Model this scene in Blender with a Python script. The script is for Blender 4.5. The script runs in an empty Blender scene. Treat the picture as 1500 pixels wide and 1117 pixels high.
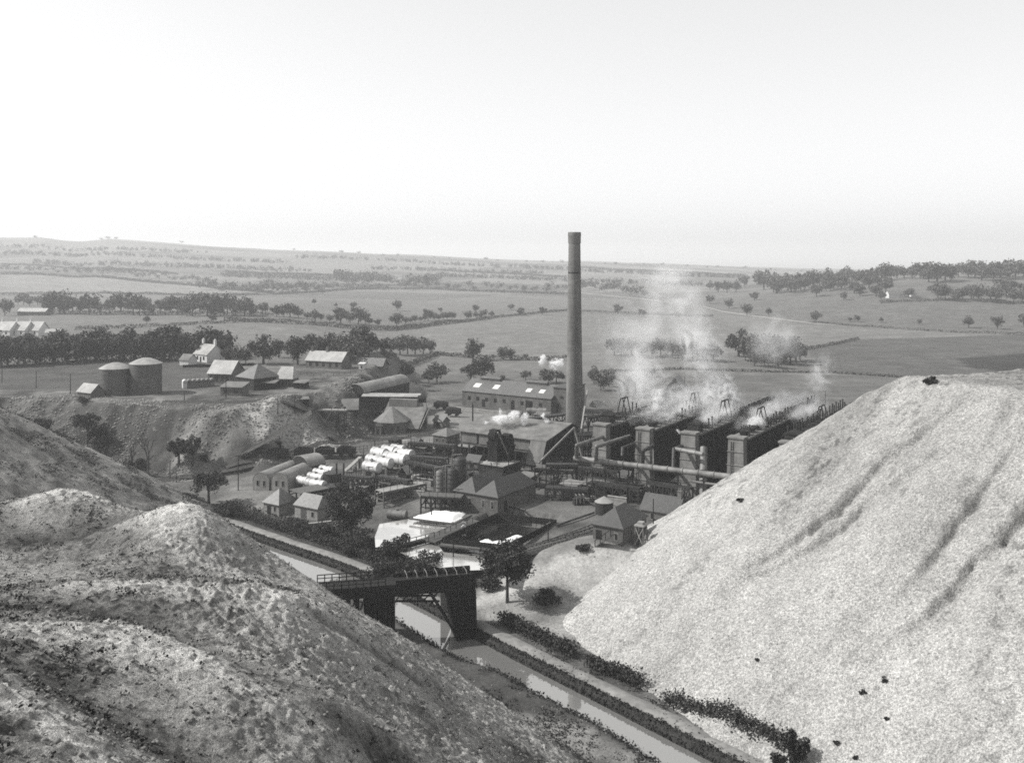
SKY_STR, SUN_STR, SKY_DUST, HAZE_D, HAZE_TOP, EXPO = .125, 3.2, 1.6, 2.3e-4, 170, 1.08
SKY_K = 2.05
import bpy, math, random
import numpy as np
R = random.Random(7)
rng = np.random.default_rng(7)
SC = bpy.context.scene
COL = SC.collection
# ---------------------------------------------------------------- camera model used for surveying the photograph
F, CZ, HY = 1400.0, 53.0, 372.0
def P(px, py, z=0.0):
    Y = F * (CZ - z) / (py - HY)
    return np.array([(px - 750) / F * Y, Y, z])
def Q(px, py, Y):
    return np.array([(px - 750) / F * Y, Y, CZ - (py - HY) / F * Y])
def sst(a, b, t):
    u = np.clip((np.asarray(t, float) - a) / (b - a), 0, 1)
    return u * u * (3 - 2 * u)
def h2(ix, iy, s):
    n = (ix * 374761393 + iy * 668265263 + s * 974711) & 0xffffffff
    n = ((n ^ (n >> 13)) * 1274126177) & 0xffffffff
    return ((n ^ (n >> 16)) & 0xffff) / 65535.0
def vn(x, y, s=0):
    fx = np.floor(x); fy = np.floor(y)
    ix = fx.astype(np.int64); iy = fy.astype(np.int64)
    u = x - fx; v = y - fy
    u = u * u * (3 - 2 * u); v = v * v * (3 - 2 * v)
    return (h2(ix, iy, s) * (1 - u) + h2(ix + 1, iy, s) * u) * (1 - v) + (h2(ix, iy + 1, s) * (1 - u) + h2(ix + 1, iy + 1, s) * u) * v
def fbm(x, y, sc, o=4, s=0, g=0.5):
    a = 1.0; t = 0; tot = 0
    for i in range(o):
        c, sn = math.cos(i * 1.3 + .4), math.sin(i * 1.3 + .4)
        t = t + a * vn((x * c - y * sn) / sc + 31.7 * i, (x * sn + y * c) / sc - 17.3 * i, s + i)
        tot += a; a *= g; sc *= 0.5
    return t / tot
def pdist(x, y, pts):
    d = np.full(np.shape(x), 1e18)
    for (ax, ay), (bx, by) in zip(pts[:-1], pts[1:]):
        dx, dy = bx - ax, by - ay
        t = np.clip(((x - ax) * dx + (y - ay) * dy) / (dx * dx + dy * dy + 1e-9), 0, 1)
        d = np.minimum(d, (x - ax - t * dx) ** 2 + (y - ay - t * dy) ** 2)
    return np.sqrt(d)
def inside(x, y, pts):
    r = np.zeros(np.shape(x), bool)
    n = len(pts)
    for i in range(n):
        ax, ay = pts[i]; bx, by = pts[(i + 1) % n]
        if ay == by: continue
        c = ((ay > y) != (by > y)) & (x < (bx - ax) * (y - ay) / (by - ay) + ax)
        r ^= c
    return r
def sdist(x, y, pts):
    d = pdist(x, y, list(pts) + [pts[0]])
    return np.where(inside(x, y, pts), -d, d)
# ---------------------------------------------------------------- the lie of the land
WZ = -4.5
FE = [tuple(P(a, b, WZ)[:2]) for a, b in [(200,730),(290,762),(340,779),(400,801),(480,828),(550,856),(640,902),(690,932),(760,969),(850,1015),(960,1072),(1050,1119),(1130,1162),(1250,1235)]]
NE = [tuple(P(a, b, WZ)[:2]) for a, b in [(120,745),(200,772),(260,790),(350,812),(440,850),(520,882),(575,909),(644,954),(680,974),(733,988),(797,1028),(870,1063),(955,1119),(1010,1152),(1100,1235)]]
CANAL = FE + NE[::-1]
BANK = [(-500,330),(-300,300),(-170,274),(-123,268),(-100,258),(-81,255),(-71,258),(-64,267),(-57,285),(-52,315),(-48,350),(-60,420),(-150,520),(-500,700)]
RX = [-600,-300,0,60,110,160,260,400,600,740,900,1000,1100,1200,1300,1800,2400]
RY = [335,338,349,349,356,351,357,366,374,381,385,389,393,397,401,408,412]
BUMPS = [(P(870,822,-1),7,2.6),(P(800,838,-2),7,2.2),(P(925,835,-1),9,2.4),(P(765,872,-3),6,1.3)]
MOUNDS = [(P(432,592,12),8.5,2.4),(P(398,596,12),6,1.4),(P(470,594,12),5,1.6)]
def ground(x, y, fine=True):
    x = np.asarray(x, float); y = np.asarray(y, float)
    yy = np.maximum(y, 1.0)
    px = 750 + F * x / yy
    z = np.zeros(x.shape)
    far = sst(360, 900, y)
    z = z + far * (fbm(x, y, 520, 3, 3) - .5) * 16 + sst(900, 2000, y) * (fbm(x, y, 1100, 4, 9) - .5) * 34
    row = np.interp(px, RX, RY)
    zf = 53 - (row - HY) * 3600 / F
    t = sst(900, 3600, y)
    z = z * (1 - .8 * sst(2400, 3500, y)) + zf * t
    z = z + sst(2600, 3600, y) * (fbm(x, y, 260, 3, 5) - .5) * 12
    down = sst(3700, 7500, y)
    z = z * (1 - down) - 66 * down
    z = z + 33 * sst(930, 1400, px) * sst(620, 1150, y) * (1 - sst(1250, 2300, y))
    lift = 10 * sst(640, 400, px) * sst(300, 420, y) * (1 - sst(520, 1300, y))
    z = z + lift
    m = (y > 200) & (y < 720) & (x < 60)
    if m.any():
        xm, ym = x[m], y[m]
        d = sdist(xm, ym, BANK)
        n = (fbm(xm, ym * .5, 17, 3, 21) - .5) * 13 + (fbm(xm * 1.0, ym * .2, 5, 2, 22) - .5) * 4.5
        k = sst(-6, 2, d) * (1 - sst(20, 28, d))
        hb = 12 * (1 - sst(430, 640, ym)) - .72 * np.maximum(d + n * k, 0) + k * ((fbm(xm, ym, 4, 3, 23) - .5) * 2.2)
        z[m] = np.maximum(z[m], hb)
        for c, r, h in MOUNDS:
            q = ((xm - c[0]) ** 2 + ((ym - c[1]) * .8) ** 2) / r ** 2
            z[m] += h * np.exp(-q)
    m = (y > 60) & (y < 330) & (x > -190) & (x < 140)
    if m.any():
        xm, ym = x[m], y[m]
        dc = sdist(xm, ym, CANAL)
        zz = z[m] - 3.3 * (1 - sst(6, 42, np.maximum(dc, 0)))
        for c, r, h in BUMPS:
            q = ((xm - c[0]) ** 2 + (ym - c[1]) ** 2) / r ** 2
            zz += h * np.exp(-q)
        zz += (fbm(xm, ym, 7, 3, 31) - .5) * (.1 + .6 * sst(6, 14, dc))
        zz = zz + 1.0 * sst(225, 262, ym) * sst(-35, 0, xm) * (1 - sst(275, 330, ym))
        z[m] = np.where(dc < .8, -7.5, zz)
    return z
_T = np.concatenate([np.arange(60, 420, .5), 420 * 1.006 ** np.arange(0, 700)])
def HIT(px, py, off=0.0):
    x = (px - 750) / F * _T
    d = CZ - (py - HY) / F * _T - ground(x, _T)
    k = int(np.argmax(d < 0))
    if k == 0: k = len(_T) - 1
    a, b = _T[k - 1], _T[k]
    for _ in range(5):
        tt = np.linspace(a, b, 9)
        dd = CZ - (py - HY) / F * tt - ground((px - 750) / F * tt, tt)
        j = max(1, int(np.argmax(dd < 0)) or 8)
        a, b = tt[j - 1], tt[j]
    Y = (a + b) / 2
    X = (px - 750) / F * Y
    return np.array([X, Y, float(ground(np.array([X]), np.array([Y]))[0]) + off])
def gz(x, y):
    return float(ground(np.array([float(x)]), np.array([float(y)]))[0])
# ---------------------------------------------------------------- materials (all monochrome, like the print)
def tint(v, w=1.0):
    return (v * (1 + .012 * w), v, v * (1 - .035 * w), 1)
MATS = {}
def mat(name, v0, var=.25, scale=.6, rough=.85, spec=.25, bump=0.0, bscale=None, kind='noise', metallic=0.0, freq=1.0, warm=1.0, stain=.0):
    if name in MATS: return MATS[name]
    v = v0 * .85 if v0 < .5 else v0
    m = bpy.data.materials.new(name); m.use_nodes = True
    nt = m.node_tree; N = nt.nodes; L = nt.links
    b = N['Principled BSDF']
    b.inputs['Roughness'].default_value = rough
    b.inputs['Specular IOR Level'].default_value = spec
    b.inputs['Metallic'].default_value = metallic
    tc = N.new('ShaderNodeTexCoord')
    nz = N.new('ShaderNodeTexNoise'); nz.inputs['Scale'].default_value = scale; nz.inputs['Detail'].default_value = 6; nz.inputs['Roughness'].default_value = .65
    L.new(tc.outputs['Object'], nz.inputs['Vector'])
    cr = N.new('ShaderNodeValToRGB')
    cr.color_ramp.elements[0].position = .28; cr.color_ramp.elements[1].position = .74
    cr.color_ramp.elements[0].color = tint(v * (1 - var), warm); cr.color_ramp.elements[1].color = tint(min(.9, v * (1 + var)), warm)
    L.new(nz.outputs['Fac'], cr.inputs['Fac'])
    col = cr.outputs['Color']; hgt = nz.outputs['Fac']
    if kind in ('brick', 'slate', 'boards', 'corr', 'courses'):
        if kind in ('brick', 'slate', 'courses'):
            br = N.new('ShaderNodeTexBrick')
            br.inputs['Scale'].default_value = freq
            br.inputs['Color1'].default_value = (1, 1, 1, 1); br.inputs['Color2'].default_value = (.72, .72, .72, 1)
            br.inputs['Mortar'].default_value = (.6, .6, .6, 1) if kind != 'courses' else (.35, .35, .35, 1)
            br.inputs['Mortar Size'].default_value = .03
            br.inputs['Brick Width'].default_value = .9 if kind != 'courses' else 6.0; br.inputs['Row Height'].default_value = .45 if kind != 'courses' else 2.2
            mp = N.new('ShaderNodeMapping'); L.new(tc.outputs['Object'], mp.inputs['Vector'])
            if kind != 'slate': mp.inputs['Rotation'].default_value = (math.radians(90), 0, 0)
            sx = N.new('ShaderNodeSeparateXYZ'); L.new(tc.outputs['Object'], sx.inputs[0])
            ad = N.new('ShaderNodeMath'); L.new(sx.outputs[0], ad.inputs[0]); L.new(sx.outputs[1], ad.inputs[1])
            cx = N.new('ShaderNodeCombineXYZ'); L.new(ad.outputs[0], cx.inputs[0]); L.new(sx.outputs[2], cx.inputs[1])
            L.new(cx.outputs[0], br.inputs['Vector'])
            fac = br.outputs['Color']; hgt = br.outputs['Fac']
        else:
            wv = N.new('ShaderNodeTexWave'); wv.inputs['Scale'].default_value = freq; wv.inputs['Distortion'].default_value = .15 if kind == 'corr' else .6
            wv.bands_direction = 'X'
            sx = N.new('ShaderNodeSeparateXYZ'); L.new(tc.outputs['Object'], sx.inputs[0])
            ad = N.new('ShaderNodeMath'); L.new(sx.outputs[0], ad.inputs[0]); L.new(sx.outputs[1], ad.inputs[1])
            cx = N.new('ShaderNodeCombineXYZ'); L.new(ad.outputs[0], cx.inputs[0])
            L.new(cx.outputs[0], wv.inputs['Vector'])
            r2 = N.new('ShaderNodeValToRGB'); r2.color_ramp.elements[0].color = (.6, .6, .6, 1); r2.color_ramp.elements[1].color = (1, 1, 1, 1)
            L.new(wv.outputs['Fac'], r2.inputs['Fac'])
            fac = r2.outputs['Color']; hgt = wv.outputs['Fac']
        mx = N.new('ShaderNodeMix'); mx.data_type = 'RGBA'; mx.blend_type = 'MULTIPLY'; mx.inputs['Factor'].default_value = .8
        L.new(col, mx.inputs['A']); L.new(fac, mx.inputs['B']); col = mx.outputs['Result']
    if stain:
        n3 = N.new('ShaderNodeTexNoise'); n3.inputs['Scale'].default_value = .35; n3.inputs['Detail'].default_value = 4
        mp3 = N.new('ShaderNodeMapping'); mp3.inputs['Scale'].default_value = (1, 1, .25); L.new(tc.outputs['Object'], mp3.inputs[0]); L.new(mp3.outputs[0], n3.inputs['Vector'])
        r3 = N.new('ShaderNodeValToRGB'); r3.color_ramp.elements[0].position = .38; r3.color_ramp.elements[1].position = .62
        r3.color_ramp.elements[0].color = (1 - stain,) * 3 + (1,); r3.color_ramp.elements[1].color = (1, 1, 1, 1)
        L.new(n3.outputs['Fac'], r3.inputs['Fac'])
        m3 = N.new('ShaderNodeMix'); m3.data_type = 'RGBA'; m3.blend_type = 'MULTIPLY'; m3.inputs['Factor'].default_value = 1
        L.new(col, m3.inputs['A']); L.new(r3.outputs['Color'], m3.inputs['B']); col = m3.outputs['Result']
    L.new(col, b.inputs['Base Color'])
    if bump:
        bp = N.new('ShaderNodeBump'); bp.inputs['Strength'].default_value = bump; bp.inputs['Distance'].default_value = .08
        L.new(hgt, bp.inputs['Height']); L.new(bp.outputs['Normal'], b.inputs['Normal'])
    MATS[name] = m
    return m
def M(k): return MATS[k]
mat('stone_wall', .16, .35, 1.2, .9, .2, .4, kind='brick', freq=1.2, stain=.35)
mat('pale_stone', .33, .3, 1.0, .9, .2, .4, kind='brick', freq=1.2, stain=.3)
mat('concrete_pier', .26, .3, .8, .9, .2, .3, kind='courses', freq=1.0, stain=.35)
mat('slate', .10, .3, 1.5, .42, .6, .3, kind='slate', freq=2.2, stain=.2)
mat('slate_dark', .06, .3, 1.5, .6, .4, .3, kind='slate', freq=2.2, stain=.25)
mat('slate_glare', .17, .3, 1.5, .55, .4, .3, kind='slate', freq=2.2, stain=.2)  # lighter slate, sun glare on the roofs put into the colour
mat('sheet_roof', .28, .25, .7, .6, .4, .5, kind='corr', freq=1.6, stain=.35)
mat('sheet_pale', .40, .2, .7, .55, .5, .5, kind='corr', freq=1.6, stain=.3)
mat('tar_roof', .16, .3, .6, .8, .3, .2, stain=.3)
mat('dark_boards', .028, .4, 1.2, .85, .2, .4, kind='boards', freq=1.2)
mat('mid_boards', .11, .35, 1.2, .85, .2, .4, kind='boards', freq=1.2, stain=.3)
mat('soot', .012, .5, 1.0, .9, .2, .4, stain=.3)  # soot black, lowered further to deepen the shadows
mat('soot_shade_brick', .016, .5, 1.0, .9, .2, .4, kind='brick', freq=1.0, stain=.4)  # soot plus the shading of the bench sides, both in the base black
mat('iron', .022, .5, 1.5, .6, .4, .2)
mat('iron_pale', .16, .35, 1.2, .55, .4, .2, stain=.35)
mat('pipe_pale', .22, .35, .7, .55, .4, .15, stain=.45)
mat('timber', .10, .4, 2.0, .9, .15, .3)
mat('timber_pale', .26, .3, 2.0, .9, .15, .3)
mat('timber_black', .017, .7, 2.0, .9, .15, .3)
mat('white_paint', .50, .14, .8, .5, .4, .05, stain=.38, warm=.3)
mat('whitewash', .50, .1, 1.2, .85, .2, .1, stain=.15, warm=.4)
mat('tank_plate', .10, .25, .6, .6, .4, .2, kind='courses', freq=.8, stain=.35)
mat('tank_roof', .30, .25, .5, .55, .4, .1, stain=.3)
mat('chimney_brick', .20, .22, .35, .9, .2, .3, kind='brick', freq=1.6, stain=.4)
mat('glass_dark', .02, .3, 2, .15, .6)
mat('skylight_glass', .55, .1, 2, .12, .9)
mat('coping', .28, .3, 1, .9, .2, .2)
mat('rubble', .21, .45, 1.2, .95, .1, .6)
mat('foam', .66, .06, 1.5, .8, .2, .3, warm=.3)
mat('oil', .012, .5, .5, .12, .5)
mat('bark', .06, .4, 3, .9, .1, .4)
mat('bark_pale', .14, .4, 3, .9, .1, .4)
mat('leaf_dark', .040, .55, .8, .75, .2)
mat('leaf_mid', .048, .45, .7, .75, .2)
mat('leaf_hazed', .10, .35, .05, .8, .1)  # foliage paled so distance haze is partly in its colour
mat('leaf_hazed_far', .11, .3, .02, .8, .1)  # palest foliage, haze over the far woods painted in
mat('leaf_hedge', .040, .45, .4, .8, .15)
mat('rail_steel', .20, .3, 1, .4, .6, metallic=.6)
mat('ballast', .07, .45, 1.6, .95, .1, .6)
mat('path_gravel', .22, .3, 1.0, .95, .1, .4, stain=.25)
mat('road_gravel', .24, .2, .2, .95, .1)
mat('lettering', .5, .2, 3, .8, .2)
mat('weed', .035, .5, .9, .85, .1)
mat('shale_stone', .17, .5, 2.0, .95, .1, .4)
# ---------------------------------------------------------------- mesh building
class MB:
    def __init__(s): s.v = []; s.f = []
    def add(s, V, Fc):
        o = len(s.v); s.v += [tuple(map(float, p)) for p in V]; s.f += [tuple(i + o for i in q) for q in Fc]; return s
    def hexa(s, V):
        return s.add(V, [(3,2,1,0),(4,5,6,7),(0,1,5,4),(1,2,6,5),(2,3,7,6),(3,0,4,7)])
    def box(s, x0, x1, y0, y1, z0, z1):
        return s.hexa([(x0,y0,z0),(x1,y0,z0),(x1,y1,z0),(x0,y1,z0),(x0,y0,z1),(x1,y0,z1),(x1,y1,z1),(x0,y1,z1)])
    def taper(s, x0, x1, y0, y1, z0, X0, X1, Y0, Y1, z1):
        return s.hexa([(x0,y0,z0),(x1,y0,z0),(x1,y1,z0),(x0,y1,z0),(X0,Y0,z1),(X1,Y0,z1),(X1,Y1,z1),(X0,Y1,z1)])
    def beam(s, p, q, w, h=None):
        h = h or w; p = np.array(p, float); q = np.array(q, float); d = q - p; d /= np.linalg.norm(d) + 1e-9
        up = np.array([0, 0, 1.]) if abs(d[2]) < .95 else np.array([1., 0, 0])
        a = np.cross(d, up); a /= np.linalg.norm(a); b = np.cross(a, d)
        a *= w / 2; b *= h / 2
        return s.hexa([p-a-b, p+a-b, p+a+b, p-a+b, q-a-b, q+a-b, q+a+b, q-a+b])
    def cyl(s, p, q, r0, r1=None, n=12, caps=True):
        r1 = r0 if r1 is None else r1
        p = np.array(p, float); q = np.array(q, float); d = q - p; d /= np.linalg.norm(d) + 1e-9
        up = np.array([0, 0, 1.]) if abs(d[2]) < .95 else np.array([1., 0, 0])
        a = np.cross(d, up); a /= np.linalg.norm(a); b = np.cross(d, a)
        A = [2 * math.pi * i / n for i in range(n)]
        V = [p + r0 * (math.cos(t) * a + math.sin(t) * b) for t in A] + [q + r1 * (math.cos(t) * a + math.sin(t) * b) for t in A]
        Fc = [(i, (i + 1) % n, n + (i + 1) % n, n + i) for i in range(n)]
        if caps: Fc += [tuple(range(n))[::-1], tuple(range(n, 2 * n))]
        return s.add(V, Fc)
    def tube(s, pts, r, n=10):
        for a, b in zip(pts[:-1], pts[1:]): s.cyl(a, b, r, n=n)
        for a in pts[1:-1]: s.ball(a, r * 1.03, n)
        return s
    def ball(s, c, r, n=8, sz=1.0):
        k = max(3, n // 2); V = []; Fc = []
        for j in range(1, k):
            t = math.pi * j / k
            for i in range(n):
                u = 2 * math.pi * i / n
                V.append((c[0] + r * math.sin(t) * math.cos(u), c[1] + r * math.sin(t) * math.sin(u), c[2] + r * sz * math.cos(t)))
        V += [(c[0], c[1], c[2] + r * sz), (c[0], c[1], c[2] - r * sz)]
        T, B = len(V) - 2, len(V) - 1
        for j in range(k - 2):
            for i in range(n): Fc.append((j*n+i, (j+1)*n+i, (j+1)*n+(i+1)%n, j*n+(i+1)%n))
        for i in range(n): Fc += [(T, i, (i+1)%n), (B, (k-2)*n+(i+1)%n, (k-2)*n+i)]
        return s.add(V, Fc)
    def lathe(s, prof, n=24, c=(0, 0)):
        V = []; Fc = []
        for r, z in prof:
            for i in range(n):
                t = 2 * math.pi * i / n; V.append((c[0] + r * math.cos(t), c[1] + r * math.sin(t), z))
        for j in range(len(prof) - 1):
            for i in range(n): Fc.append((j*n+i, j*n+(i+1)%n, (j+1)*n+(i+1)%n, (j+1)*n+i))
        Fc += [tuple(range(n))[::-1], tuple((len(prof)-1)*n + i for i in range(n))]
        return s.add(V, Fc)
    def extr(s, poly, ax, a, b):
        n = len(poly)
        mk = (lambda u, w, t: (u, t, w)) if ax == 'y' else ((lambda u, w, t: (t, u, w)) if ax == 'x' else (lambda u, w, t: (u, w, t)))
        V = [mk(u, w, a) for u, w in poly] + [mk(u, w, b) for u, w in poly]
        return s.add(V, [(i, (i+1)%n, n+(i+1)%n, n+i) for i in range(n)] + [tuple(range(n))[::-1], tuple(range(n, 2*n))])
    def obj(s, name, m, parent=None, smooth=False):
        return mesh_obj(name, s.v, s.f, m, parent, smooth)
def mesh_obj(name, v, f, m, parent=None, smooth=False):
    me = bpy.data.meshes.new(name); me.from_pydata(v, [], f); me.update()
    me.materials.append(M(m) if isinstance(m, str) else m)
    o = bpy.data.objects.new(name, me); COL.objects.link(o)
    if parent: o.parent = parent
    if smooth is True: me.polygons.foreach_set('use_smooth', [True] * len(me.polygons))
    elif smooth:
        me.polygons.foreach_set('use_smooth', [True] * len(me.polygons)); me.set_sharp_from_angle(angle=math.radians(smooth))
    return o
def np_obj(name, V, quads, m, parent=None, smooth=False):
    me = bpy.data.meshes.new(name)
    V = np.ascontiguousarray(V, np.float32); q = np.ascontiguousarray(quads, np.int32); k = q.shape[1]
    me.vertices.add(len(V)); me.vertices.foreach_set('co', V.ravel())
    me.loops.add(q.size); me.loops.foreach_set('vertex_index', q.ravel())
    me.polygons.add(len(q)); me.polygons.foreach_set('loop_start', np.arange(0, q.size, k, dtype=np.int32))
    me.update(calc_edges=True); me.validate()
    if smooth: me.polygons.foreach_set('use_smooth', np.ones(len(q), bool))
    me.materials.append(M(m) if isinstance(m, str) else m)
    o = bpy.data.objects.new(name, me); COL.objects.link(o)
    if parent: o.parent = parent
    return o
def thing(name, label, cat, loc=(0, 0, 0), rz=0.0, group=None):
    o = bpy.data.objects.new(name, None); COL.objects.link(o)
    o.location = loc; o.rotation_euler = (0, 0, rz); o.empty_display_size = .5
    return tag(o, label, cat, group)
def tag(o, label, cat, group=None, kind=None):
    o['label'] = label; o['category'] = cat
    if group: o['group'] = group
    if kind: o['kind'] = kind
    return o
def struct(o, label=None, kind='structure'):
    o['kind'] = kind
    if label: o['label'] = label
    return o
def copy_tree(o, parent=None):
    c = o.copy(); COL.objects.link(c)
    if parent: c.parent = parent
    for ch in list(o.children): copy_tree(ch, c)
    return c
ANG = math.atan2(-.54, .84)
U = np.array([.84, -.54, 0]); U /= np.linalg.norm(U); Vv = np.array([-U[1], U[0], 0])
# ---------------------------------------------------------------- ground sheets
def earth_mat(name, lo=.55, hi=1.5, s1=2.2, s2=.35, bump=.6, rough=.95, s0=9.0, dist=.25, l0=(.72, 1.3), l2=(.75, 1.25)):
    m = bpy.data.materials.new(name); m.use_nodes = True
    nt = m.node_tree; N = nt.nodes; L = nt.links; b = N['Principled BSDF']
    b.inputs['Roughness'].default_value = rough; b.inputs['Specular IOR Level'].default_value = .1
    tc = N.new('ShaderNodeTexCoord'); at = N.new('ShaderNodeAttribute'); at.attribute_name = 'tone'
    last = at.outputs['Fac']; hs = []
    for sc, l, h, dt in ((s0, l0[0], l0[1], 3), (s1, lo, hi, 5), (s2, l2[0], l2[1], 5)):
        n = N.new('ShaderNodeTexNoise'); n.inputs['Scale'].default_value = sc; n.inputs['Detail'].default_value = dt; n.inputs['Roughness'].default_value = .7
        L.new(tc.outputs['Object'], n.inputs['Vector'])
        mr = N.new('ShaderNodeMapRange'); mr.inputs[1].default_value = .3; mr.inputs[2].default_value = .7; mr.inputs[3].default_value = l; mr.inputs[4].default_value = h
        L.new(n.outputs['Fac'], mr.inputs[0])
        mu = N.new('ShaderNodeMath'); mu.operation = 'MULTIPLY'; L.new(last, mu.inputs[0]); L.new(mr.outputs[0], mu.inputs[1]); last = mu.outputs[0]
        hs.append(n.outputs['Fac'])
    cx = N.new('ShaderNodeCombineColor')
    for i, k in enumerate((1.012, 1.0, .965)):
        mm = N.new('ShaderNodeMath'); mm.operation = 'MULTIPLY'; mm.inputs[1].default_value = k; L.new(last, mm.inputs[0]); L.new(mm.outputs[0], cx.inputs[i])
    L.new(cx.outputs[0], b.inputs['Base Color'])
    if bump:
        ad = N.new('ShaderNodeMath'); L.new(hs[1], ad.inputs[0]); L.new(hs[0], ad.inputs[1])
        bp = N.new('ShaderNodeBump'); bp.inputs['Strength'].default_value = bump; bp.inputs['Distance'].default_value = dist
        L.new(ad.outputs[0], bp.inputs['Height']); L.new(bp.outputs[0], b.inputs['Normal'])
    return m
def grid_obj(name, xs, ys, Z, tone, m, keep=None):
    X, Y = np.meshgrid(xs, ys); nx, ny = len(xs), len(ys)
    V = np.stack([X.ravel(), Y.ravel(), Z.ravel()], 1)
    idx = np.arange(nx * ny).reshape(ny, nx)
    q = np.stack([idx[:-1, :-1], idx[:-1, 1:], idx[1:, 1:], idx[1:, :-1]], -1).reshape(-1, 4)
    t = tone.ravel()
    if keep is not None:
        k = keep.ravel(); q = q[k[q].any(1)]
        used = np.zeros(len(V), bool); used[q.ravel()] = True
        mp = np.cumsum(used) - 1; V = V[used]; q = mp[q]; t = t[used]
    o = np_obj(name, V, q, m, smooth=True)
    a = o.data.attributes.new('tone', 'FLOAT', 'POINT'); a.data.foreach_set('value', np.ascontiguousarray(t, np.float32))
    return o
def worldpoly(pts): return [tuple(HIT(a, b)[:2]) for a, b in pts]
def grow(a, step, g, end):
    out = [a]
    while abs(out[-1]) < abs(end): out.append(out[-1] + step); step *= g
    return out[1:]
ys = np.array(list(np.arange(55, 330, .7)) + list(np.arange(330, 640, 1.8)) + list(grow(640, 3.2, 1.011, 9500)))
xs = np.array(grow(-150, -1.6, 1.032, 9000)[::-1] + list(np.arange(-150, 130, .7)) + grow(130, 1.6, 1.032, 9000))
GX, GY = np.meshgrid(xs, ys)
GZ = ground(GX, GY)
SCRUB = [(200,722),(300,742),(345,735),(390,752),(470,768),(540,775),(580,790),(600,810),(690,835),(700,860),(640,880),(540,838),(480,812),(400,785),(300,762),(200,740)]
ASH = [(640,905),(700,868),(745,845),(790,812),(870,798),(950,808),(1010,770),(1060,800),(1000,930),(860,940),(800,950),(740,915)]
def tone_map():
    n1 = fbm(GX, GY, 9, 3, 41); n2 = fbm(GX, GY, 60, 3, 43)
    t = .095 + .13 * (n1 - .5) + .06 * (n2 - .5) + .10 * (fbm(GX, GY, 3, 3, 47) - .5)
    # farmland patchwork beyond the works
    a = .42; u = (GX * math.cos(a) - GY * math.sin(a)); v = (GX * math.sin(a) + GY * math.cos(a))
    u = u + 60 * (fbm(GX, GY, 400, 2, 51) - .5); v = v + 60 * (fbm(GX, GY, 400, 2, 52) - .5)
    cell = h2(np.floor(u / 260).astype(np.int64), np.floor(v / 190).astype(np.int64), 77)
    stripe = fbm(u * .15, v, 7, 2, 53) - .5
    fld = .122 + .075 * (cell - .5) * sst(700, 1300, GY) + .03 * (n2 - .5) + .028 * stripe
    w = sst(335, 375, GY + .12 * GX)
    t = t * (1 - w) + fld * w
    def fill(pts, val, noise=.15, soft=0):
        nonlocal t
        wp = worldpoly(pts); A = np.array(wp)
        sel = (GX > A[:, 0].min() - soft) & (GX < A[:, 0].max() + soft) & (GY > A[:, 1].min() - soft) & (GY < A[:, 1].max() + soft)
        if not sel.any(): return
        x, y = GX[sel], GY[sel]
        if soft:
            d = sdist(x, y, wp) + (fbm(x, y, soft * 2, 2, 63) - .5) * soft * 2; k = 1 - sst(-soft, soft, d)
        else: k = inside(x, y, wp).astype(float)
        t[sel] = t[sel] * (1 - k) + k * val * (1 + noise * 2 * (fbm(x, y, max(6, A[:, 1].mean() / 50), 3, 61) - .5))
    fill([(-160,640),(-160,555),(0,536),(150,528),(330,527),(360,545),(250,572),(150,574),(100,590),(0,603)], .075, .25)
    fill([(650,540),(860,543),(1215,545),(1320,552),(1420,556),(1420,590),(1250,640),(1000,640),(880,600),(660,560)], .115, .3)
    fill([(1178,512),(1258,497),(1500,485),(1900,478),(1900,545),(1500,556),(1420,552),(1318,552),(1213,545)], .078, .25)
    fill([(1400,525),(1500,517),(1900,505),(1900,545),(1500,548),(1420,538)], .035, .3)
    fill([(0,470),(130,464),(270,458),(400,461),(400,470),(120,482),(0,478)], .125)
    fill([(0,402),(60,402),(140,405),(290,418),(375,428),(300,434),(120,430),(0,432)], .16, .2)
    fill([(380,478),(470,484),(570,486),(640,476),(760,462),(1040,460),(1185,474),(1500,489),(1255,497),(1178,512),(1000,520),(860,528),(700,524),(560,500),(420,492)], .135, .2)
    fill([(1000,440),(1200,420),(1500,428),(1900,430),(1900,480),(1500,487),(1190,472),(1060,455)], .105, .2)
    # the works
    fill(SCRUB, .055, .5, 2)
    fill([(600,925),(655,965),(740,992),(800,1030),(860,1062),(800,1062),(740,1040),(690,1015),(640,985),(590,945)], .06, .5, 1.5)
    fill([(760,1045),(860,1066),(955,1118),(900,1118),(820,1090),(740,1040)], .22, .5, 1)  # paler band paints in the lit strip of the ledge
    fill(ASH, .29, .6, 2.5)
    fill([(300,745),(340,715),(420,712),(420,735),(370,755)], .17, .3, 1.5)
    fill([(735,760),(770,738),(850,730),(885,745),(872,762),(815,770)], .13, .2, 1)
    fill([(640,600),(830,610),(830,640),(700,635),(620,628)], .19, .2, 2)
    fill([(600,632),(660,640),(650,668),(560,660)], .20, .3, 2)
    fill([(790,800),(870,768),(872,785),(800,825),(760,830)], .16, .3, 1)
    fill([(330,684),(400,664),(500,652),(540,645),(540,655),(430,690)], .12, .3, 1)
    fill([(560,650),(640,645),(640,700),(600,740),(560,700)], .14, .8, 2)
    # the rubble bank
    sel = (GY > 215) & (GY < 330) & (GX < -30)
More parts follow.
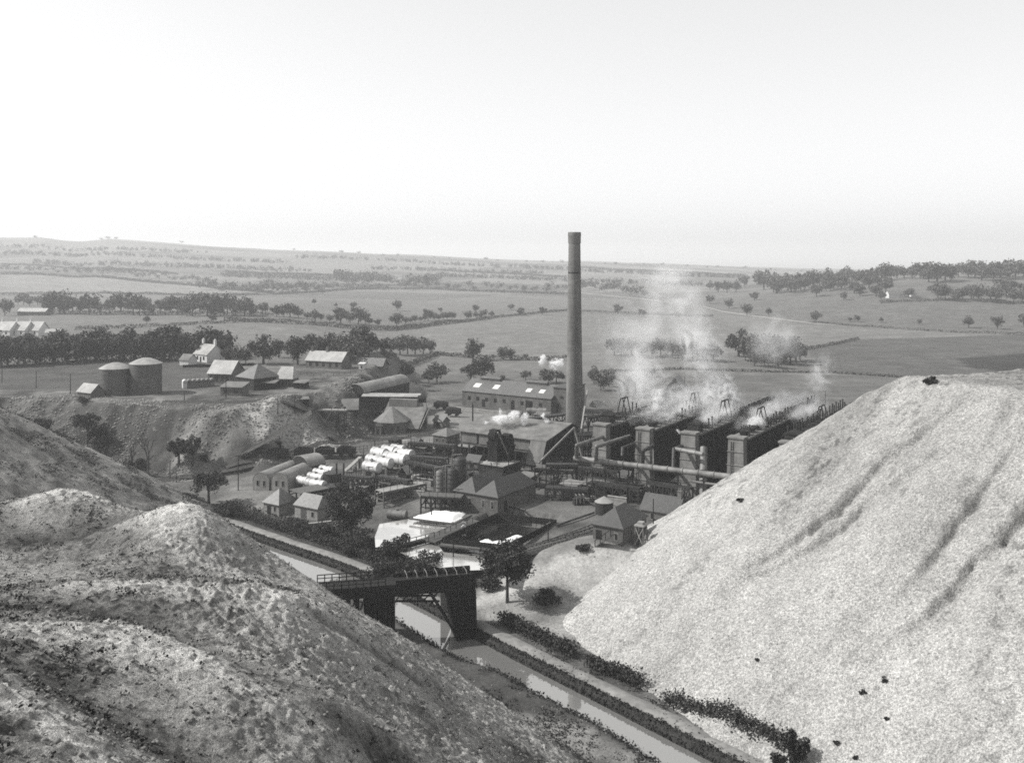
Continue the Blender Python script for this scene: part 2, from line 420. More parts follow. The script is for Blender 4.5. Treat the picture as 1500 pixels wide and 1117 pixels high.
    if sel.any():
        x, y = GX[sel], GY[sel]
        d = sdist(x, y, BANK); face = (1 - sst(16, 22, d)) * sst(-22, -12, d)
        rub = .118 + .20 * (fbm(x, y * .5, 9, 3, 71) - .5) + .16 * (fbm(x, y, 2.5, 2, 72) - .5)
        k = sst(.47, .58, fbm(x, y, 14, 3, 73)); rub = rub * (1 - .75 * k) + .05 * .75 * k
        t[sel] = t[sel] * (1 - face) + rub * face
        for c, r, h in MOUNDS:
            q = np.exp(-(((x - c[0]) ** 2 + (y - c[1]) ** 2) / (r * 1.3) ** 2) ** 2)
            tt = t[sel]; t[sel] = tt * (1 - q) + q * (.36 + .2 * (fbm(x, y, 2, 2, 74) - .5))
    return np.clip(t * np.where(GY > 420, .92, .8) * (1 + .22 * sst(1000, 2200, GY)), .02, .7)  # tone rises with distance, painting haze into the far fields
TONE = tone_map()
E_GROUND = earth_mat('field_and_yard_earth', .7, 1.3, 1.6, .12, .5, s0=5)
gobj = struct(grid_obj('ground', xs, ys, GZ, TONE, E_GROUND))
# ---------------------------------------------------------------- water
def water_mat(name, v, rough, ior, bumpst=.04, sc=1.2):
    m = bpy.data.materials.new(name); m.use_nodes = True
    N = m.node_tree.nodes; L = m.node_tree.links; b = N['Principled BSDF']
    b.inputs['Base Color'].default_value = tint(v); b.inputs['Roughness'].default_value = rough; b.inputs['IOR'].default_value = ior
    b.inputs['Specular IOR Level'].default_value = .5
    tc = N.new('ShaderNodeTexCoord'); n = N.new('ShaderNodeTexNoise'); n.inputs['Scale'].default_value = sc; n.inputs['Detail'].default_value = 3
    L.new(tc.outputs['Object'], n.inputs['Vector']); bp = N.new('ShaderNodeBump'); bp.inputs['Strength'].default_value = bumpst; bp.inputs['Distance'].default_value = .05
    L.new(n.outputs['Fac'], bp.inputs['Height']); L.new(bp.outputs[0], b.inputs['Normal'])
    MATS[name] = m
    return m
water_mat('canal_water', .42, .03, 1.5, .02)
MATS['canal_water'].node_tree.nodes['Principled BSDF'].inputs['Metallic'].default_value = .75
water_mat('pond_water', .86, .12, 1.9, .03)
MATS['pond_water'].node_tree.nodes['Principled BSDF'].inputs['Metallic'].default_value = .8
water_mat('sea_water', .2, .3, 1.33)
def sheet(name, poly, z, m):
    n = len(poly)
    return mesh_obj(name, [(x, y, z) for x, y in poly], [tuple(range(n))], m)
def loft(name, rows, m):           # rows: list of polylines of equal length
    v = [p for r in rows for p in r]; n = len(rows[0]); f = []
    for j in range(len(rows) - 1):
        for i in range(n - 1): f.append((j*n+i, (j+1)*n+i, (j+1)*n+i+1, j*n+i+1))
    return mesh_obj(name, v, f, m, smooth=True)
def resample(pts, step):
    pts = [np.array(p, float) for p in pts]; out = [pts[0]]
    for a, b in zip(pts[:-1], pts[1:]):
        k = max(1, int(np.linalg.norm(b - a) / step))
        for i in range(1, k + 1): out.append(a + (b - a) * i / k)
    return np.array(out)
def smooth_line(p, it=3):
    p = p.copy()
    for _ in range(it): p[1:-1] = .25 * p[:-2] + .5 * p[1:-1] + .25 * p[2:]
    return p
fe = smooth_line(resample(FE, 1.0), 12); ne = smooth_line(resample(NE, 1.0), 12)
i_n = np.linspace(0, len(ne) - 1, len(fe)).astype(int); ne2 = ne[i_n]
struct(loft('canal_water', [[(a[0] - 0, a[1] + .0, WZ) for a in fe], [(b[0], b[1], WZ) for b in ne2]], 'canal_water'))
tng = np.gradient(fe, axis=0); tng /= np.linalg.norm(tng, axis=1)[:, None]
nrm = np.stack([-tng[:, 1], tng[:, 0]], 1)
if ((fe - ne2) * nrm).sum() < 0: nrm = -nrm
def offl(d, z, wob=0, seed=0):
    w = (fbm(fe[:, 0], fe[:, 1], 7, 2, seed) - .5) * wob
    return [(p[0] + n[0] * (d + ww), p[1] + n[1] * (d + ww), z + ww * .4) for p, n, ww in zip(fe, nrm, w)]
struct(loft('canal_bank', [offl(-.15, WZ - 1.5), offl(-.1, WZ + .15, .12, 1), offl(.25, WZ + .7, .2, 2), offl(.9, WZ + 1.15, .12, 3)], mat('bank_weed', .035, .6, 1.5, .95, .1, .6)))
struct(loft('towpath', [offl(.85, WZ + 1.1, .12, 3), offl(1.1, WZ + 1.35, .2, 4), offl(2.4, WZ + 1.42, .2, 5), offl(3.0, WZ + 1.3, .3, 6), offl(5.0, WZ + .4)], 'path_gravel'))
struct(mesh_obj('sea', [(-60000, 5200, -60), (60000, 5200, -60), (60000, 45000, -60), (-60000, 45000, -60)], [(0, 1, 2, 3)], 'sea_water'))
# ---------------------------------------------------------------- shale heaps
def tps(C, Zc):
    C = np.array(C, float); Zc = np.array(Zc, float); n = len(C)
    def ph(r2): return .5 * r2 * np.log(r2 + 1e-9)
    d2 = ((C[:, None] - C[None]) ** 2).sum(-1)
    A = np.zeros((n + 3, n + 3)); A[:n, :n] = ph(d2) + np.eye(n) * 2.0
    A[:n, n] = A[n, :n] = 1; A[:n, n + 1:] = C; A[n + 1:, :n] = C.T
    w = np.linalg.solve(A, np.concatenate([Zc, [0, 0, 0]]))
    def f(x, y):
        sh = x.shape; x = x.ravel(); y = y.ravel(); out = w[n] + w[n + 1] * x + w[n + 2] * y
        for i in range(n): out = out + w[i] * ph((x - C[i, 0]) ** 2 + (y - C[i, 1]) ** 2)
        return out.reshape(sh)
    return f
HP = [(270,745,100),(300,752,100.5),(340,785,101),(390,815,101.5),(450,850,101.5),(500,880,101.5),(560,915,101.5),(610,945,101.5),(670,990,101),(730,1030,100.5),(800,1078,100),(860,1120,99),
 (121,855,75),(230,857,76),(313,869,76.5),(400,877,77.5),(462,888,81),(540,940,86),(650,1030,87),(760,1100,90),
 (60,860,85),(200,846,87),(330,856,89),(450,867,93),(560,925,96),
 (100,718,112),(60,724,112),(0,737,110),(180,748,108),(60,790,100),(150,805,97),(280,800,96),(400,850,98),
 (0,893,67),(100,897,67),(220,925,66),(330,950,66),(430,995,65),(520,1043,67),(620,1100,70),
 (0,912,58),(85,915,58),(170,921,58),(302,957,57),(370,985,56),(427,1015,55.5),(515,1045,56.5),(600,1090,60),
 (0,960,49.5),(0,972,48),(100,1012,47.5),(200,1070,46.5),(280,1117,46),(200,1000,52),(330,1050,51),(420,1090,51),
 (0,1000,41),(60,1030,40.5),(130,1085,39),(170,1115,38.5),(0,1060,37.5),(60,1100,36.5),
 (0,1117,34.5),(400,1125,48),(550,1130,57),(700,1130,72)]
HC = []; HZ = []
for a, b, Y in HP:
    p = Q(a, b, Y); HC.append(p[:2]); HZ.append(p[2])
for x, y, z in [(0,0,51.2),(-3,-10,51),(10,0,50),(-12,4,49.5),(0,8,46),(-2,18,38.5),(-3,30,31),(8,12,40),(-5,10,45.6),(-10,20,40.5),(-14,28,36.2),(-24,20,43),(-40,20,44),(-40,35,38),(0,50,17),(12,50,10),(10,72,2),(20,80,-2),(22,50,4),(22,20,22),(20,0,40),
                (-60,60,34),(-80,60,36),(-72,90,30),(-80,112,27),(-66,128,17),(-48,124,14),(-35,122,11),(-18,118,4),(-60,145,4),(-36,135,3),(-20,128,-3),(-4,116,-3),(10,108,-6),(-90,135,18),(-100,90,33)]:
    HC.append((x, y)); HZ.append(z)
heap_f = tps(HC, HZ)
GS = .12
hx = np.arange(-92, 24, GS); hy = np.arange(18, 146, GS)
AX, AY = np.meshgrid(hx, hy)
AZ0 = heap_f(AX, AY)
rough = sst(.35, .65, fbm(AX, AY, 14, 3, 101))
gy_, gx_ = np.gradient(AZ0, GS)
sm = AZ0 - heap_f(AX[::1], AY[::1])
# local hollow measure (hollows lie smooth and grassy, crests painted paler as if catching sun)
def blur(a, k):
    c = np.cumsum(np.pad(a, ((k, k), (0, 0)), 'edge'), 0); a = (c[2*k:] - c[:-2*k]) / (2*k)
    c = np.cumsum(np.pad(a, ((0, 0), (k, k)), 'edge'), 1); return (c[:, 2*k:] - c[:, :-2*k]) / (2*k)
curv = AZ0 - blur(blur(AZ0, 20), 20)[:AZ0.shape[0], :AZ0.shape[1]]
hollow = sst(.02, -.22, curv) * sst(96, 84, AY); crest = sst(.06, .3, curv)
l1 = fbm(AX, AY, 3.2, 2, 111) - .5; l2 = fbm(AX, AY, .8, 3, 112, .6) - .5; l3 = vn(AX / .27, AY / .27, 113) - .5
l4 = vn(AX / .42 + 3.3, AY / .42, 114)
lump = (l1 * .6 + l2 * .62 + np.maximum(l3, 0) * .42 + np.maximum(l4 - .5, 0) * .62) * (1 - .75 * hollow) * (.55 + .6 * rough)
def heap_hit(px, py):
    Y = np.arange(30, 112, .1); X = (px - 750) / F * Y; zz = CZ - (py - HY) / F * Y
    i = np.clip(((Y - hy[0]) / GS).astype(int), 0, len(hy) - 1); j = np.clip(((X - hx[0]) / GS).astype(int), 0, len(hx) - 1)
    k = int(np.argmax(AZ0[i, j] > zz)); return (X[k], Y[k])
def hline(pts): return pdist(AX, AY, [heap_hit(a, b) for a, b in pts])
HOL = np.zeros(AX.shape); CRE = np.zeros(AX.shape); wob = .55 + .9 * fbm(AX, AY, 6, 3, 117)
for pts, w_ in (([(0,963),(60,986),(130,1022),(200,1065),(290,1115)], 2.2), ([(110,888),(200,903),(260,926),(330,955),(420,998),(500,1045),(580,1090)], 1.9), ([(470,905),(540,945),(600,985)], 1.2), ([(180,758),(120,775),(40,790)], 2.0)):
    HOL = np.maximum(HOL, np.exp(-(hline(pts) / (w_ * wob)) ** 2))
for pts, w_ in (([(125,858),(230,862),(313,872),(400,882),(470,892),(505,907)], 2.4), ([(0,925),(85,932),(170,942),(300,975),(360,1010)], 3.0), ([(160,916),(213,931),(302,956),(370,984),(427,1016),(515,1043)], .9), ([(0,1004),(60,1038),(130,1092)], 1.6), ([(205,757),(270,748),(300,757)], 2.0), ([(40,735),(100,720),(150,733)], 2.0), ([(250,775),(300,765),(340,790)], 1.5)):
    CRE = np.maximum(CRE, np.exp(-(hline(pts) / (w_ * wob)) ** 2))
lump = lump * (1 - .7 * HOL) * (1 - .42 * sst(80, 95, AY))
AZ = AZ0 + lump - .45 * HOL + .25 * CRE
AG = ground(AX, AY)
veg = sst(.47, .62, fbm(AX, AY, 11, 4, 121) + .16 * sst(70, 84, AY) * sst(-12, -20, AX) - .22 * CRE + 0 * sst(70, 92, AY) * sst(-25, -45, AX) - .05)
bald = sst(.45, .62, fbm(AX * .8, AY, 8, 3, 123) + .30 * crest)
AT = (.19 + .07 * bald + .11 * CRE) * (1 - .40 * veg * (1 - .8 * CRE)) * (1 - .55 * HOL) + .05 * l2 + .06 * np.clip(l1, -.3, .3)  # CRE paints the sunlit ridge crests paler
speck = sst(.62, .72, fbm(AX, AY, .9, 2, 131)); AT = AT * (1 - .55 * speck * (.4 + .6 * veg))
AT = AT * (1 - .5 * sst(.6, .8, l4) * sst(.4, .6, fbm(AX, AY, 5, 2, 133)))
AT = np.clip(AT * 1.5, .02, .6)
E_SHALE = earth_mat('weathered_shale', .45, 1.6, 4.2, .5, 1.0, s0=11, dist=.3, l0=(.5, 1.5))
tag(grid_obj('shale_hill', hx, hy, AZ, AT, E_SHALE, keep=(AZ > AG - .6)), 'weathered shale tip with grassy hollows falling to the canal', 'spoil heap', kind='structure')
def repose(X, Y, poly, z, slope, rnd=2.5):
    d = sdist(X, Y, poly)
    dd = np.sqrt(np.maximum(d, 0) ** 2 + rnd * rnd) - rnd
    return z - slope * dd, d
# right: the big pale tip
TOP = [(66.5,160),(73.5,137),(95,104),(112,84),(190,84),(190,165),(120,175),(88,164)]
bx = np.arange(-16, 175, .3); by = np.arange(62, 238, .3)
BX, BY = np.meshgrid(bx, by)
zt = 32.6 + .06 * np.maximum(160 - BY, 0) * .6 + 1.0 * sst(75, 95, BX)
cs = BX * .64 - BY * .77; dn = BX * .77 + BY * .64
BZ, bd = repose(BX, BY, TOP, zt, .69 - .08 * np.exp(-((BY - 141) / 17) ** 2) * sst(52, 14, BX), 1.2)
sl = sst(0, 6, bd)
gul = fbm(cs, dn * .16, 7, 4, 201) - .5; gul2 = fbm(cs + .35 * dn, dn * .3, 15, 3, 202) - .5
BZ = BZ + sl * (gul * 1.5 + gul2 * 2.2 * sst(4, 18, bd) * (1 - sst(34, 46, bd)))
def SCSIDE(wp):
    a, b = np.array(wp[0]), np.array(wp[-1]); t = (b - a) / np.linalg.norm(b - a); n = np.array([-t[1], t[0]])
    if n[0] < 0: n = -n
    best = np.full(BX.shape, 1e9); sg = np.zeros(BX.shape)
    for (ax, ay), (qx, qy) in zip(wp[:-1], wp[1:]):
        dx, dy = qx - ax, qy - ay; u = np.clip(((BX - ax) * dx + (BY - ay) * dy) / (dx * dx + dy * dy), 0, 1)
        ex, ey = BX - ax - u * dx, BY - ay - u * dy; dd = ex * ex + ey * ey; k = dd < best; best[k] = dd[k]; sg[k] = (ex * n[0] + ey * n[1])[k]
    return sg + (fbm(BX, BY, 3, 2, 205) - .5) * 1.2
def scar(pts, drop, w):
    global BZ, SCAR_SHADE
    wp = []
    for a, b in pts:
        Y = np.linspace(80, 200, 900); X = (a - 750) / F * Y; zz = CZ - (b - HY) / F * Y
        d = sdist(X, Y, TOP); hz = 33 - .69 * np.maximum(d, 0); k = int(np.argmax(hz > zz)); wp.append((X[k], Y[k]))
    d = pdist(BX, BY, wp)
    d = d + (fbm(BX, BY, 3, 2, 205) - .5) * 1.6
    sg = SCSIDE(wp)
    br = sst(.34, .52, fbm(BX, BY, 5, 3, 206)); w = w * .55 * (.5 + 1.2 * fbm(BX, BY, 4, 2, 207)); d = np.maximum(d + (fbm(BX, BY, .9, 2, 208) - .5) * 1.1, 0)
    BZ = BZ - 1.25 * drop * sst(-.25, .45, sg) * np.exp(-(np.minimum(d, 99) / 7.5) ** 2)
    BZ = BZ - drop * .5 * br * np.exp(-(d / w) ** 2) - .35 * drop * br * np.exp(-(d / (w * 5)) ** 2); SCAR_SHADE = np.maximum(SCAR_SHADE, br * (np.exp(-(d / w) ** 2) + .4 * fbm(BX, BY, 3, 2, 209) * np.exp(-(d / (w * 7)) ** 2)))
SCAR_SHADE = np.zeros(BX.shape)  # shadow lines of the scarps, darkened into the tip's tone
scar([(1335,655),(1300,672),(1262,715),(1225,752),(1172,790)], .9, .8)
scar([(1310,712),(1275,728),(1235,770),(1180,805)], .7, .8)
scar([(1500,755),(1470,785),(1430,820),(1395,862)], 1.1, 1.0)
scar([(1430,735),(1400,770),(1380,800)], .8, 1.2)
BZ = BZ + (fbm(BX, BY, 1.6, 3, 211) - .5) * .42 + (vn(BX / .7, BY / .7, 212) - .5) * .12
BG = ground(BX, BY)
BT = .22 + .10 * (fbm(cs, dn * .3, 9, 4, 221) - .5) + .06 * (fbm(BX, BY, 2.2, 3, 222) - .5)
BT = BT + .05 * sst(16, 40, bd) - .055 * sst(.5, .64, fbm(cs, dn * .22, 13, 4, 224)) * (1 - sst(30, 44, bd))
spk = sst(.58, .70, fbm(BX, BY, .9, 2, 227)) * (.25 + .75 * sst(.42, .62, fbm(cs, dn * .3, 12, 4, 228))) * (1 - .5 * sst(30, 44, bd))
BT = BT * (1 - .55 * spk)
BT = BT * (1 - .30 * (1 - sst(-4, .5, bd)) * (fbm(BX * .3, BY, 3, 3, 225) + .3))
E_SPENT = earth_mat('spent_shale', .5, 1.5, 2.6, .3, .9, s0=5.5, dist=.25, l0=(.45, 1.55), l2=(.9, 1.1))
tag(grid_obj('spent_shale_hill', bx, by, BZ, np.clip(BT * 1.22 * (1 - .38 * SCAR_SHADE), .05, .5), E_SPENT, keep=(BZ > BG - .6)), 'huge pale grey shale tip with flat top and smooth raking flank', 'spoil heap', kind='structure')
# left: the second old tip
cx_ = np.arange(-190, -55, .35); cy_ = np.arange(135, 245, .35)
CX, CY = np.meshgrid(cx_, cy_)
CZ_, cd = repose(CX, CY, [(-220,150),(-124,162),(-111,180),(-113,188),(-128,200),(-220,205)], 27.0 + 0 * CX, .60, 2)
CZ_ = CZ_ + sst(0, 6, cd) * (fbm(CX, CY, 9, 3, 301) - .5) * 1.0 + (fbm(CX, CY, 2, 3, 302) - .5) * .8
CG = ground(CX, CY)
CT = np.clip(.225 + .16 * (fbm(CX, CY, 6, 4, 311) - .5) - .07 * sst(.48, .58, fbm(CX, CY, 3, 3, 312)) + .10 * (fbm(CX, CY, 1.0, 2, 313) - .5), .04, .5)
tag(grid_obj('old_shale_hill', cx_, cy_, CZ_, CT, E_SHALE, keep=(CZ_ > CG - .6)), 'old darker shale tip sloping down to the canal behind the near ridge', 'spoil heap', kind='structure')
# ---------------------------------------------------------------- leaves
def leafquads(C, size, flat=0.0, seed=0, asp=.75):
    g = np.random.default_rng(seed); n = len(C); size = np.broadcast_to(size, n)[:, None]
    a = g.normal(size=(n, 3)); a /= np.linalg.norm(a, axis=1)[:, None]
    b = g.normal(size=(n, 3)); b[:, 2] *= (1 - flat); b -= (a * b).sum(1)[:, None] * a; b /= np.linalg.norm(b, axis=1)[:, None] + 1e-9
    a = a * size * .5; b = b * size * .5 * asp
    V = np.stack([C - a, C - b * 1.0 + a * .15, C + a, C + b * 1.0 - a * .15], 1).reshape(-1, 3)
    return V, np.arange(4 * n).reshape(n, 4)
class HeapField:
    def __init__(s, x, y, z): s.x, s.y, s.z = x, y, z
    def __call__(s, px, py):
        i = np.clip(((py - s.y[0]) / (s.y[1] - s.y[0])).astype(int), 0, len(s.y) - 1); j = np.clip(((px - s.x[0]) / (s.x[1] - s.x[0])).astype(int), 0, len(s.x) - 1)
        return s.z[i, j]
HA = HeapField(hx, hy, np.maximum(AZ, AG)); HV = HeapField(hx, hy, veg); HH = HeapField(hx, hy, hollow)
HB = HeapField(bx, by, np.maximum(BZ, BG))
# weeds and loose stones over the near tip
n = 26000
px_ = rng.uniform(-75, 15, n); py_ = 34 + (116 - 34) * rng.random(n) ** 1.3
kv = HV(px_, py_) * (fbm(px_, py_, 2.5, 2, 141) > .5)
ok = rng.random(n) < kv * .5 + .05
px_, py_ = px_[ok], py_[ok]
rep = 7
c = np.repeat(np.stack([px_, py_, HA(px_, py_) + .05], 1), rep, 0) + rng.normal(size=(len(px_) * rep, 3)) * [.16, .16, .07] + [0, 0, .08]
V, q = leafquads(c, rng.uniform(.10, .26, len(c)), seed=5)
struct(np_obj('weeds', V, q, 'weed'), 'dark weed tufts scattered over the near shale tip', 'stuff')
def stones(name, px, py, field, size, m, label, seed):
    g = np.random.default_rng(seed); n = len(px)
    base = np.array([[1,0,0],[-1,0,0],[0,1,0],[0,-1,0],[0,0,1],[0,0,-1.]])
    fc = np.array([[0,2,4],[2,1,4],[1,3,4],[3,0,4],[2,0,5],[1,2,5],[3,1,5],[0,3,5]])
    s = size * (.5 + g.random((n, 1, 1)) ** 3 * 1.8)
    V = base[None] * s * g.uniform(.6, 1.3, (n, 6, 1)) * np.array([1, 1, .7]) + np.stack([px, py, field(px, py)], 1)[:, None]
    an = g.uniform(0, 6.28, n)
    Fq = (fc[None] + (np.arange(n) * 6)[:, None, None]).reshape(-1, 3)
    return struct(np_obj(name, V.reshape(-1, 3), Fq, m), label, 'stuff')
n = 22000
stones('rubble', rng.uniform(-70, 12, n), 34 + 85 * rng.random(n) ** 1.4, HA, .085, 'shale_stone', 'loose shale stones lying over the near tip', 11)
n = 5000
sx_, sy_ = rng.uniform(-10, 75, n), rng.uniform(95, 185, n)
stones('rubble', sx_, sy_, HB, .10, 'shale_stone', 'loose stones scattered over the pale shale tip', 12)

n = 60000
sx_, sy_ = rng.uniform(-150, -32, n), rng.uniform(222, 330, n)
dd_ = sdist(sx_, sy_, BANK); k = (dd_ > -3) & (dd_ < 20) & (fbm(sx_, sy_, 10, 3, 331) + rng.normal(size=n) * .06 > .48)
for c_, r_, h_ in MOUNDS: k |= ((sx_ - c_[0]) ** 2 + (sy_ - c_[1]) ** 2 < (r_ * 1.5) ** 2)
k |= (dd_ < -3) & (dd_ > -9) & (sx_ < -62) & (fbm(sx_, sy_, 8, 3, 333) > .52)
stones('rubble', sx_[k], sy_[k], lambda a, b: ground(a, b), .22, 'rubble', 'broken shale rubble strewn over the old bank and its mound', 13)

HCf = HeapField(cx_, cy_, np.maximum(CZ_, CG))
n = 14000; ux, uy = rng.uniform(-150, -64, n), rng.uniform(150, 215, n); k = fbm(ux, uy, 4, 3, 341) + rng.normal(size=n) * .05 > .55; ux, uy = ux[k], uy[k]
c = np.repeat(np.stack([ux, uy, HCf(ux, uy) + .1], 1), 5, 0); c = c + rng.normal(size=c.shape) * [.3, .3, .12]
V, q = leafquads(c, rng.uniform(.15, .4, len(c)), seed=342); struct(np_obj('weeds', V, q, 'weed'), 'dark weeds speckling the older tip at left', 'stuff')
n = 5000; ux, uy = rng.uniform(-10, 35, n), rng.uniform(100, 136, n); dq = pdist(ux, uy, [tuple(a) for a in ne]); k = (dq < 9) & (fbm(ux, uy, 4, 3, 343) > .48); ux, uy = ux[k], uy[k]
c = np.repeat(np.stack([ux, uy, np.maximum(ground(ux, uy), HA(ux, uy)) + .08], 1), 6, 0); c = c + rng.normal(size=c.shape) * [.2, .2, .08]
V, q = leafquads(c, rng.uniform(.12, .34, len(c)), seed=344); struct(np_obj('weeds', V, q, 'weed'), 'rough grass on the ledge between the near tip and canal', 'stuff')
# ---------------------------------------------------------------- buildings
def house(label, cat, px, py, w, d, hw, hr, roof='hx', wm='stone_wall', rm='slate', name='stone_house', ang=ANG, win=(), doors=(), chim=(), ov=.3, group=None, z=None, panes=True, loc=None, lift=0.0, skylights=(), rf=1.0, base=None):
    p = HIT(px, py) if loc is None else np.array(loc, float)
    if z is not None and loc is None: p = P(px, py, z)
    t = thing(name, label, cat, p + np.array([0, 0, lift]), ang, group)
    b = MB(); zb = base if base is not None else (-1.0 if z is None else -8.0)
    b.box(-w, 0, 0, d, zb, hw)
    if roof == 'gx':
        for x in (-w, -.28): b.extr([(0, hw), (d, hw), (d / 2, hw + hr - .06)], 'x', x, x + .28)
    if roof == 'gy':
        for y in (0, d - .28): b.extr([(-w, hw), (0, hw), (-w / 2, hw + hr - .06)], 'y', y, y + .28)
    if roof == 'by':
        n = 12; arc = [(-w / 2 + (w / 2 - .03) * math.cos(math.pi * i / n), hw + (hr - .03) * math.sin(math.pi * i / n)) for i in range(n + 1)]
        b.extr(arc, 'y', 0, .25); b.extr(arc, 'y', d - .25, d)
    if roof == 'bx':
        n = 12; arc = [(d / 2 + (d / 2 - .03) * math.cos(math.pi * i / n), hw + (hr - .03) * math.sin(math.pi * i / n)) for i in range(n + 1)]
        b.extr(arc, 'x', -w, -w + .25); b.extr(arc, 'x', -.25, 0)
    b.obj('wall', wm, t)
    r = MB(); th = .14
    def slab(a, b_, c, e):
        A = [np.array(q, float) for q in (a, b_, c, e)]; up = np.array([0, 0, th]); r.hexa(A + [q + up for q in A])
    x0, x1, y0, y1 = -w - ov, ov, -ov, d + ov
    if roof == 'gx':
        k = hr / (d / 2) * ov
        slab((x0, y0, hw - k), (x1, y0, hw - k), (x1, d / 2, hw + hr), (x0, d / 2, hw + hr)); slab((x1, y1, hw - k), (x0, y1, hw - k), (x0, d / 2, hw + hr), (x1, d / 2, hw + hr))
    elif roof == 'gy':
        k = hr / (w / 2) * ov
        slab((x0, y1, hw - k), (x0, y0, hw - k), (-w / 2, y0, hw + hr), (-w / 2, y1, hw + hr)); slab((x1, y0, hw - k), (x1, y1, hw - k), (-w / 2, y1, hw + hr), (-w / 2, y0, hw + hr))
    elif roof in ('hx', 'hy', 'pyr', 'hy2'):
        V = [(x0, y0, hw + .003), (x1, y0, hw + .003), (x1, y1, hw + .003), (x0, y1, hw + .003), (x0, y0, hw + .18), (x1, y0, hw + .18), (x1, y1, hw + .18), (x0, y1, hw + .18)]
        if roof == 'hx':
            i = min((d / 2 + ov) * rf, (w + 2 * ov) / 2 - .05); r1, r2 = (x0 + i, d / 2, hw + hr), (x1 - i, d / 2, hw + hr)
            Fc = [(4, 5, 9, 8), (6, 7, 8, 9), (5, 6, 9), (7, 4, 8)]
        else:
            i = min((w / 2 + ov) * rf, (d + 2 * ov) / 2 - .05); r1, r2 = (-w / 2, y0 + i, hw + hr), (-w / 2, y1 - i, hw + hr)
            Fc = [(5, 6, 9, 8), (7, 4, 8, 9), (4, 5, 8), (6, 7, 9)]
        r.add(V + [r1, r2], Fc + [(3, 2, 1, 0), (0, 1, 5, 4), (1, 2, 6, 5), (2, 3, 7, 6), (3, 0, 4, 7)])
    elif roof in ('by', 'bx'):
        n = 14; W = w if roof == 'by' else d
        def arc(rr, hh): return [((-w / 2 if roof == 'by' else d / 2) + rr * math.cos(math.pi * i / n), hw + hh * math.sin(math.pi * i / n)) for i in range(n + 1)]
        o_, i_ = arc(W / 2 + .12, hr + .12), arc(W / 2, hr)
        for k in range(n):
            r.extr([i_[k], o_[k], o_[k + 1], i_[k + 1]], 'y' if roof == 'by' else 'x', (y0 + .1) if roof == 'by' else x0 + .1, (y1 - .1) if roof == 'by' else x1 - .1)
    elif roof == 'mono':
        slab((x0, y0, hw), (x1, y0, hw), (x1, y1, hw + hr), (x0, y1, hw + hr)); b2 = MB()
    elif roof == 'monox':
        slab((x0, y1, hw + hr), (x0, y0, hw + hr), (x1, y0, hw), (x1, y1, hw))
    elif roof == 'flat':
        r.box(x0, x1, y0, y1, hw + .003, hw + .25)
    ro = r.obj('roof', rm, t, smooth=40 if roof in ('by', 'bx') else False)
    def opening(side, s, z0, ww, hh, nm, m, mp=None):
        o = MB(); e = .05
        if side == 'f': o.box(-s - ww / 2, -s + ww / 2, -e, .1, z0, z0 + hh)
        elif side == 'r': o.box(-.1, e, s - ww / 2, s + ww / 2, z0, z0 + hh)
        else: o.box(-w - e, -w + .1, s - ww / 2, s + ww / 2, z0, z0 + hh)
        a = o.obj(nm, m, t)
        if mp and panes:
            q = MB(); k = .1; e2 = e + .012
            if side == 'f': q.box(-s - ww / 2 + k, -s + ww / 2 - k, -e2, 0, z0 + k, z0 + hh - k)
            elif side == 'r': q.box(0, e2, s - ww / 2 + k, s + ww / 2 - k, z0 + k, z0 + hh - k)
            else: q.box(-w - e2, -w, s - ww / 2 + k, s + ww / 2 - k, z0 + k, z0 + hh - k)
            q.obj('pane', mp, a)
        return a
    for (side, s, z0, ww, hh) in win: opening(side, s, z0, ww, hh, 'window', 'timber_pale' if panes else 'glass_dark', 'glass_dark')
    for dd in doors: opening(*dd[:5], 'door', dd[5] if len(dd) > 5 else 'timber_black')
    for (cx, cy, ct) in chim:
        q = MB(); q.box(cx - .4, cx + .4, cy - .4, cy + .4, hw, ct); q.box(cx - .48, cx + .48, cy - .48, cy + .48, ct, ct + .18)
        for k in (-.2, .2): q.cyl((cx + k, cy, ct + .18), (cx + k, cy, ct + .75), .13, .1, 8)
        q.obj('chimney', wm, t if False else ro)
    for (sx, sw, f0, f1) in skylights:      # on the front slope of a gx roof
        k = hr / (d / 2); q = MB()
        ya, yb = f0 * d / 2, f1 * d / 2
        A = [(-sx - sw / 2, ya, hw + k * ya + th), (-sx + sw / 2, ya, hw + k * ya + th), (-sx + sw / 2, yb, hw + k * yb + th), (-sx - sw / 2, yb, hw + k * yb + th)]
        q.hexa([np.array(a) + [0, 0, .0] for a in A] + [np.array(a) + [0, 0, .08] for a in A]); q.obj('skylight', 'skylight_glass', ro)
    return t
rowwin = lambda side, a, b, n, z0=1.0, ww=.9, hh=1.5: [(side, a + (b - a) * i / max(1, n - 1), z0, ww, hh) for i in range(n)]
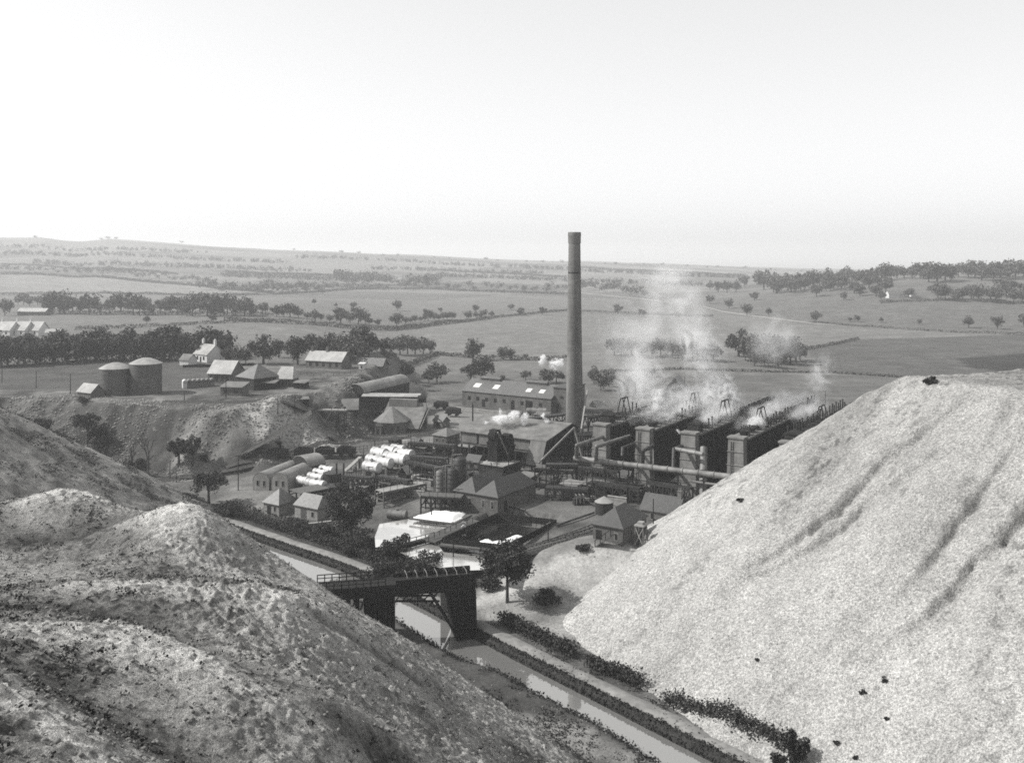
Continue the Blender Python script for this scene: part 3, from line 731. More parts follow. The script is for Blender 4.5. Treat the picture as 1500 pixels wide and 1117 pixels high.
# double hipped engine house by the ponds (two roofs over one body)
t = house('stone building under a pair of hipped slate roofs beside the fenced dark tank', 'works building', 729, 753, 5.3, 15, 3.3, 2.9, 'hy', rm='slate_dark', win=[('f', 1.3, .9, .9, 1.6), ('f', 3.6, .9, .9, 1.6)], doors=[('f', .7, 0, .9, 2.2)] and [('r', 3.0, 0, 1.1, 2.2)], name='engine_house')
pos = np.array(t.location) - U * 5.6
b = MB(); b.box(-5.3, .3, 0, 13, -1, 3.3); b.obj('wall', 'stone_wall', t).location = (-5.6, 0, 0)
r = MB(); V = [(-5.6,-.3,3.303),(.28,-.3,3.303),(.28,13.3,3.303),(-5.6,13.3,3.303),(-5.6,-.3,3.48),(.28,-.3,3.48),(.28,13.3,3.48),(-5.6,13.3,3.48),(-2.65,2.6,6.2),(-2.65,10.7,6.2)]
r.add(V, [(5,6,9,8),(7,4,8,9),(4,5,8),(6,7,9),(3,2,1,0),(0,1,5,4),(1,2,6,5),(2,3,7,6),(3,0,4,7)]); r.obj('roof', 'slate_dark', t).location = (-5.6, 0, 0)
for sx in (1.4, 3.9):
    q = MB(); q.box(-sx - .45, -sx + .45, -.05, .1, .9, 2.5); q = q.obj('window', 'timber_pale', t); q.location = (-5.6, 0, 0)
    g = MB(); g.box(-sx - .35, -sx + .35, -.065, 0, 1.0, 2.4); g.obj('pane', 'glass_dark', q)
house('stone house with a steep hipped slate roof at the foot of the pale tip', 'works building', 912, 801, 5.7, 9.6, 3.0, 2.8, 'hy', rm='slate_dark', win=[('f', 1.2, .9, .8, 1.3), ('r', 3.2, 1.0, .8, 1.3), ('r', 6.4, 1.0, .8, 1.3)], doors=[('f', 4.6, 0, 1.1, 2.2)], name='weigh_house')
house('stone cottage with gabled slate roof and one end chimney below the long pipe', 'works building', 991.5, 773, 7.6, 5.6, 2.7, 2.5, 'gx', rm='slate_dark', win=[('f', 5.2, .9, .9, 1.3)], doors=[('f', 4.4, 0, 1.3, 1.0, 'soot')], chim=[(-.5, 2.8, 6.4)], name='stone_cottage')
house('small stone store with pyramid slate roof, left of a pair on the canal side', 'works building', 408.5, 756, 4.7, 5.2, 2.3, 2.9, 'pyr', 'pale_stone', 'slate_glare', win=[('f', 1.2, .8, .8, 1.2)], doors=[('f', 3.0, 0, 1.2, 1.9)], name='store_hut', rf=1)
house('stone store with longer hipped slate roof, right of the canal side pair', 'works building', 465, 763, 6.6, 4.2, 2.4, 2.4, 'hx', 'pale_stone', 'slate_glare', win=[('f', 1.4, .6, .9, 1.2)], doors=[('f', 4.0, 0, 1.6, 2.0, 'mid_boards')], name='store_hut', rf=.35)
A2 = math.atan2(-.3, .95)
for i, (px, py, lab) in enumerate([(421.6, 719, 'arched corrugated hut with two windows, nearer the white tanks of the twin pair'), (394, 718.5, 'arched corrugated hut with two windows, outer one of the twin pair')]):
    house(lab, 'arched hut', px, py, 4.3, 14, 1.9, 2.1, 'by', 'pale_stone', 'sheet_roof', win=[('f', 1.3, .9, .75, 1.4), ('f', 3.0, .9, .75, 1.4)], name='arched_hut', ang=A2, group='arched huts', ov=.12)
house('shorter arched corrugated hut standing behind the twin arched huts', 'arched hut', 477, 690, 5.0, 7, 1.9, 2.0, 'bx', 'dark_boards', 'sheet_roof', name='arched_hut', ang=A2 + math.radians(62), group='arched huts', ov=.12)
# octagonal engine house with porch
p = HIT(566, 634) + Vv * 2.6
t = thing('octagonal_house', 'eight sided stone house with pointed slate roof below the gantry sheds', 'works building', p, ANG)
b = MB(); b.lathe([(5.1, -1), (5.1, 3.3)], 8); b.obj('wall', 'stone_wall', t)
b = MB(); b.lathe([(5.6, 3.303), (5.6, 3.5), (.12, 7.6), (.05, 7.9)], 8); b.obj('roof', 'slate_glare', t)
b = MB(); b.box(-1.1, 1.1, -6.4, -4.2, -1, 2.6); b.extr([(-1.3, 2.6), (1.3, 2.6), (0, 3.6)], 'y', -6.6, -4); b.obj('porch', 'mid_boards', t)
b = MB(); b.box(-.55, .55, -6.46, -6.3, 0, 2.1); b.obj('door', 'soot', t)
for k in (-2.5, -.4, 1.6):
    b = MB(); a = math.radians(-22.5 + 45 * k / 2); x, y = 4.75 * math.cos(a * 1.0), 4.75 * math.sin(a)
    b.box(4.62, 4.78, k - .4, k + .4, .9, 2.4); b.obj('window', 'glass_dark', t).rotation_euler = (0, 0, math.radians(-22.5) if k < 0 else math.radians(22.5))
house('small hipped office with pale roof between the octagonal house and dark shed', 'works building', 654, 653, 4.6, 6.2, 2.5, 1.9, 'hx', 'stone_wall', 'slate_glare', win=[('f', 1.1, .8, .8, 1.2), ('f', 3.2, .8, .8, 1.2), ('r', 1.5, .8, .8, 1.2), ('r', 4.5, .8, .8, 1.2)], name='office_hut')
# long workshop with roof lights
t = house('long stone workshop with four bright roof lights behind the chimney', 'workshop', 807, 606, 36, 13, 5.0, 3.6, 'gx', 'stone_wall', 'slate', win=rowwin('f', 4, 33, 9, 2.0, 1.2, 1.3), doors=[('f', 8.5, 0, 2.6, 3.6), ('f', 15, 0, 1.4, 2.6), ('f', 27, 0, 1.4, 2.6)], name='workshop', panes=False, skylights=[(5.0, 2.0, .3, .55), (10.2, 2.0, .3, .55), (23.5, 2.3, .3, .6), (31.5, 2.6, .3, .6)])
for sx in (9, 28):
    q = MB(); q.box(-sx - 4, -sx + 4, 5.6, 7.4, 8.3, 9.1); q.extr([(5.3, 9.1), (7.7, 9.1), (6.5, 9.7)], 'x', -sx - 4.2, -sx + 4.2); q.obj('roof_vent', 'slate', t)
house('taller square stone block joined to the end of the long workshop', 'workshop', 829, 606.5, 4.7, 13, 8.4, 1.0, 'flat', 'stone_wall', 'slate_dark', win=[('f', 1.6, 5, 1.4, .8)], doors=[('f', 3.2, 0, 1.0, 3.0)], name='stone_block', panes=False)
# great dark shed with sliding doors, raised on posts, gable toward the chimney
t = thing('bunker_shed', 'dark raised shed with sloping roof and row of hatch doors before the chimney', 'shed', HIT(806, 690), ANG)
b = MB(); b.box(-26, -4.5, -1.2, 3, 4.6, 7.3); b.box(-26, -4.5, -1.2, 14, 4.1, 4.6); b.extr([(3, 4.6), (14.3, 4.6), (14.3, 8.4), (11, 9.7), (3, 8.2)], 'x', -26, -25.7); b.obj('wall', 'mid_boards', t)
b = MB()
for a, c, y0, y1, z0, z1 in [(-26.6, 0, -1.9, 11, 7.4, 9.9), (-26.6, 0, 11, 15, 9.9, 8.3)]:
    b.hexa([(a, y0, z0), (c, y0, z0), (c, y1, z1), (a, y1, z1), (a, y0, z0 + .2), (c, y0, z0 + .2), (c, y1, z1 + .2), (a, y1, z1 + .2)])
b.hexa([(-4.4, -4.4, 2.0), (0, -4.4, 2.0), (0, -1.95, 7.4), (-4.4, -1.95, 7.4), (-4.4, -4.2, 1.9), (0, -4.2, 1.9), (0, -1.75, 7.3), (-4.4, -1.75, 7.3)])
b.obj('roof', 'tar_roof', t)
b = MB(); b.extr([(-4.3, -1), (14.4, -1), (14.4, 8.4), (11, 9.8), (-1.8, 7.3), (-4.3, 2.0)], 'x', -.6, -.3); b.obj('gable', 'soot', t)
for i in range(4):
    b = MB(); x = -25.4 + i * 5.25; b.box(x, x + 4.5, -1.36, -1.1, 4.75, 7.0); b.obj('door', 'iron_pale', t)
    b = MB(); b.box(x + 4.6, x + 5.1, -1.24, -1.1, 4.7, 7.1); b.obj('opening', 'soot', t)
for i in range(10):
    b = MB(); x = -25.8 + i * 2.35; b.beam((x, -1, -1), (x, -1, 4.1), .35); b.beam((x, 6, -1), (x, 6, 4.1), .35); b.obj('post', 'timber_black', t)
b = MB(); b.box(-25.5, -5, 5, 9, -1, 4.0); b.obj('back_wall', 'soot', t)
b = MB(); b.beam((-5.2, -2.0, 4.4), (-7.2, -4.8, -.5), .12, .5); b.beam((-4.6, -2.0, 4.4), (-6.6, -4.8, -.5), .12, .5); b.obj('stair', 'timber', t)
# gantry sheds on the bank edge
def on(px, py, z): return P(px, py, z)
house('dark gabled tipping shed at the left end of the raised sheds', 'shed', 509, 592, 7.0, 9, 3.6, 2.4, 'gy', 'dark_boards', 'tar_roof', name='tipping_shed', ang=math.radians(-8), z=6.2, lift=0)
t = house('long shed with rounded pale roof running back behind the raised sheds', 'shed', 534, 590, 6.6, 27, 3.2, 2.4, 'by', 'dark_boards', 'sheet_roof', name='round_roofed_shed', ang=math.radians(-25), z=6.4, doors=[('f', 3.3, 0, 4.8, 2.8, 'soot')])
t = house('long low raised conveyor shed with flat pale roof on dark posts', 'shed', 613, 597.5, 17.6, 3.2, 3.4, .5, 'mono', 'dark_boards', 'sheet_pale', name='conveyor_shed', ang=math.radians(-4), z=5.4, base=-.9)
for i in range(9):
    b = MB(); x = -17 + i * 2.1; b.beam((x, .3, -9), (x, .3, -.9), .4); b.beam((x, 2.9, -9), (x, 2.9, -.9), .4); b.beam((x, .3, -8), (x + 2.0, .3, -1.2), .2); b.obj('post', 'timber_black', t)
house('dark rounded lean-to hung on the right end of the conveyor shed', 'shed', 621.5, 602, 2.0, 4.2, 3.6, .8, 'bx', 'soot', 'soot', name='hoist_house', ang=math.radians(-4), z=4.8, base=-2)
t = house('shed with broad lean-to roof falling toward the octagonal house', 'shed', 612, 634, 12.5, 9, 1.2, 6.2, 'mono', 'mid_boards', 'tar_roof', name='crusher_shed', ang=math.radians(-14))
b = MB(); b.extr([(0, .9), (9, .9), (9, 7.2), (0, 1.1)], 'x', -.35, -.05); b.obj('gable', 'soot', t)
b = MB(); b.box(-12, -3, 7.4, 9.2, 6.2, 8.6); b.obj('roof_box', 'tar_roof', t)
house('open timber unloading shed with patched roof on the bank edge', 'shed', 524, 611, 11, 7, 2.4, 2.6, 'gx', 'dark_boards', 'tar_roof', name='unloading_shed', ang=math.radians(8), z=4.4, base=-2)
t = thing('tip_trestle', 'spindly timber trestle with walkway below the patched unloading shed', 'trestle', HIT(500, 628), math.radians(-6))
b = MB(); b.box(-10.5, 1.5, -.6, 1.6, 5.2, 5.5); b.obj('deck', 'timber_pale', t)
for i in range(6):
    b = MB(); x = -10 + i * 2.2; b.beam((x, -.4, -3), (x, -.4, 5.2), .25); b.beam((x, 1.4, -3), (x, 1.4, 5.2), .25); b.obj('post', 'timber_black', t)
for s in (-1, 1):
    b = MB(); b.beam((-5 - s * 2.4, -.7, 5.2), (-4 + s * 2.2, -1.4, -.5), .22); b.obj('brace', 'timber_pale', t)
b = MB()
for i in range(7): b.beam((-10.3 + i * 1.9, -.55, 5.5), (-10.3 + i * 1.9, -.55, 6.5), .1)
b.beam((-10.4, -.55, 6.5), (1.4, -.55, 6.5), .1); b.obj('railing', 'timber', t)
house('little dark box hut on the bank above the incline', 'hut', 452, 598, 2.6, 2.2, 2.6, .4, 'mono', 'soot', 'tar_roof', name='winch_hut', ang=math.radians(20))
house('low dark plank hut beside the sidings at the foot of the incline', 'hut', 412, 657, 4.2, 2.6, 2.0, .4, 'mono', 'dark_boards', 'tar_roof', name='plank_hut', ang=math.radians(10))
# white farm and cottages on the bank and beyond
house('white gabled cottage with tall chimneys in front of the dark tree belt', 'cottage', 303, 531, 8.5, 8, 3.0, 3.4, 'gx', 'whitewash', 'sheet_pale', name='white_cottage', ang=math.radians(-38), win=[('f', 2, .8, 1, 1.4), ('f', 6, .8, 1, 1.4)], doors=[('f', 4, 0, 1, 2)], chim=[(-.5, 4, 8.0), (-8, 4, 8.0)], panes=False)
house('small white outhouse beside the white gabled cottage', 'cottage', 276, 535, 4, 5, 2.0, 1.8, 'gx', 'whitewash', 'tar_roof', name='outhouse', ang=math.radians(-20), panes=False)
house('wide white roofed works office on the bank near the ladle wagons', 'works building', 338, 562, 8, 9, 3.2, 3.6, 'gx', 'stone_wall', 'sheet_pale', name='works_office', ang=math.radians(-12), win=rowwin('f', 1.2, 6.8, 4, .8, .8, 1.6), panes=False)
house('dark hip roofed store with chimney pipe behind the low stone shed', 'works building', 372, 572, 9, 9, 3.4, 4.0, 'hx', 'dark_boards', 'slate', name='hipped_store', ang=math.radians(-40), panes=False)
house('low stone shed with lean-to roof in front of the hipped store', 'works building', 354, 580, 6.6, 4.5, 2.4, 1.0, 'mono', 'stone_wall', 'tar_roof', name='stone_shed', ang=math.radians(-10), win=[('f', 2.0, .9, 1.4, .7), ('f', 5, .9, 1, .7)], panes=False)
house('square shed with gleaming white front roof on the bank', 'works building', 428, 567, 5.2, 5.6, 2.4, 3.6, 'hx', 'mid_boards', 'sheet_pale', name='white_roofed_shed', ang=math.radians(-8), win=rowwin('f', .9, 4.2, 4, .4, .6, 1.5), panes=False, rf=.3)
house('dark little lean-to beside the white roofed square shed', 'shed', 446, 570, 3.6, 3, 1.8, .6, 'mono', 'soot', 'tar_roof', name='coal_shed', ang=math.radians(-15), panes=False)
house('low dark shed left of the white roofed square shed', 'shed', 402, 570, 5, 3, 1.8, .5, 'mono', 'soot', 'tar_roof', name='coal_shed', ang=math.radians(-8), panes=False)
house('row of workers cottages with bright slate roof beyond the rubble mound', 'cottage', 500, 541, 15, 7, 2.8, 3.0, 'gx', 'stone_wall', 'sheet_pale', name='cottage_row', ang=math.radians(-22), win=rowwin('f', 2, 13, 5, .8, 1, 1.4), chim=[(-8, 3.5, 7.0), (-14.4, 3.5, 7.0)], panes=False)
house('dark roofed stable range running right from the cottage row', 'outbuilding', 560, 546, 13, 6, 2.5, 2.5, 'gx', 'stone_wall', 'slate', name='stable_range', ang=math.radians(-14), win=[('f', 11.5, .5, 1.8, 1.8)], panes=False)
house('tiny white lean-to at the end of the stable range', 'outbuilding', 533, 541, 1.9, 2, 1.9, .3, 'mono', 'whitewash', 'whitewash', name='white_porch', ang=math.radians(-10), doors=[('f', .9, .4, .5, .9)], panes=False)
house('little white roofed hut behind a dark bush on the bank crest', 'hut', 133, 583, 6, 4.5, 1.6, 2.0, 'gx', 'stone_wall', 'sheet_pale', name='crest_hut', ang=math.radians(-30), panes=False)
g = 'white cottage row beyond the tree belt at far left'
for i, (px, lab) in enumerate([(14, 'first white terraced cottage at the far left above the tree belt'), (36, 'middle white terraced cottage with dormers above the tree belt'), (56, 'end white terraced cottage with dark gable above the tree belt')]):
    house(lab, 'cottage', px, 492, 9.5, 8, 3.0, 4.2, 'gx', 'whitewash', 'sheet_pale', name='terraced_cottage', ang=math.radians(-18), win=[('f', 2.4, .8, 1.1, 1.5), ('f', 7, .8, 1.1, 1.5)], chim=[(-8.8, 4, 8.6)], panes=False, group=g)
house('white outbuilding with lean-to roof right of the terraced cottages', 'outbuilding', 88, 494, 7, 5, 2.6, 1.6, 'gx', 'whitewash', 'sheet_pale', name='outbuilding', ang=math.radians(15), panes=False)
house('long low grey farm shed in front of the far left hedgerow', 'farm building', 66, 462, 21, 8, 2.8, 2.2, 'gx', 'stone_wall', 'sheet_pale', name='farm_shed', ang=math.radians(-4), panes=False)
house('small white farmhouse among the hedgerow trees above the round tanks', 'farm building', 120, 449, 9, 6, 2.6, 2.4, 'gx', 'whitewash', 'slate_glare', name='farmhouse', ang=math.radians(-12), panes=False)
house('long white farm cottage on the hillside at right', 'farm building', 1326, 435, 16, 7, 3.0, 3.0, 'gx', 'whitewash', 'slate_glare', name='hill_cottage', ang=math.radians(6), panes=False)
house('small white byre beside the long hillside cottage', 'farm building', 1343, 434, 6, 5, 2.4, 2.0, 'gx', 'whitewash', 'slate_glare', name='byre', ang=math.radians(10), panes=False)
house('pale mansion half hidden by trees on the right hand hilltop', 'mansion', 1474, 404, 14, 10, 9, 4, 'hx', 'pale_stone', 'slate', name='mansion', ang=math.radians(8), panes=False)
house('distant white farmhouse by the wood in the hazy middle fields', 'farm building', 588, 409, 16, 9, 5, 4, 'gx', 'whitewash', 'slate_glare', name='far_farmhouse', ang=math.radians(-15), panes=False)
house('tiny far white house on the hazy left hillside', 'farm building', 170, 383, 16, 10, 5, 4, 'gx', 'whitewash', 'slate_glare', name='far_farmhouse', ang=math.radians(-5), panes=False)
house('flat pale roofed store between the double roofed house and raised shed', 'shed', 737, 700, 6.4, 6.6, 2.6, .25, 'flat', 'dark_boards', 'sheet_pale', name='flat_roofed_store', panes=False)
house('tiny upright sentry hut with one bright roof slope by the white tanks', 'hut', 596, 711, 2.2, 2.2, 2.8, 1.4, 'gy', 'soot', 'sheet_pale', name='valve_hut', panes=False, ang=math.radians(-20))
house('low dark box store in front of the small hipped office', 'shed', 653, 668, 3.4, 2.6, 1.9, .2, 'flat', 'dark_boards', 'tar_roof', name='box_store', panes=False)
house('dim gabled house behind the retort smoke, left one', 'works building', 938, 583, 8, 9, 3, 5, 'gy', 'stone_wall', 'slate', name='smoky_shed', panes=False, ang=math.radians(-20))
house('dim gabled house behind the retort smoke, right one', 'works building', 1004, 586, 8, 9, 3, 5, 'gy', 'stone_wall', 'slate', name='smoky_shed', panes=False, ang=math.radians(-20))
house('grey sheet shed with bright roof tucked under the first retort pipes', 'shed', 908, 706, 5.5, 5, 2.2, 1.6, 'gx', 'dark_boards', 'sheet_roof', name='pump_shed', panes=False)
house('low stone pump room under the elbow pipes', 'shed', 887, 728, 7, 4, 2.0, .8, 'mono', 'stone_wall', 'tar_roof', name='pump_room', panes=False)
house('pale little canopy hut at the foot of the third retort bench', 'shed', 1005, 722, 3.2, 3, 2.2, .5, 'mono', 'soot', 'sheet_pale', name='canopy_hut', panes=False)
for (px, py, w_, d_, h_, rf_, rm_, lab) in [(622,668,4,3,2.0,'mono','tar_roof','low tar roofed lean-to among the pipes behind the white tanks'),(610,662,3,2.6,2.2,'gx','slate_dark','tiny gabled store beside the long level pipe rack'),(690,668,4,3,2.2,'mono','sheet_roof','low sheet roofed hut at the left foot of the raised shed'),(640,690,3.4,2.4,2.0,'flat','tar_roof','squat flat pump box between pipe racks left of the still towers'),(700,690,3.6,3,2.2,'gx','slate_dark','little gabled hut left of the lettered wagon'),(776,716,3.6,3,2.4,'mono','tar_roof','small dark lean-to at the left end of the lattice bridge'),(842,728,4,3,2.2,'mono','sheet_roof','low sheet roofed hut below the valve staging'),(920,716,4,3,2.4,'gx','slate_dark','small slated hut between the second and third bench piers'),(535,726,3.6,2.8,1.8,'mono','tar_roof','low tarred hut behind the crown of the big leafy tree'),(572,722,3.2,2.4,2.0,'flat','tar_roof','small flat roofed box hut below the middle white tanks'),(648,628,4,3,2.2,'gx','slate','little slated hut on the road before the workshop'),(580,656,3.2,2.2,1.9,'mono','dark_boards','dark plank shed at the sidings right of the wagons'),(760,622,5,3.5,2.6,'gx','slate_dark','low gabled store behind the ridge of the raised shed'),(800,620,4,3,2.4,'mono','tar_roof','small lean-to store close left of the chimney foot')]:
    house(lab, 'shed', px, py, w_, d_, h_, 1.3 if rf_ == 'gx' else .5, rf_, 'stone_wall' if 'slate' in rm_ else 'dark_boards', rm_, name='yard_hut', panes=False, doors=[('f', w_ * .5, 0, .9, 1.7)], ang=ANG + R.uniform(-.2, .2))
# ---------------------------------------------------------------- tall chimney
cb = HIT(841.5, 652) * np.array([1, 1, 1])
cb = np.array([(841.5 - 750) / F * 255, 255, 0]); cb[2] = gz(cb[0], cb[1])
t = thing('chimney_stack', 'very tall tapering brick works chimney rising above the horizon', 'chimney', cb)
zt_ = CZ + 32 / F * 255 - cb[2]
rb, rt = 13.4 / F * 255, 8.7 / F * 255
b = MB(); b.lathe([(rb + .1, -1), (rb, 4)] + [(rb + (rt - rb) * min(1, (k / 15) ** .85), 4 + (zt_ - 7) * k / 15) for k in range(1, 16)] , 40); b.obj('shaft', 'chimney_brick', t, smooth=40)
b = MB(); b.lathe([(rt + .02, zt_ - 3.0), (rt + .12, zt_ - 2.9), (rt + .12, zt_ - 1.3), (rt + .17, zt_ - 1.1), (rt + .17, zt_ - .3), (rt + .1, zt_), (rt - .5, zt_), (rt - .5, zt_ - 1)], 40); b.obj('cap', 'chimney_brick', t, smooth=40)
b = MB(); b.lathe([(rt + .10, zt_ - 11), (rt + .16, zt_ - 10.9), (rt + .16, zt_ - 10.6), (rt + .1, zt_ - 10.5)], 40); b.obj('iron_band', 'iron', t, smooth=40)
# ---------------------------------------------------------------- oil storage tanks
for px, w_, top, lab in [(169, 44, 537, 'riveted round oil tank, shorter of the two on the bank'), (213.5, 45, 530, 'riveted round oil tank, taller of the two on the bank')]:
    p = HIT(px, 575); s = F / p[1]; r = w_ / 2 / s; h = (573 - top) / s
    t = thing('oil_tank', lab, 'storage tank', p, group='round oil tanks on the bank')
    b = MB(); b.lathe([(r, -1)] + [q for k in range(5) for q in ((r, h * k / 5), (r, h * (k + 1) / 5 - .05), (r + .04, h * (k + 1) / 5 - .05), (r + .04, h * (k + 1) / 5))], 40); b.obj('shell', 'tank_plate', t, smooth=30)
    b = MB(); b.lathe([(r + .15, h + .003), (r + .15, h + .12), (r * .6, h + 1.1), (r * .25, h + 1.6), (.2, h + 1.7)], 40); b.obj('roof', 'tank_roof', t, smooth=30)
    b = MB(); b.beam((r + .3, -.6, 0), (r + .3, -.6, h), .06); b.beam((r + .3, -.15, 0), (r + .3, -.15, h), .06)
    for k in range(16): b.beam((r + .3, -.6, k * h / 16 + .2), (r + .3, -.15, k * h / 16 + .2), .05)
    b.obj('ladder', 'iron', t)
def flat_tank(label, px, py, r, h, cone, mw='iron', mr='tar_roof', name='round_vat', group=None, n=24):
    t = thing(name, label, 'vat', HIT(px, py), group=group)
    b = MB(); b.lathe([(r, -.5), (r, h)], n); b.obj('shell', mw, t, smooth=40)
    b = MB(); b.lathe([(r + .1, h + .003), (r + .1, h + .1), (.15, h + cone)], n); b.obj('lid', mr, t, smooth=40)
    return t
flat_tank('round vat with a pale conical lid beside the steep hipped house', 885, 751, 1.85, 2.3, 1.1, 'iron', 'tank_roof')
flat_tank('round brick vat with flat lid behind the raised shed', 745, 630, 2.2, 3.2, .3, 'chimney_brick', 'tank_roof')
flat_tank('low dark open vat beside the big tree and white tanks', 486, 722, 2.0, 1.7, .1, 'iron', 'iron')
flat_tank('taller dark vat with twin pipes behind the first white tanks', 487, 706, 2.1, 2.2, .2, 'iron', 'iron')
# row of grey-white ladle cars seen as a low block with scalloped top
t = thing('tank_row', 'pale low block with scalloped top lying right of the round oil tanks', 'tank row', HIT(268, 569), math.radians(26))
for i in range(7):
    b = MB(); b.box(i * 1.35, i * 1.35 + 1.25, 0, 2.4, -.4, 2.0); b.cyl((i * 1.35 + .62, 0, 2.0), (i * 1.35 + .62, 2.4, 2.0), .62, n=12); b.obj('bay', 'whitewash' if i == 0 else 'iron_pale', t)
# ---------------------------------------------------------------- retort benches
names = ['outermost left', 'second', 'third', 'fourth', 'rightmost']
fr = [(19.8, 219), (28.9, 213), (38.0, 207.4), (47.0, 201.6), (56.2, 195.8)]
LEN = [46, 50, 56, 58, 58]
pipe_me = None
ordl = ['bench of retorts nearest the chimney, with rusty charging tubes along its top', 'second bench of retorts from the chimney, pale end pier above the pump sheds', 'bench of retorts in the middle of the five, behind the big pale downpipe', 'fourth bench of retorts from the chimney, smoking hopper on its near end', 'bench of retorts farthest from the chimney, running in behind the pale tip']
for i, (x, y) in enumerate(fr):
    z0 = gz(x, y); H = 13.9 + .1 * (i - 2) - z0 * .9
    t = thing('retort_bench', ordl[i], 'retort bench', (x, y, z0), math.atan2(-.54, .84), 'retort benches')
    b = MB(); b.taper(-2.1, 2.1, 0, 2.6, -1.5, -1.62, 1.62, .5, 2.6, H)
    b.obj('end_pier', 'concrete_pier', t)
    b = MB()
    for k in range(1, 5): f = k / 5; ww = 2.1 - .48 * f; b = MB(); b.box(-ww - .09, ww + .09, .5 * f - .12, .9 * f + .2, H * f, H * f + .16); b.obj('ledge', 'concrete_pier', t)
    b = MB(); b.box(-1.85, 1.85, .25, 2.9, H + .003, H + .35); b.obj('capstone', 'concrete_pier', t)
    L_ = LEN[i]
    b = MB(); b.taper(-1.95, 1.95, 2.61, L_, -1.5, -1.55, 1.55, 2.61, L_, H - .5); b.obj('brick_body', 'soot_shade_brick', t)
    b = MB()
    for k in range(int(L_ / 3.2)):
        for s in (-1, 1): yy = 4 + k * 3.2; b.taper(s * 2.3 - .25, s * 2.3 + .25, yy, yy + .6, -1.5, s * 1.75 - .2, s * 1.75 + .2, yy, yy + .6, H - .8)
    for s in (-1, 1):
        for hh in (.35, .62, .86): b.beam((s * 2.0, 3, H * hh), (s * 2.0, L_, H * hh), .22)
    b.obj('buttress', 'soot', t)
    b = MB(); b.box(-2.0, 2.0, 2.95, L_, H - .49, H - .1); b.obj('deck', 'tar_roof', t)
    b = MB()
    for k in range(int(L_ / 4)): yy = 5 + k * 4; b.taper(-.5, .5, yy, yy + 2.2, H - .1, -.9, .9, yy - .2, yy + 2.4, H + .9)
    b.obj('hopper', 'soot', t)
    nt = int((L_ - 5) / 2.1)
    for s in (-1, 1):
        for k in range(nt):
            if s < 0 and i in (4,) and k < 0: continue
            yy = 4.5 + k * 2.1
            if i < 4 and vn(np.array([k * .35 + 9.1 * i]), np.array([s * 5.0]), 17)[0] < (.66 if s < 0 else .52): continue
            if pipe_me is None:
                b = MB(); b.cyl((0, 0, 0), (.06, .03, 2.6), .17, n=8); b.cyl((.055, .03, 2.35), (.06, .03, 2.62), .22, n=8); o = b.obj('charging_tube', 'iron', t); pipe_me = o.data
            else:
                o = bpy.data.objects.new('charging_tube', pipe_me); COL.objects.link(o); o.parent = t
            o.location = (s * 1.6, yy, H - .1); o.rotation_euler = (R.uniform(-.04, .04), R.uniform(-.05, .05), R.uniform(0, 6)); o.scale = (1, 1, R.choice([.55, .8, .95, 1, 1, 1.05, 1.1]))
    b = MB(); b.beam((-1.9, 3, H + .9), (-1.9, L_, H + .9), .06); b.beam((1.9, 3, H + .9), (1.9, L_, H + .9), .06)
    for k in range(int(L_ / 3)):
        for s in (-1, 1): b.beam((s * 1.9, 3 + 3 * k, H - .1), (s * 1.9, 3 + 3 * k, H + .9), .06)
    b.obj('handrail', 'iron', t)
bt = [o for o in COL.objects if o.name.startswith('retort_bench')]
for i, t in enumerate(bt):
    H = 13.4
    if i in (1, 3):
        b = MB()
        for s in (-.25, .25): b.beam((s - 1.0, -.25, 0), (s - .7, .42, H), .08)
        for k in range(26): b.beam((-1.25 + .3 * k / 26, -.22 + .66 * k / 26, .3 + k * .5), (-.75 + .3 * k / 26, -.22 + .66 * k / 26, .3 + k * .5), .06)
        b.obj('ladder', 'iron', t)
    if i in (0, 2, 4):
        b = MB(); b.box(-1.3, 1.3, 3.4, 6.0, H + .5, H + 2.2); b.extr([(-1.5, H + 2.2), (1.5, H + 2.2), (0, H + 3.0)], 'y', 3.2, 6.2); b.obj('winch_cabin', 'dark_boards', t)
    yy = [12, 30, 22, 16, 26][i]
    b = MB()
    for s in (-1, 1): b.beam((s * 1.5, yy, H - .2), (s * .3, yy, H + 5.0), .2); b.beam((s * 1.5, yy + 2.5, H - .2), (s * .3, yy + 2.5, H + 5.0), .2)
    b.beam((0, yy - .6, H + 5.0), (0, yy + 3.1, H + 5.0), .3); b.obj('hoist_frame', 'iron', t)
    for k in range(3):
        b = MB(); q = 5.5 + k * (9 + i); b.box(1.75, 2.9, q, q + 3.2 - .4 * i, 5.2 + .9 * k, 5.4 + .9 * k)
        b.beam((2.8, q, 5.3 + .9 * k), (2.8, q, 6.3 + .9 * k), .08); b.beam((2.8, q + 2, 5.3 + .9 * k), (2.8, q + 2, 6.3 + .9 * k), .08); b.beam((2.8, q, 6.3 + .9 * k), (2.8, q + 2.4, 6.3 + .9 * k), .08); b.obj('platform', 'iron', t)
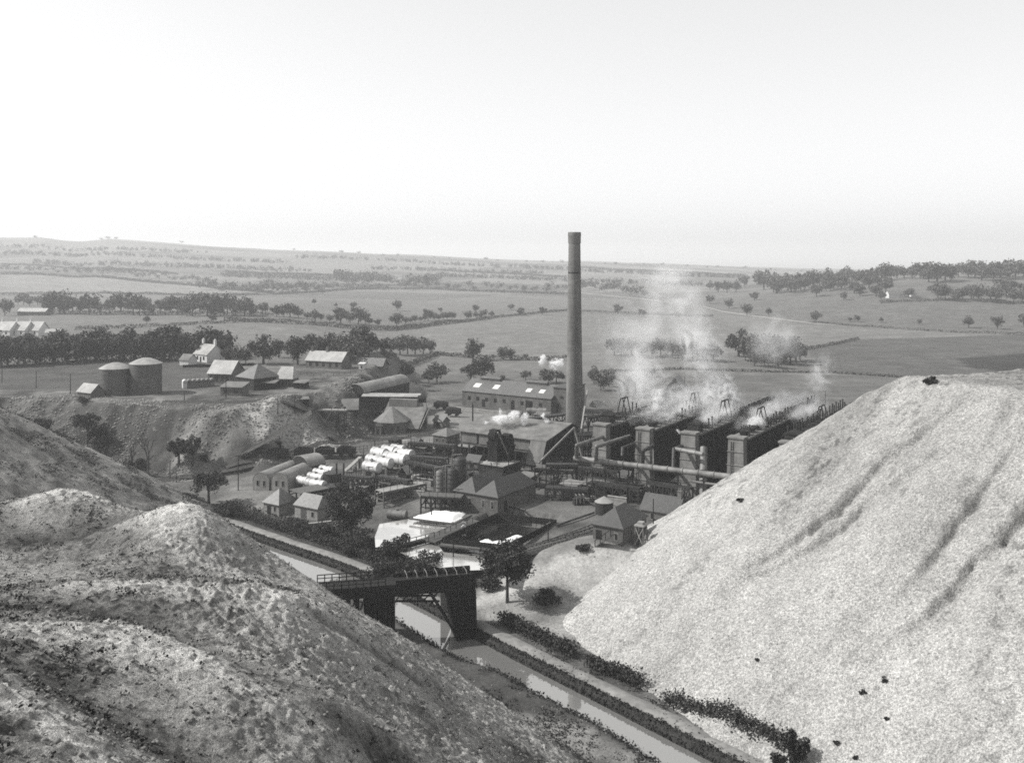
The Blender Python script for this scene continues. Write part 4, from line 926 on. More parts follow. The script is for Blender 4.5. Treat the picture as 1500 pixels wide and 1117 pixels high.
# lone tall masts on the benches
# ---------------------------------------------------------------- great pipes
def W(u, v, z, o=None):            # works axes from the first bench's foot
    o = np.array([19.8, 219.0, 0.0]) if o is None else o
    q = o + U * u + Vv * v; return np.array([q[0], q[1], z])
def pipe(name, label, pts, r, m='pipe_pale', flanges=True, group=None, cat='pipe'):
    pts = [np.array(p, float) for p in pts]; t = thing(name, label, cat, (pts[0][0], pts[0][1], 0), group=group)
    o = np.array([pts[0][0], pts[0][1], 0]); pts = [p - o for p in pts]
    MB().tube(pts, r, 14).obj('pipe_run', m, t, smooth=40)
    if flanges:
        b = MB()
        for a, c in zip(pts[:-1], pts[1:]):
            L_ = np.linalg.norm(c - a); n = max(1, int(L_ / 3.2))
            for k in range(1, n + 1):
                q = a + (c - a) * (k - .5) / n; d = (c - a) / L_ * .09; b.cyl(q - d, q + d, r * 1.22, n=14)
        b.obj('flange', m, t, smooth=40)
    return t
zp = 7.2
pA = P(841, 671, zp); pB = P(1104, 702, zp); dirp = (pB - pA) / np.linalg.norm(pB - pA)
mp_ = pipe('gas_main', 'long pale gas main running level across all the retort piers', [pA, pB + dirp * 7], .62)
for k in range(8):
    q = pA + dirp * (2 + 5.6 * k) - np.array([pA[0], pA[1], 0]); g0 = gz(*(q + pA)[:2])
    b = MB(); b.beam((q[0], q[1], g0 - .5), (q[0], q[1], zp - .6), .3); b.beam((q[0] - .8, q[1], zp - .75), (q[0] + .8, q[1], zp - .75), .28); b.obj('support_post', 'iron', mp_)
pipe('steam_pipe', 'thinner pipe running just under the right end of the gas main', [P(1015, 705, 5.2), P(1100, 716, 5.2) + dirp * 6], .26, 'iron_pale')
pipe('elbow_pipe', 'elbow pipe dropping to the gas main by the first bench pier', [P(893, 636, 11.2), P(845, 652, 11.2), P(844.5, 671, zp)], .42, 'iron_pale')
pipe('elbow_pipe', 'elbow pipe in front of the first and second bench piers', [P(922, 638.5, 11.0), P(874, 653.5, 11.0), P(873, 675, zp)], .42, 'iron_pale')
pipe('elbow_pipe', 'short stub elbow pipe passing behind the second bench pier', [P(930, 649, 10.5), P(912, 656, 10.5), P(911.5, 668, 9.0)], .36, 'iron')
pipe('elbow_pipe', 'dark elbow pipe between the second and third bench piers', [P(957, 652.5, 10.8), P(942, 660, 10.8), P(941.5, 681, zp)], .40, 'iron')
pipe('downpipe', 'thick pale standing pipe with flared top in front of the third bench', [P(1031, 655, 11.4), P(1029, 748, gz(38.5, 195) - .3)], .78, 'pipe_pale')
pipe('crossover_pipe', 'level pale pipe joining the third bench pier to the thick standing pipe', [P(988, 657, 10.9), P(1030, 665, 10.9)], .45, 'pipe_pale')
pipe('elbow_pipe', 'dark pipe dropping from the left end of the pale crossover pipe', [P(1000, 653, 11.3), P(987, 657.5, 10.9), P(986, 690, 7.0)], .40, 'iron')
pipe('crossover_pipe', 'elbow pipe beside the fifth bench pier, cut off by the pale tip', [P(1152, 663, 10.7), P(1117, 674, 10.7), P(1116, 700, 7.0)], .40, 'iron_pale')
pipe('thin_standpipe', 'thin upright pipe rising beside the second elbow pier', [P(957, 690, 6), P(957, 651, 11)], .12, 'iron_pale', False)
# ---------------------------------------------------------------- lattice gantries
def gantry(label, A, B, zt, zb, wid, legs, m='timber_black', deck='timber', name='pipe_gantry', braces=True, rail=True, brace_m=None, roof=None):
    A = np.array(A, float); B = np.array(B, float); d = B[:2] - A[:2]; L_ = float(np.linalg.norm(d)); an = math.atan2(d[1], d[0])
    z0 = gz(A[0], A[1]); t = thing(name, label, 'gantry', (A[0], A[1], z0), an); zt -= z0; zb_ = zb - z0
    b = MB(); b.box(0, L_, -wid / 2, wid / 2, zt, zt + .18); b.obj('deck', deck, t)
    b = MB()
    for s in (-1, 1):
        b = MB(); b.beam((0, s * wid / 2, zt - .2), (L_, s * wid / 2, zt - .2), .22, .36); b.obj('chord', m, t); b = MB(); b.beam((0, s * wid / 2, zb_), (L_, s * wid / 2, zb_), .2); b.obj('chord', m, t)
    for k in range(legs):
        x = L_ * k / (legs - 1); b = MB()
        for s in (-1, 1): b.beam((x, s * (wid / 2 + .05), -1.5), (x, s * wid / 2, zt), .26)
        b.beam((x, -wid / 2, zt * .5), (x, wid / 2, zt * .5), .18); b.obj('leg', m, t)
    if braces:
        for s in (-1, 1):
            b = MB()
            for k in range(legs - 1):
                x0, x1 = L_ * k / (legs - 1), L_ * (k + 1) / (legs - 1)
                b.beam((x0, s * wid / 2, zb_), ((x0 + x1) / 2, s * wid / 2, zt - .3), .17); b.beam(((x0 + x1) / 2, s * wid / 2, zt - .3), (x1, s * wid / 2, zb_), .17)
            b.obj('brace', brace_m or m, t)
    if rail:
        b = MB()
        for s in (-1, 1):
            b.beam((0, s * wid / 2, zt + 1.1), (L_, s * wid / 2, zt + 1.1), .08)
            for k in range(int(L_ / 1.8) + 1): b.beam((min(L_, 1.8 * k), s * wid / 2, zt + .1), (min(L_, 1.8 * k), s * wid / 2, zt + 1.1), .07)
        b.obj('railing', m, t)
    if roof:
        b = MB(); b.extr([(-wid * .75, zt + 2.4), (wid * .75, zt + 2.4), (0, zt + 4.2)], 'x', L_ * roof[0], L_ * roof[1])
        b.obj('roof', 'sheet_pale', t)
    return t
A = P(787, 706, 1.0); gantry('dark timber lattice bridge below the shed gable and gas main', A, P(842, 711, 1.0), 4.6, 1.2, 3.2, 3, brace_m='timber')
A = P(857, 640, 3); gantry('high trestle walkway with tent roof climbing right behind the chimney', P(857, 613, 9.2), P(918, 600, 10.2), 9.6, 6.5, 2.6, 8, 'iron', roof=(.18, .95))
gantry('sooty staging of posts behind the first elbow pipes', P(848, 650, 6.0), P(893, 634, 8.0), 8.2, 3.2, 4.0, 7, 'iron', 'soot')
gantry('low pipe staging packed with valves under the gas main', P(800, 724, 1), P(862, 727, 1), 2.6, .6, 2.6, 6, 'iron', 'iron')
gantry('pipe staging running right from valves toward the stone cottage', P(864, 712, 2), P(938, 722, 2), 3.0, .8, 2.2, 7, 'iron', 'iron')
gantry('thin pipe rack across the yard behind the white tanks', P(590, 680, 2), P(690, 700, 2), 3.0, 1.0, 1.6, 7, 'iron', 'iron', braces=False)
gantry('long level pipe rack in front of the small hipped office', P(560, 668, 2), P(632, 668, 2), 2.6, .8, 1.4, 6, 'iron', 'iron', braces=False)
gantry('railed loading bank left of the still towers', P(556, 725, 1), P(618, 712, 1), 1.8, .4, 3.0, 6, 'timber', 'timber_pale')
gantry('dark staging platform around the still towers', P(620, 738, .6), P(678, 741, .6), 2.6, .4, 3.4, 5, 'timber_black', 'timber')
gantry('long sleeper stage under the row of left white tanks', P(432, 724, .5), P(474, 716, .5), 1.0, .1, 5.0, 5, 'timber_black', 'timber', braces=False, rail=False)
gantry('pipe rack carrying thin pipes behind the raised shed', P(740, 622, 4.0), P(845, 606, 4.5), 5.0, 2.8, 2.4, 9, 'iron', 'iron')
gantry('pipe bridge linking the raised shed to the gas main', P(800, 690, 4), P(846, 684, 5), 5.6, 3.8, 2.2, 4, 'iron', 'iron')
# heavy timber sheer legs by the shed gable and crusher shed
def strut(label, pts, r=.22, m='timber_pale', name='timber_strut', cat='strut'):
    pts = [np.array(p, float) for p in pts]; o = np.array([pts[0][0], pts[0][1], 0]); t = thing(name, label, cat, o)
    for a, c in zip(pts[:-1], pts[1:]): MB().beam(a - o, c - o, r).obj('pole', m, t)
    return t
strut('pair of long timber struts meeting in a peak before the shed gable', [P(789, 678, 4.5), P(841, 626, 12.5), P(854, 674, 4.5)], .34)
strut('leaning pale spar against the right side of the chimney foot', [P(848, 650, 5.5), P(860, 572, 16)], .36)
strut('sheer legs of pale poles at the open end of the crusher shed', [P(614, 632, 0), P(628, 600, 8.5), P(654, 624, 1)], .26)
strut('tall twin poles standing behind the crusher shed', [P(626, 625, 1), P(624, 572, 12)], .2)
strut('raking prop beside the dark bucket hoist of the raised shed', [P(744, 666, 5), P(729, 633, 12)], .26)
# bucket hoists: dark ragged towers before the shed
for px, py, h, lab in [(725, 692, 10.5, 'taller sooty bucket hoist at the front of the raised shed'), (743, 690, 9.0, 'shorter sooty bucket hoist beside the raised shed gable')]:
    p = HIT(px, py); t = thing('bucket_hoist', lab, 'hoist', p, ANG)
    b = MB(); b.box(-1.1, 1.1, -1.1, 1.1, 0, h * .5); b.taper(-1.1, 1.1, -1.1, 1.1, h * .5, -1.6, 1.6, -1.4, 1.4, h * .72); b.obj('hopper', 'soot', t)
    b = MB(); b.cyl((-.9, 0, h * .86), (.9, 0, h * .86), 1.5, n=14); b.box(-1.7, 1.7, -.5, .5, h * .70, h * .9); b.obj('wheel_house', 'soot', t)
    b = MB()
    for s in (-1, 1):
        for q in (-1, 1): b.beam((s * 1.4, q * 1.2, 0), (s * .9, q * .9, h), .2)
    b.beam((-1.4, 1.2, 0), (.9, -.9, h * .8), .14); b.beam((1.4, -1.2, 0), (-.9, .9, h * .8), .14); b.obj('frame', 'iron', t)
# ---------------------------------------------------------------- stills and tanks
def tower(label, px, py, r, h, m='iron', group=None):
    t = thing('still_tower', label, 'still tower', HIT(px, py), group=group)
    b = MB(); b.lathe([(r, -.5), (r, h * .98), (r * .9, h), (.1, h + r * .35)], 22); b.obj('shell', m, t, smooth=40)
    b = MB()
    for k in range(1, 8): b.lathe([(r - .02, h * k / 8 - .08), (r + .08, h * k / 8 - .08), (r + .08, h * k / 8 + .08), (r - .02, h * k / 8 + .08)], 22)
    b.obj('hoop', m, t)
    b = MB(); b.tube([(r * .3, 0, h + r * .2), (r * .3, 0, h + .9), (-r * 1.25, 0, h + .7), (-r * 1.25, 0, .2)], .13, 8); b.obj('vapour_pipe', 'iron_pale', t)
    return t
G = 'still towers'
tower('tallest black ringed still tower, right end of the tower group', 674, 737, 1.35, 9.6, group=G)
tower('black still tower just left of the tallest ringed one', 663, 739, 1.15, 7.6, group=G)
tower('slim rusty still tower with pale side, left end of the group', 645, 736, .95, 6.8, 'iron_pale', group=G)
tower('thin dark still tower in the middle of the group', 653, 737, .55, 7.2, group=G)
def htank(label, c, L_, r, an, m='white_paint', group=None, name='oil_drum_tank', hz=None, cat='storage tank'):
    c = np.array(c, float); z0 = gz(c[0], c[1]); t = thing(name, label, cat, (c[0], c[1], z0), an, group)
    zc = (hz if hz is not None else .9) + r
    b = MB(); V = []; n = 18
    prof = [(-L_ / 2 - r * .22, .05), (-L_ / 2 - r * .15, r * .6), (-L_ / 2, r), (L_ / 2, r), (L_ / 2 + r * .15, r * .6), (L_ / 2 + r * .22, .05)]
    V = [(x, rr * math.cos(2 * math.pi * i / n), zc + rr * math.sin(2 * math.pi * i / n)) for x, rr in prof for i in range(n)]
    Fc = [(j*n+i, (j+1)*n+i, (j+1)*n+(i+1)%n, j*n+(i+1)%n) for j in range(5) for i in range(n)] + [tuple(range(n)), tuple(range(5*n, 6*n))[::-1]]
    b.add(V, Fc); b.obj('shell', m, t, smooth=35)
    for s in (-1, 1):
        b = MB(); b.box(s * L_ * .32 - .25, s * L_ * .32 + .25, -r * .8, r * .8, -.5, zc - r * .6); b.obj('saddle', 'stone_wall', t)
    b = MB(); b.cyl((0, 0, zc + r - .05), (0, 0, zc + r + .3), .35, n=12); b.obj('manhole', 'iron_pale', t)
    for q in (-.3, .3): b = MB(); b.cyl((q * L_ - .05, 0, zc), (q * L_ + .05, 0, zc), r + .03, n=18); b.obj('strap', 'iron_pale' if m != 'white_paint' else 'tank_roof', t)
    return t
G1 = 'white oil tanks beside the arched huts'; G2 = 'white oil tanks in the middle yard'
an = ANG
for (px, py, L_, r, lab) in [(463, 719, 5.2, 1.0, 'white horizontal oil tank nearest the canal side stores'), (444, 714, 3.0, 1.0, 'short white oil tank close beside the arched huts'), (463, 708, 4.5, .9, 'white oil tank half hidden behind the nearest white tank'), (471, 702, 4.5, .9, 'small white oil tank third back from the canal side stores'), (479, 697, 4.0, .9, 'rearmost small white oil tank of the left cluster')]:
    htank(lab, HIT(px, py), L_, r, an, group=G1, hz=.7)
for (px, py, L_, r, lab) in [(545, 701, 4.4, 1.25, 'white oil tank at the near left end of the middle cluster'), (562, 694, 4.6, 1.25, 'white oil tank second along the front of the middle cluster'), (580, 690, 6.5, 1.5, 'largest white oil tank with round grey end in the middle cluster'), (592, 684, 5.0, 1.5, 'large white oil tank with round end at the right of the cluster'),
                             (548, 690, 4.0, 1.2, 'white oil tank left in the second row of the middle cluster'), (556, 682, 4.0, 1.5, 'tall white oil tank left at the back of the cluster'), (570, 679, 4.0, 1.5, 'white oil tank middle at the back of the cluster'), (583, 676, 4.0, 1.4, 'white oil tank right at the back of the cluster')]:
    htank(lab, HIT(px, py), L_, r, an, group=G2, hz=1.6)
htank('old rusty boiler shell with open end lying beside the bright pond', HIT(582, 760), 4.0, .95, math.radians(-14), 'iron_pale', name='boiler_shell', hz=0.0, cat='boiler')
htank('pale horizontal vessel on the ground in front of the workshop', HIT(786, 608), 6.5, 1.0, math.radians(-8), 'pipe_pale', name='boiler_shell', hz=.4, cat='boiler')
pipe('standpipe', 'left one of two thin black standpipes behind the white tanks', [P(493, 706, 0), P(493, 678, 4.5)], .2, 'iron', False)
pipe('standpipe', 'right one of two thin black standpipes behind the white tanks', [P(503.5, 706, 0), P(503.5, 678, 4.5)], .2, 'iron', False)
# inclined plank chute rising to the sidings
p0, p1 = P(505, 690, .3), P(528, 669, 2.6); t = thing('chute', 'inclined pale plank chute rising from dark vats to the sidings', 'chute', p0 * [1, 1, 0])
b = MB(); b.beam((0, 0, p0[2]), p1 - p0 * [1, 1, 0], 1.0, .25); b.obj('trough', 'timber_pale', t)
for k in (.4, .95):
    q = (p1 - p0) * k; b = MB(); b.beam((q[0], q[1], -1), (q[0], q[1], q[2] + .2), .25); b.obj('leg', 'timber', t)
# ---------------------------------------------------------------- railways
def track(label, pts, gauge=1.43, name='railway_track', raise_=.14, zs=None, bed=True):
    w = smooth_line(resample([tuple(p[:2]) for p in pts], 1.2), 3); z = ground(w[:, 0], w[:, 1])
    z = smooth_line(z[:, None], 6)[:, 0]
    if zs is not None: z = np.interp(np.linspace(0, 1, len(w)), np.linspace(0, 1, len(zs)), zs)
    tg = np.gradient(w, axis=0); tg /= np.linalg.norm(tg, axis=1)[:, None] + 1e-9; nn = np.stack([-tg[:, 1], tg[:, 0]], 1)
    o = w[0]; t = thing(name, label, 'railway track', (o[0], o[1], z[0]))
    L3 = lambda off, dz: [np.array([p[0] + n[0] * off - o[0], p[1] + n[1] * off - o[1], zz + dz - z[0]]) for p, n, zz in zip(w, nn, z)]
    if bed:
        rows = [L3(-1.9, -.3), L3(-1.25, raise_), L3(1.25, raise_), L3(1.9, -.3)]; n = len(w)
        v = [p for r in rows for p in r]; f = [(j*n+i, j*n+i+1, (j+1)*n+i+1, (j+1)*n+i) for j in range(3) for i in range(n - 1)]
        mesh_obj('ballast', v, f, 'ballast', t)
    b = MB()
    for i in range(len(w)):
        q = np.array([w[i, 0] - o[0], w[i, 1] - o[1], z[i] + raise_ + .03 - z[0]]); d = np.array([nn[i, 0], nn[i, 1], 0]) * 1.15; b.beam(q - d, q + d, .24, .12)
    s = b.obj('sleepers', 'timber', t)
    for sgn in (-1, 1):
        b = MB(); ln = L3(sgn * gauge / 2, raise_ + .16)
        for a, c in zip(ln[:-1], ln[1:]): b.beam(a, c, .09, .14)
        b.obj('rail', 'rail_steel', t)
    return w, z
H_ = lambda *pp: [HIT(a, b) for a, b in pp]
track('siding track curving in from the left behind the arched huts', H_((170,712),(260,697),(340,686),(420,675),(520,668),(620,672)))
track('second siding track carrying the row of coal wagons', H_((330,682),(400,673.5),(470,671),(540,668),(600,662),(700,655)))
track('siding running from the incline foot toward the octagonal house', H_((390,668),(440,659),(520,648),(600,640),(640,636)))
track('incline track climbing the bank to the winch hut', [P(335, 674, .5), P(395, 640, 6), P(455, 604, 11.6)], zs=[.5, 5.6, 11.8])
track('near track of the pair running from the bridge to the hipped house', [P(700, 838, 1.0), P(760, 818, .2), P(820, 796, -.3), P(880, 772, 0)], zs=[3.6, 1.2, .1, 0])
track('far track of the pair beside the fenced dark tank', H_((715,822),(790,799),(850,779),(900,760)))
track('level track along the bank crest below the round oil tanks', H_((240,588),(330,590),(420,592),(470,588)))
track('siding on the yard side of the raised shed', H_((590,690),(660,700),(720,708),(790,716)))
# wagons
def wagon(label, p, an, group=None, L_=4.8, load=True, text=None, m='dark_boards'):
    t = thing('coal_wagon', label, 'railway wagon', p, an, group)
    b = MB(); b.box(-L_/2, L_/2, -1.15, 1.15, 1.0, 2.35); b.obj('body', m, t)
    b = MB()
    for k in range(7):
        x = -L_/2 + .15 + k * (L_ - .3) / 6; b.box(x - .06, x + .06, -1.2, 1.2, .95, 2.36)
    b.obj('strapping', 'iron', t)
    b = MB(); b.box(-L_/2 - .1, L_/2 + .1, -1.0, 1.0, .75, .99)
    for s in (-1, 1):
        for q in (-.8, .8): b.cyl((s * L_/2, q, .9), (s * (L_/2 + .5), q, .9), .14, n=8)
    b.obj('underframe', 'iron', t)
    for s in (-1, 1):
        b = MB(); x = s * L_ * .28
        for q in (-.75, .75): b.cyl((x, q - .06, .46), (x, q + .06, .46), .46, n=14)
        b.cyl((x, -.8, .46), (x, .8, .46), .07, n=6); b.obj('wheelset', 'iron', t)
    if load:
        b = MB(); b.add([(-L_/2+.1,-1.05,2.3),(L_/2-.1,-1.05,2.3),(L_/2-.1,1.05,2.3),(-L_/2+.1,1.05,2.3),(-1.2,0,2.85),(1.0,.1,2.8)], [(0,1,5,4),(2,3,4,5),(1,2,5),(3,0,4)]); b.obj('coal_load', 'soot', t)
    if text:
        cu = bpy.data.curves.new('lettering', 'FONT'); cu.body = text; cu.size = 1.25; cu.align_x = 'CENTER'; cu.extrude = .01
        o = bpy.data.objects.new('lettering', cu); COL.objects.link(o); dg = bpy.context.evaluated_depsgraph_get(); me = bpy.data.meshes.new_from_object(o.evaluated_get(dg)); bpy.data.objects.remove(o)
        me.materials.clear(); me.materials.append(M('lettering')); o = bpy.data.objects.new('lettering', me); COL.objects.link(o); o.parent = t
        o.location = (0, -1.235, 1.2); o.rotation_euler = (math.pi / 2, 0, 0)
    return t
wx = [408, 445, 476, 507]
wl = ['coal wagon at the left end of the row behind the arched huts', 'second coal wagon from the left in the row behind the huts', 'third coal wagon from the left in the row behind the huts', 'lower right hand coal wagon of the row, half behind the plank chute']
for i, (x, l) in enumerate(zip(wx, wl)):
    p = HIT(x, 673 - (x - 408) * .03); p[2] += .3; wagon(l, p, math.radians(-2), 'coal wagons on the siding', 4.6, text=None)
p = HIT(718, 693); p[2] += .3; wagon('long wagon with faded white letters below the raised shed', p, ANG + math.radians(18), None, 5.6, False, 'ONST', 'mid_boards')
p = HIT(646, 600); p[2] += .3; wagon('dark open wagon standing at the left end of the workshop', p, math.radians(-15), 'wagons by the workshop', 4.6)
p = HIT(664, 610); p[2] += .3; wagon('dark open wagon standing in front of the workshop corner', p, math.radians(-15), 'wagons by the workshop', 4.6)
# ---------------------------------------------------------------- ponds, foam and the fenced tank
PZ = -1.3
def pond(name, pts, z, m):
    return struct(sheet(name, [tuple(P(a, b, z)[:2]) for a, b in pts], z, m))
def scoop(pts, z):
    wp = [tuple(P(a, b, z)[:2]) for a, b in pts]; me = gobj.data
    co = np.empty(len(me.vertices) * 3, np.float32); me.vertices.foreach_get('co', co); co = co.reshape(-1, 3)
    s = inside(co[:, 0], co[:, 1], wp) | (pdist(co[:, 0], co[:, 1], wp + [wp[0]]) < .95)
    co[s, 2] = np.minimum(co[s, 2], z - .35); me.vertices.foreach_set('co', co.ravel()); me.update()
PONDA = [(549,786),(556,767),(602,759),(640,765),(674,769),(630,789),(580,802),(550,801)]
PONDB = [(582,807),(628,794),(641,797),(650,808),(722,817),(712,834),(660,836),(618,824)]
for k, (pp, nm) in enumerate(((PONDA, 'pond_water'), (PONDB, 'pond_water'))):
    scoop(pp, PZ); pond('pond_water', pp, PZ, nm)
# planked causeway between the two ponds
def walk(label, pts, w_, z, m='timber', name='plank_walk', posts=0):
    wl_ = [P(a, b, z) for a, b in pts]; o = wl_[0]; t = thing(name, label, 'walkway', (o[0], o[1], 0))
    b = MB()
    for a, c in zip(wl_[:-1], wl_[1:]): b.beam(a - [o[0], o[1], 0], c - [o[0], o[1], 0], w_, .3)
    b.obj('deck', m, t)
    if posts:
        ll = resample([q[:2] for q in wl_], 1.6); b = MB()
        for q in ll: b.beam((q[0] - o[0], q[1] - o[1], z - 2), (q[0] - o[0], q[1] - o[1], z + posts), .14)
        for a, c in zip(ll[:-1], ll[1:]): b.beam((a[0] - o[0], a[1] - o[1], z + posts), (c[0] - o[0], c[1] - o[1], z + posts), .1)
        b.obj('railing', 'timber', t)
    return t
walk('dark plank walk crossing the water between the two bright ponds', [(578,801),(610,793),(636,786)], 1.1, -.7, 'timber_black', posts=.9)
walk('plank landing curving along the left side of the fenced tank', [(628,792),(652,782),(676,771),(700,763)], 3.4, -.6, 'mid_boards', posts=1.1)
walk('wide timber jetty edge below the near side of the fenced tank', [(646,797),(690,802),(738,806)], 1.3, -.6, 'timber', posts=0)
def fence(label, pts, h, z=None, m='timber_black', gap=.9, rails=2, boards=False, name='timber_fence', r=.1):
    pw = [HIT(a, b) if z is None else P(a, b, z) for a, b in pts]; o = pw[0]; t = thing(name, label, 'fence', (o[0], o[1], 0))
    ll = resample([q[:2] for q in pw], gap); zz = ground(ll[:, 0], ll[:, 1]) if z is None else np.full(len(ll), z)
    b = MB()
    for q, g in zip(ll, zz): b.beam((q[0] - o[0], q[1] - o[1], g - .6), (q[0] - o[0], q[1] - o[1], g + h), r)
    b.obj('posts', m, t); b = MB()
    for a, c, g1, g2 in zip(ll[:-1], ll[1:], zz[:-1], zz[1:]):
        for k in range(rails): hh = h * (k + 1) / rails - .08; b.beam((a[0] - o[0], a[1] - o[1], g1 + hh), (c[0] - o[0], c[1] - o[1], g2 + hh), r * .7)
        if boards: b.beam((a[0] - o[0], a[1] - o[1], g1 + h * .45), (c[0] - o[0], c[1] - o[1], g2 + h * .45), .06, h * .9)
    b.obj('boards' if boards else 'rails', m, t)
    return t
TK = [(648,797),(728,760),(815,770),(742,808)]
scoop([(650,796),(728,762),(812,771),(741,806)], -2.2)
struct(sheet('oil_surface', [tuple(P(a, b, -1.9)[:2]) for a, b in [(650,803),(728,766),(815,776),(742,814)]], -1.9, 'oil'))
for pts, lab in [(TK[:2], 'black board fence along the left side of the dark tank'), (TK[1:3], 'black board fence along the far side of the dark tank'), (TK[2:], 'black board fence along the right side of the dark tank'), ([TK[3], TK[0]], 'black board fence along the near side of the dark tank')]:
    fence(lab, pts, 1.3, -.7, boards=True, gap=1.0, name='board_fence')
def foam(label, pts, z, h, seed, m='foam', name='foam_bank', step=.35):
    wp = [tuple(P(a, b, z)[:2]) for a, b in pts]; A = np.array(wp)
    X, Y = np.meshgrid(np.arange(A[:, 0].min() - .5, A[:, 0].max() + .5, step), np.arange(A[:, 1].min() - .5, A[:, 1].max() + .5, step))
    d = -sdist(X, Y, wp) + (fbm(X, Y, 1.6, 2, seed) - .5) * .8
    Z = z + h * np.sqrt(np.clip(d / 1.2, 0, 1)) * (.55 + .9 * fbm(X, Y, 1.4, 3, seed + 1)) - .12
    o = grid_obj(name, X[0], Y[:, 0], Z, X * 0 + .5, M(m), keep=d > -.2); o['kind'] = 'stuff'; o['label'] = label
    return o
foam('heap of white scum lying on the square tank before the double roofed house', [(606,758),(639,746),(678,749),(684,752),(662,763),(628,760)], -.6, .55, 401)
foam('streak of white scum floating on the dark oil tank', [(690,798),(735,790),(758,782),(767,785),(745,795),(715,802)], -1.88, .35, 403)
foam('small patch of white scum in the corner of the dark tank', [(700,792),(715,788),(722,793),(708,799)], -1.88, .3, 405)
walk('low timber curb around the white scum tank', [(600,759),(630,763),(664,767),(690,754)], .5, -.5, 'timber')
for a, b, l in [(679, 778, 'white painted gauge box on the fence of the dark tank'), (679, 770, 'little white vent cap beside the gauge box')]:
    p = P(a, b, -.5); t = thing('gauge_box', l, 'box', p); MB().box(-.4, .4, -.25, .25, -.8, .9 if b == 778 else .6).obj('case', 'white_paint', t); MB().extr([(-.5,.9 if b == 778 else .6),(.5,.9 if b == 778 else .6),(0,1.3 if b == 778 else .9)], 'y', -.3, .3).obj('lid', 'white_paint', t)
# low stone walls and bund edges
def lowwall(label, pts, h, w_=.5, m='pale_stone', name='stone_wall'):
    pw = [HIT(a, b) for a, b in pts]; o = pw[0]; t = thing(name, label, 'wall', (o[0], o[1], 0)); ll = resample([q[:2] for q in pw], 2.0); zz = ground(ll[:, 0], ll[:, 1])
    b = MB(); c_ = MB()
    for a, c, g1, g2 in zip(ll[:-1], ll[1:], zz[:-1], zz[1:]):
        A = np.array([a[0] - o[0], a[1] - o[1], g1]); C = np.array([c[0] - o[0], c[1] - o[1], g2])
        d = (C - A); nn = np.array([-d[1], d[0], 0]); nn /= np.linalg.norm(nn); e = nn * w_ / 2
        b.hexa([A-e-[0,0,.8], C-e-[0,0,.8], C+e-[0,0,.8], A+e-[0,0,.8], A-e+[0,0,h], C-e+[0,0,h], C+e+[0,0,h], A+e+[0,0,h]])
        e = nn * (w_ / 2 + .06); c_.hexa([A-e+[0,0,h+.003], C-e+[0,0,h+.003], C+e+[0,0,h+.003], A+e+[0,0,h+.003], A-e+[0,0,h+.15], C-e+[0,0,h+.15], C+e+[0,0,h+.15], A+e+[0,0,h+.15]])
    b.obj('wall', m, t); c_.obj('coping', 'coping', t)
    return t
lowwall('stone bund wall with pale coping right of the big leafy tree', [(552,735),(582,724)], 1.7)
lowwall('stone retaining wall under the still towers', [(584,724),(622,729)], 1.4)
lowwall('low yard wall with railings between ponds and canal side stores', [(452,772),(487,768)], .7)
lowwall('crumbling low wall beside the loose pipes of the lower yard', [(890,737),(918,741)], 1.6)
lowwall('long low wall in front of the workshop', [(668,600),(742,608)], .9)
fence('rail fence at the edge of the track by the hipped house', [(795,800),(840,788),(872,778)], 1.1, gap=1.5)
fence('thin paling fence along the near side of the sidings', [(510,662),(560,655),(620,650)], 1.2, gap=1.2)
fence('thin rail fence in front of the canal side stores', [(425,775),(470,782),(500,790)], 1.0, gap=1.8)
fence('dark field fence under the white gabled cottage', [(268,538),(330,537),(372,535)], 1.0, gap=2, boards=True)
fence('rail fence on the bank beyond the rubble mound', [(420,548),(480,552),(560,556),(640,562)], 1.0, gap=2.5)
# pipes lying across the yard
for pts, r, lab in [([(770,749),(700,735)], .15, 'thin pipe lying along the edge of the open yard'), ([(870,753),(815,772)], .2, 'dark pipe crossing the lower yard to the tank corner'), ([(600,700),(640,706),(690,712)], .18, 'pale pipe crossing the middle yard'), ([(598,690),(650,690),(690,694)], .15, 'thin dark pipe along the yard behind the valve hut'), ([(545,660),(600,672),(650,674)], .14, 'long thin pipe skirting the sidings'), ([(880,745),(850,733)], .22, 'short fat pipe stub beside the conical vat')]:
    pipe('ground_pipe', lab, [HIT(a, b, .35) for a, b in pts], r, 'iron_pale' if 'pale' in lab else 'iron', False)
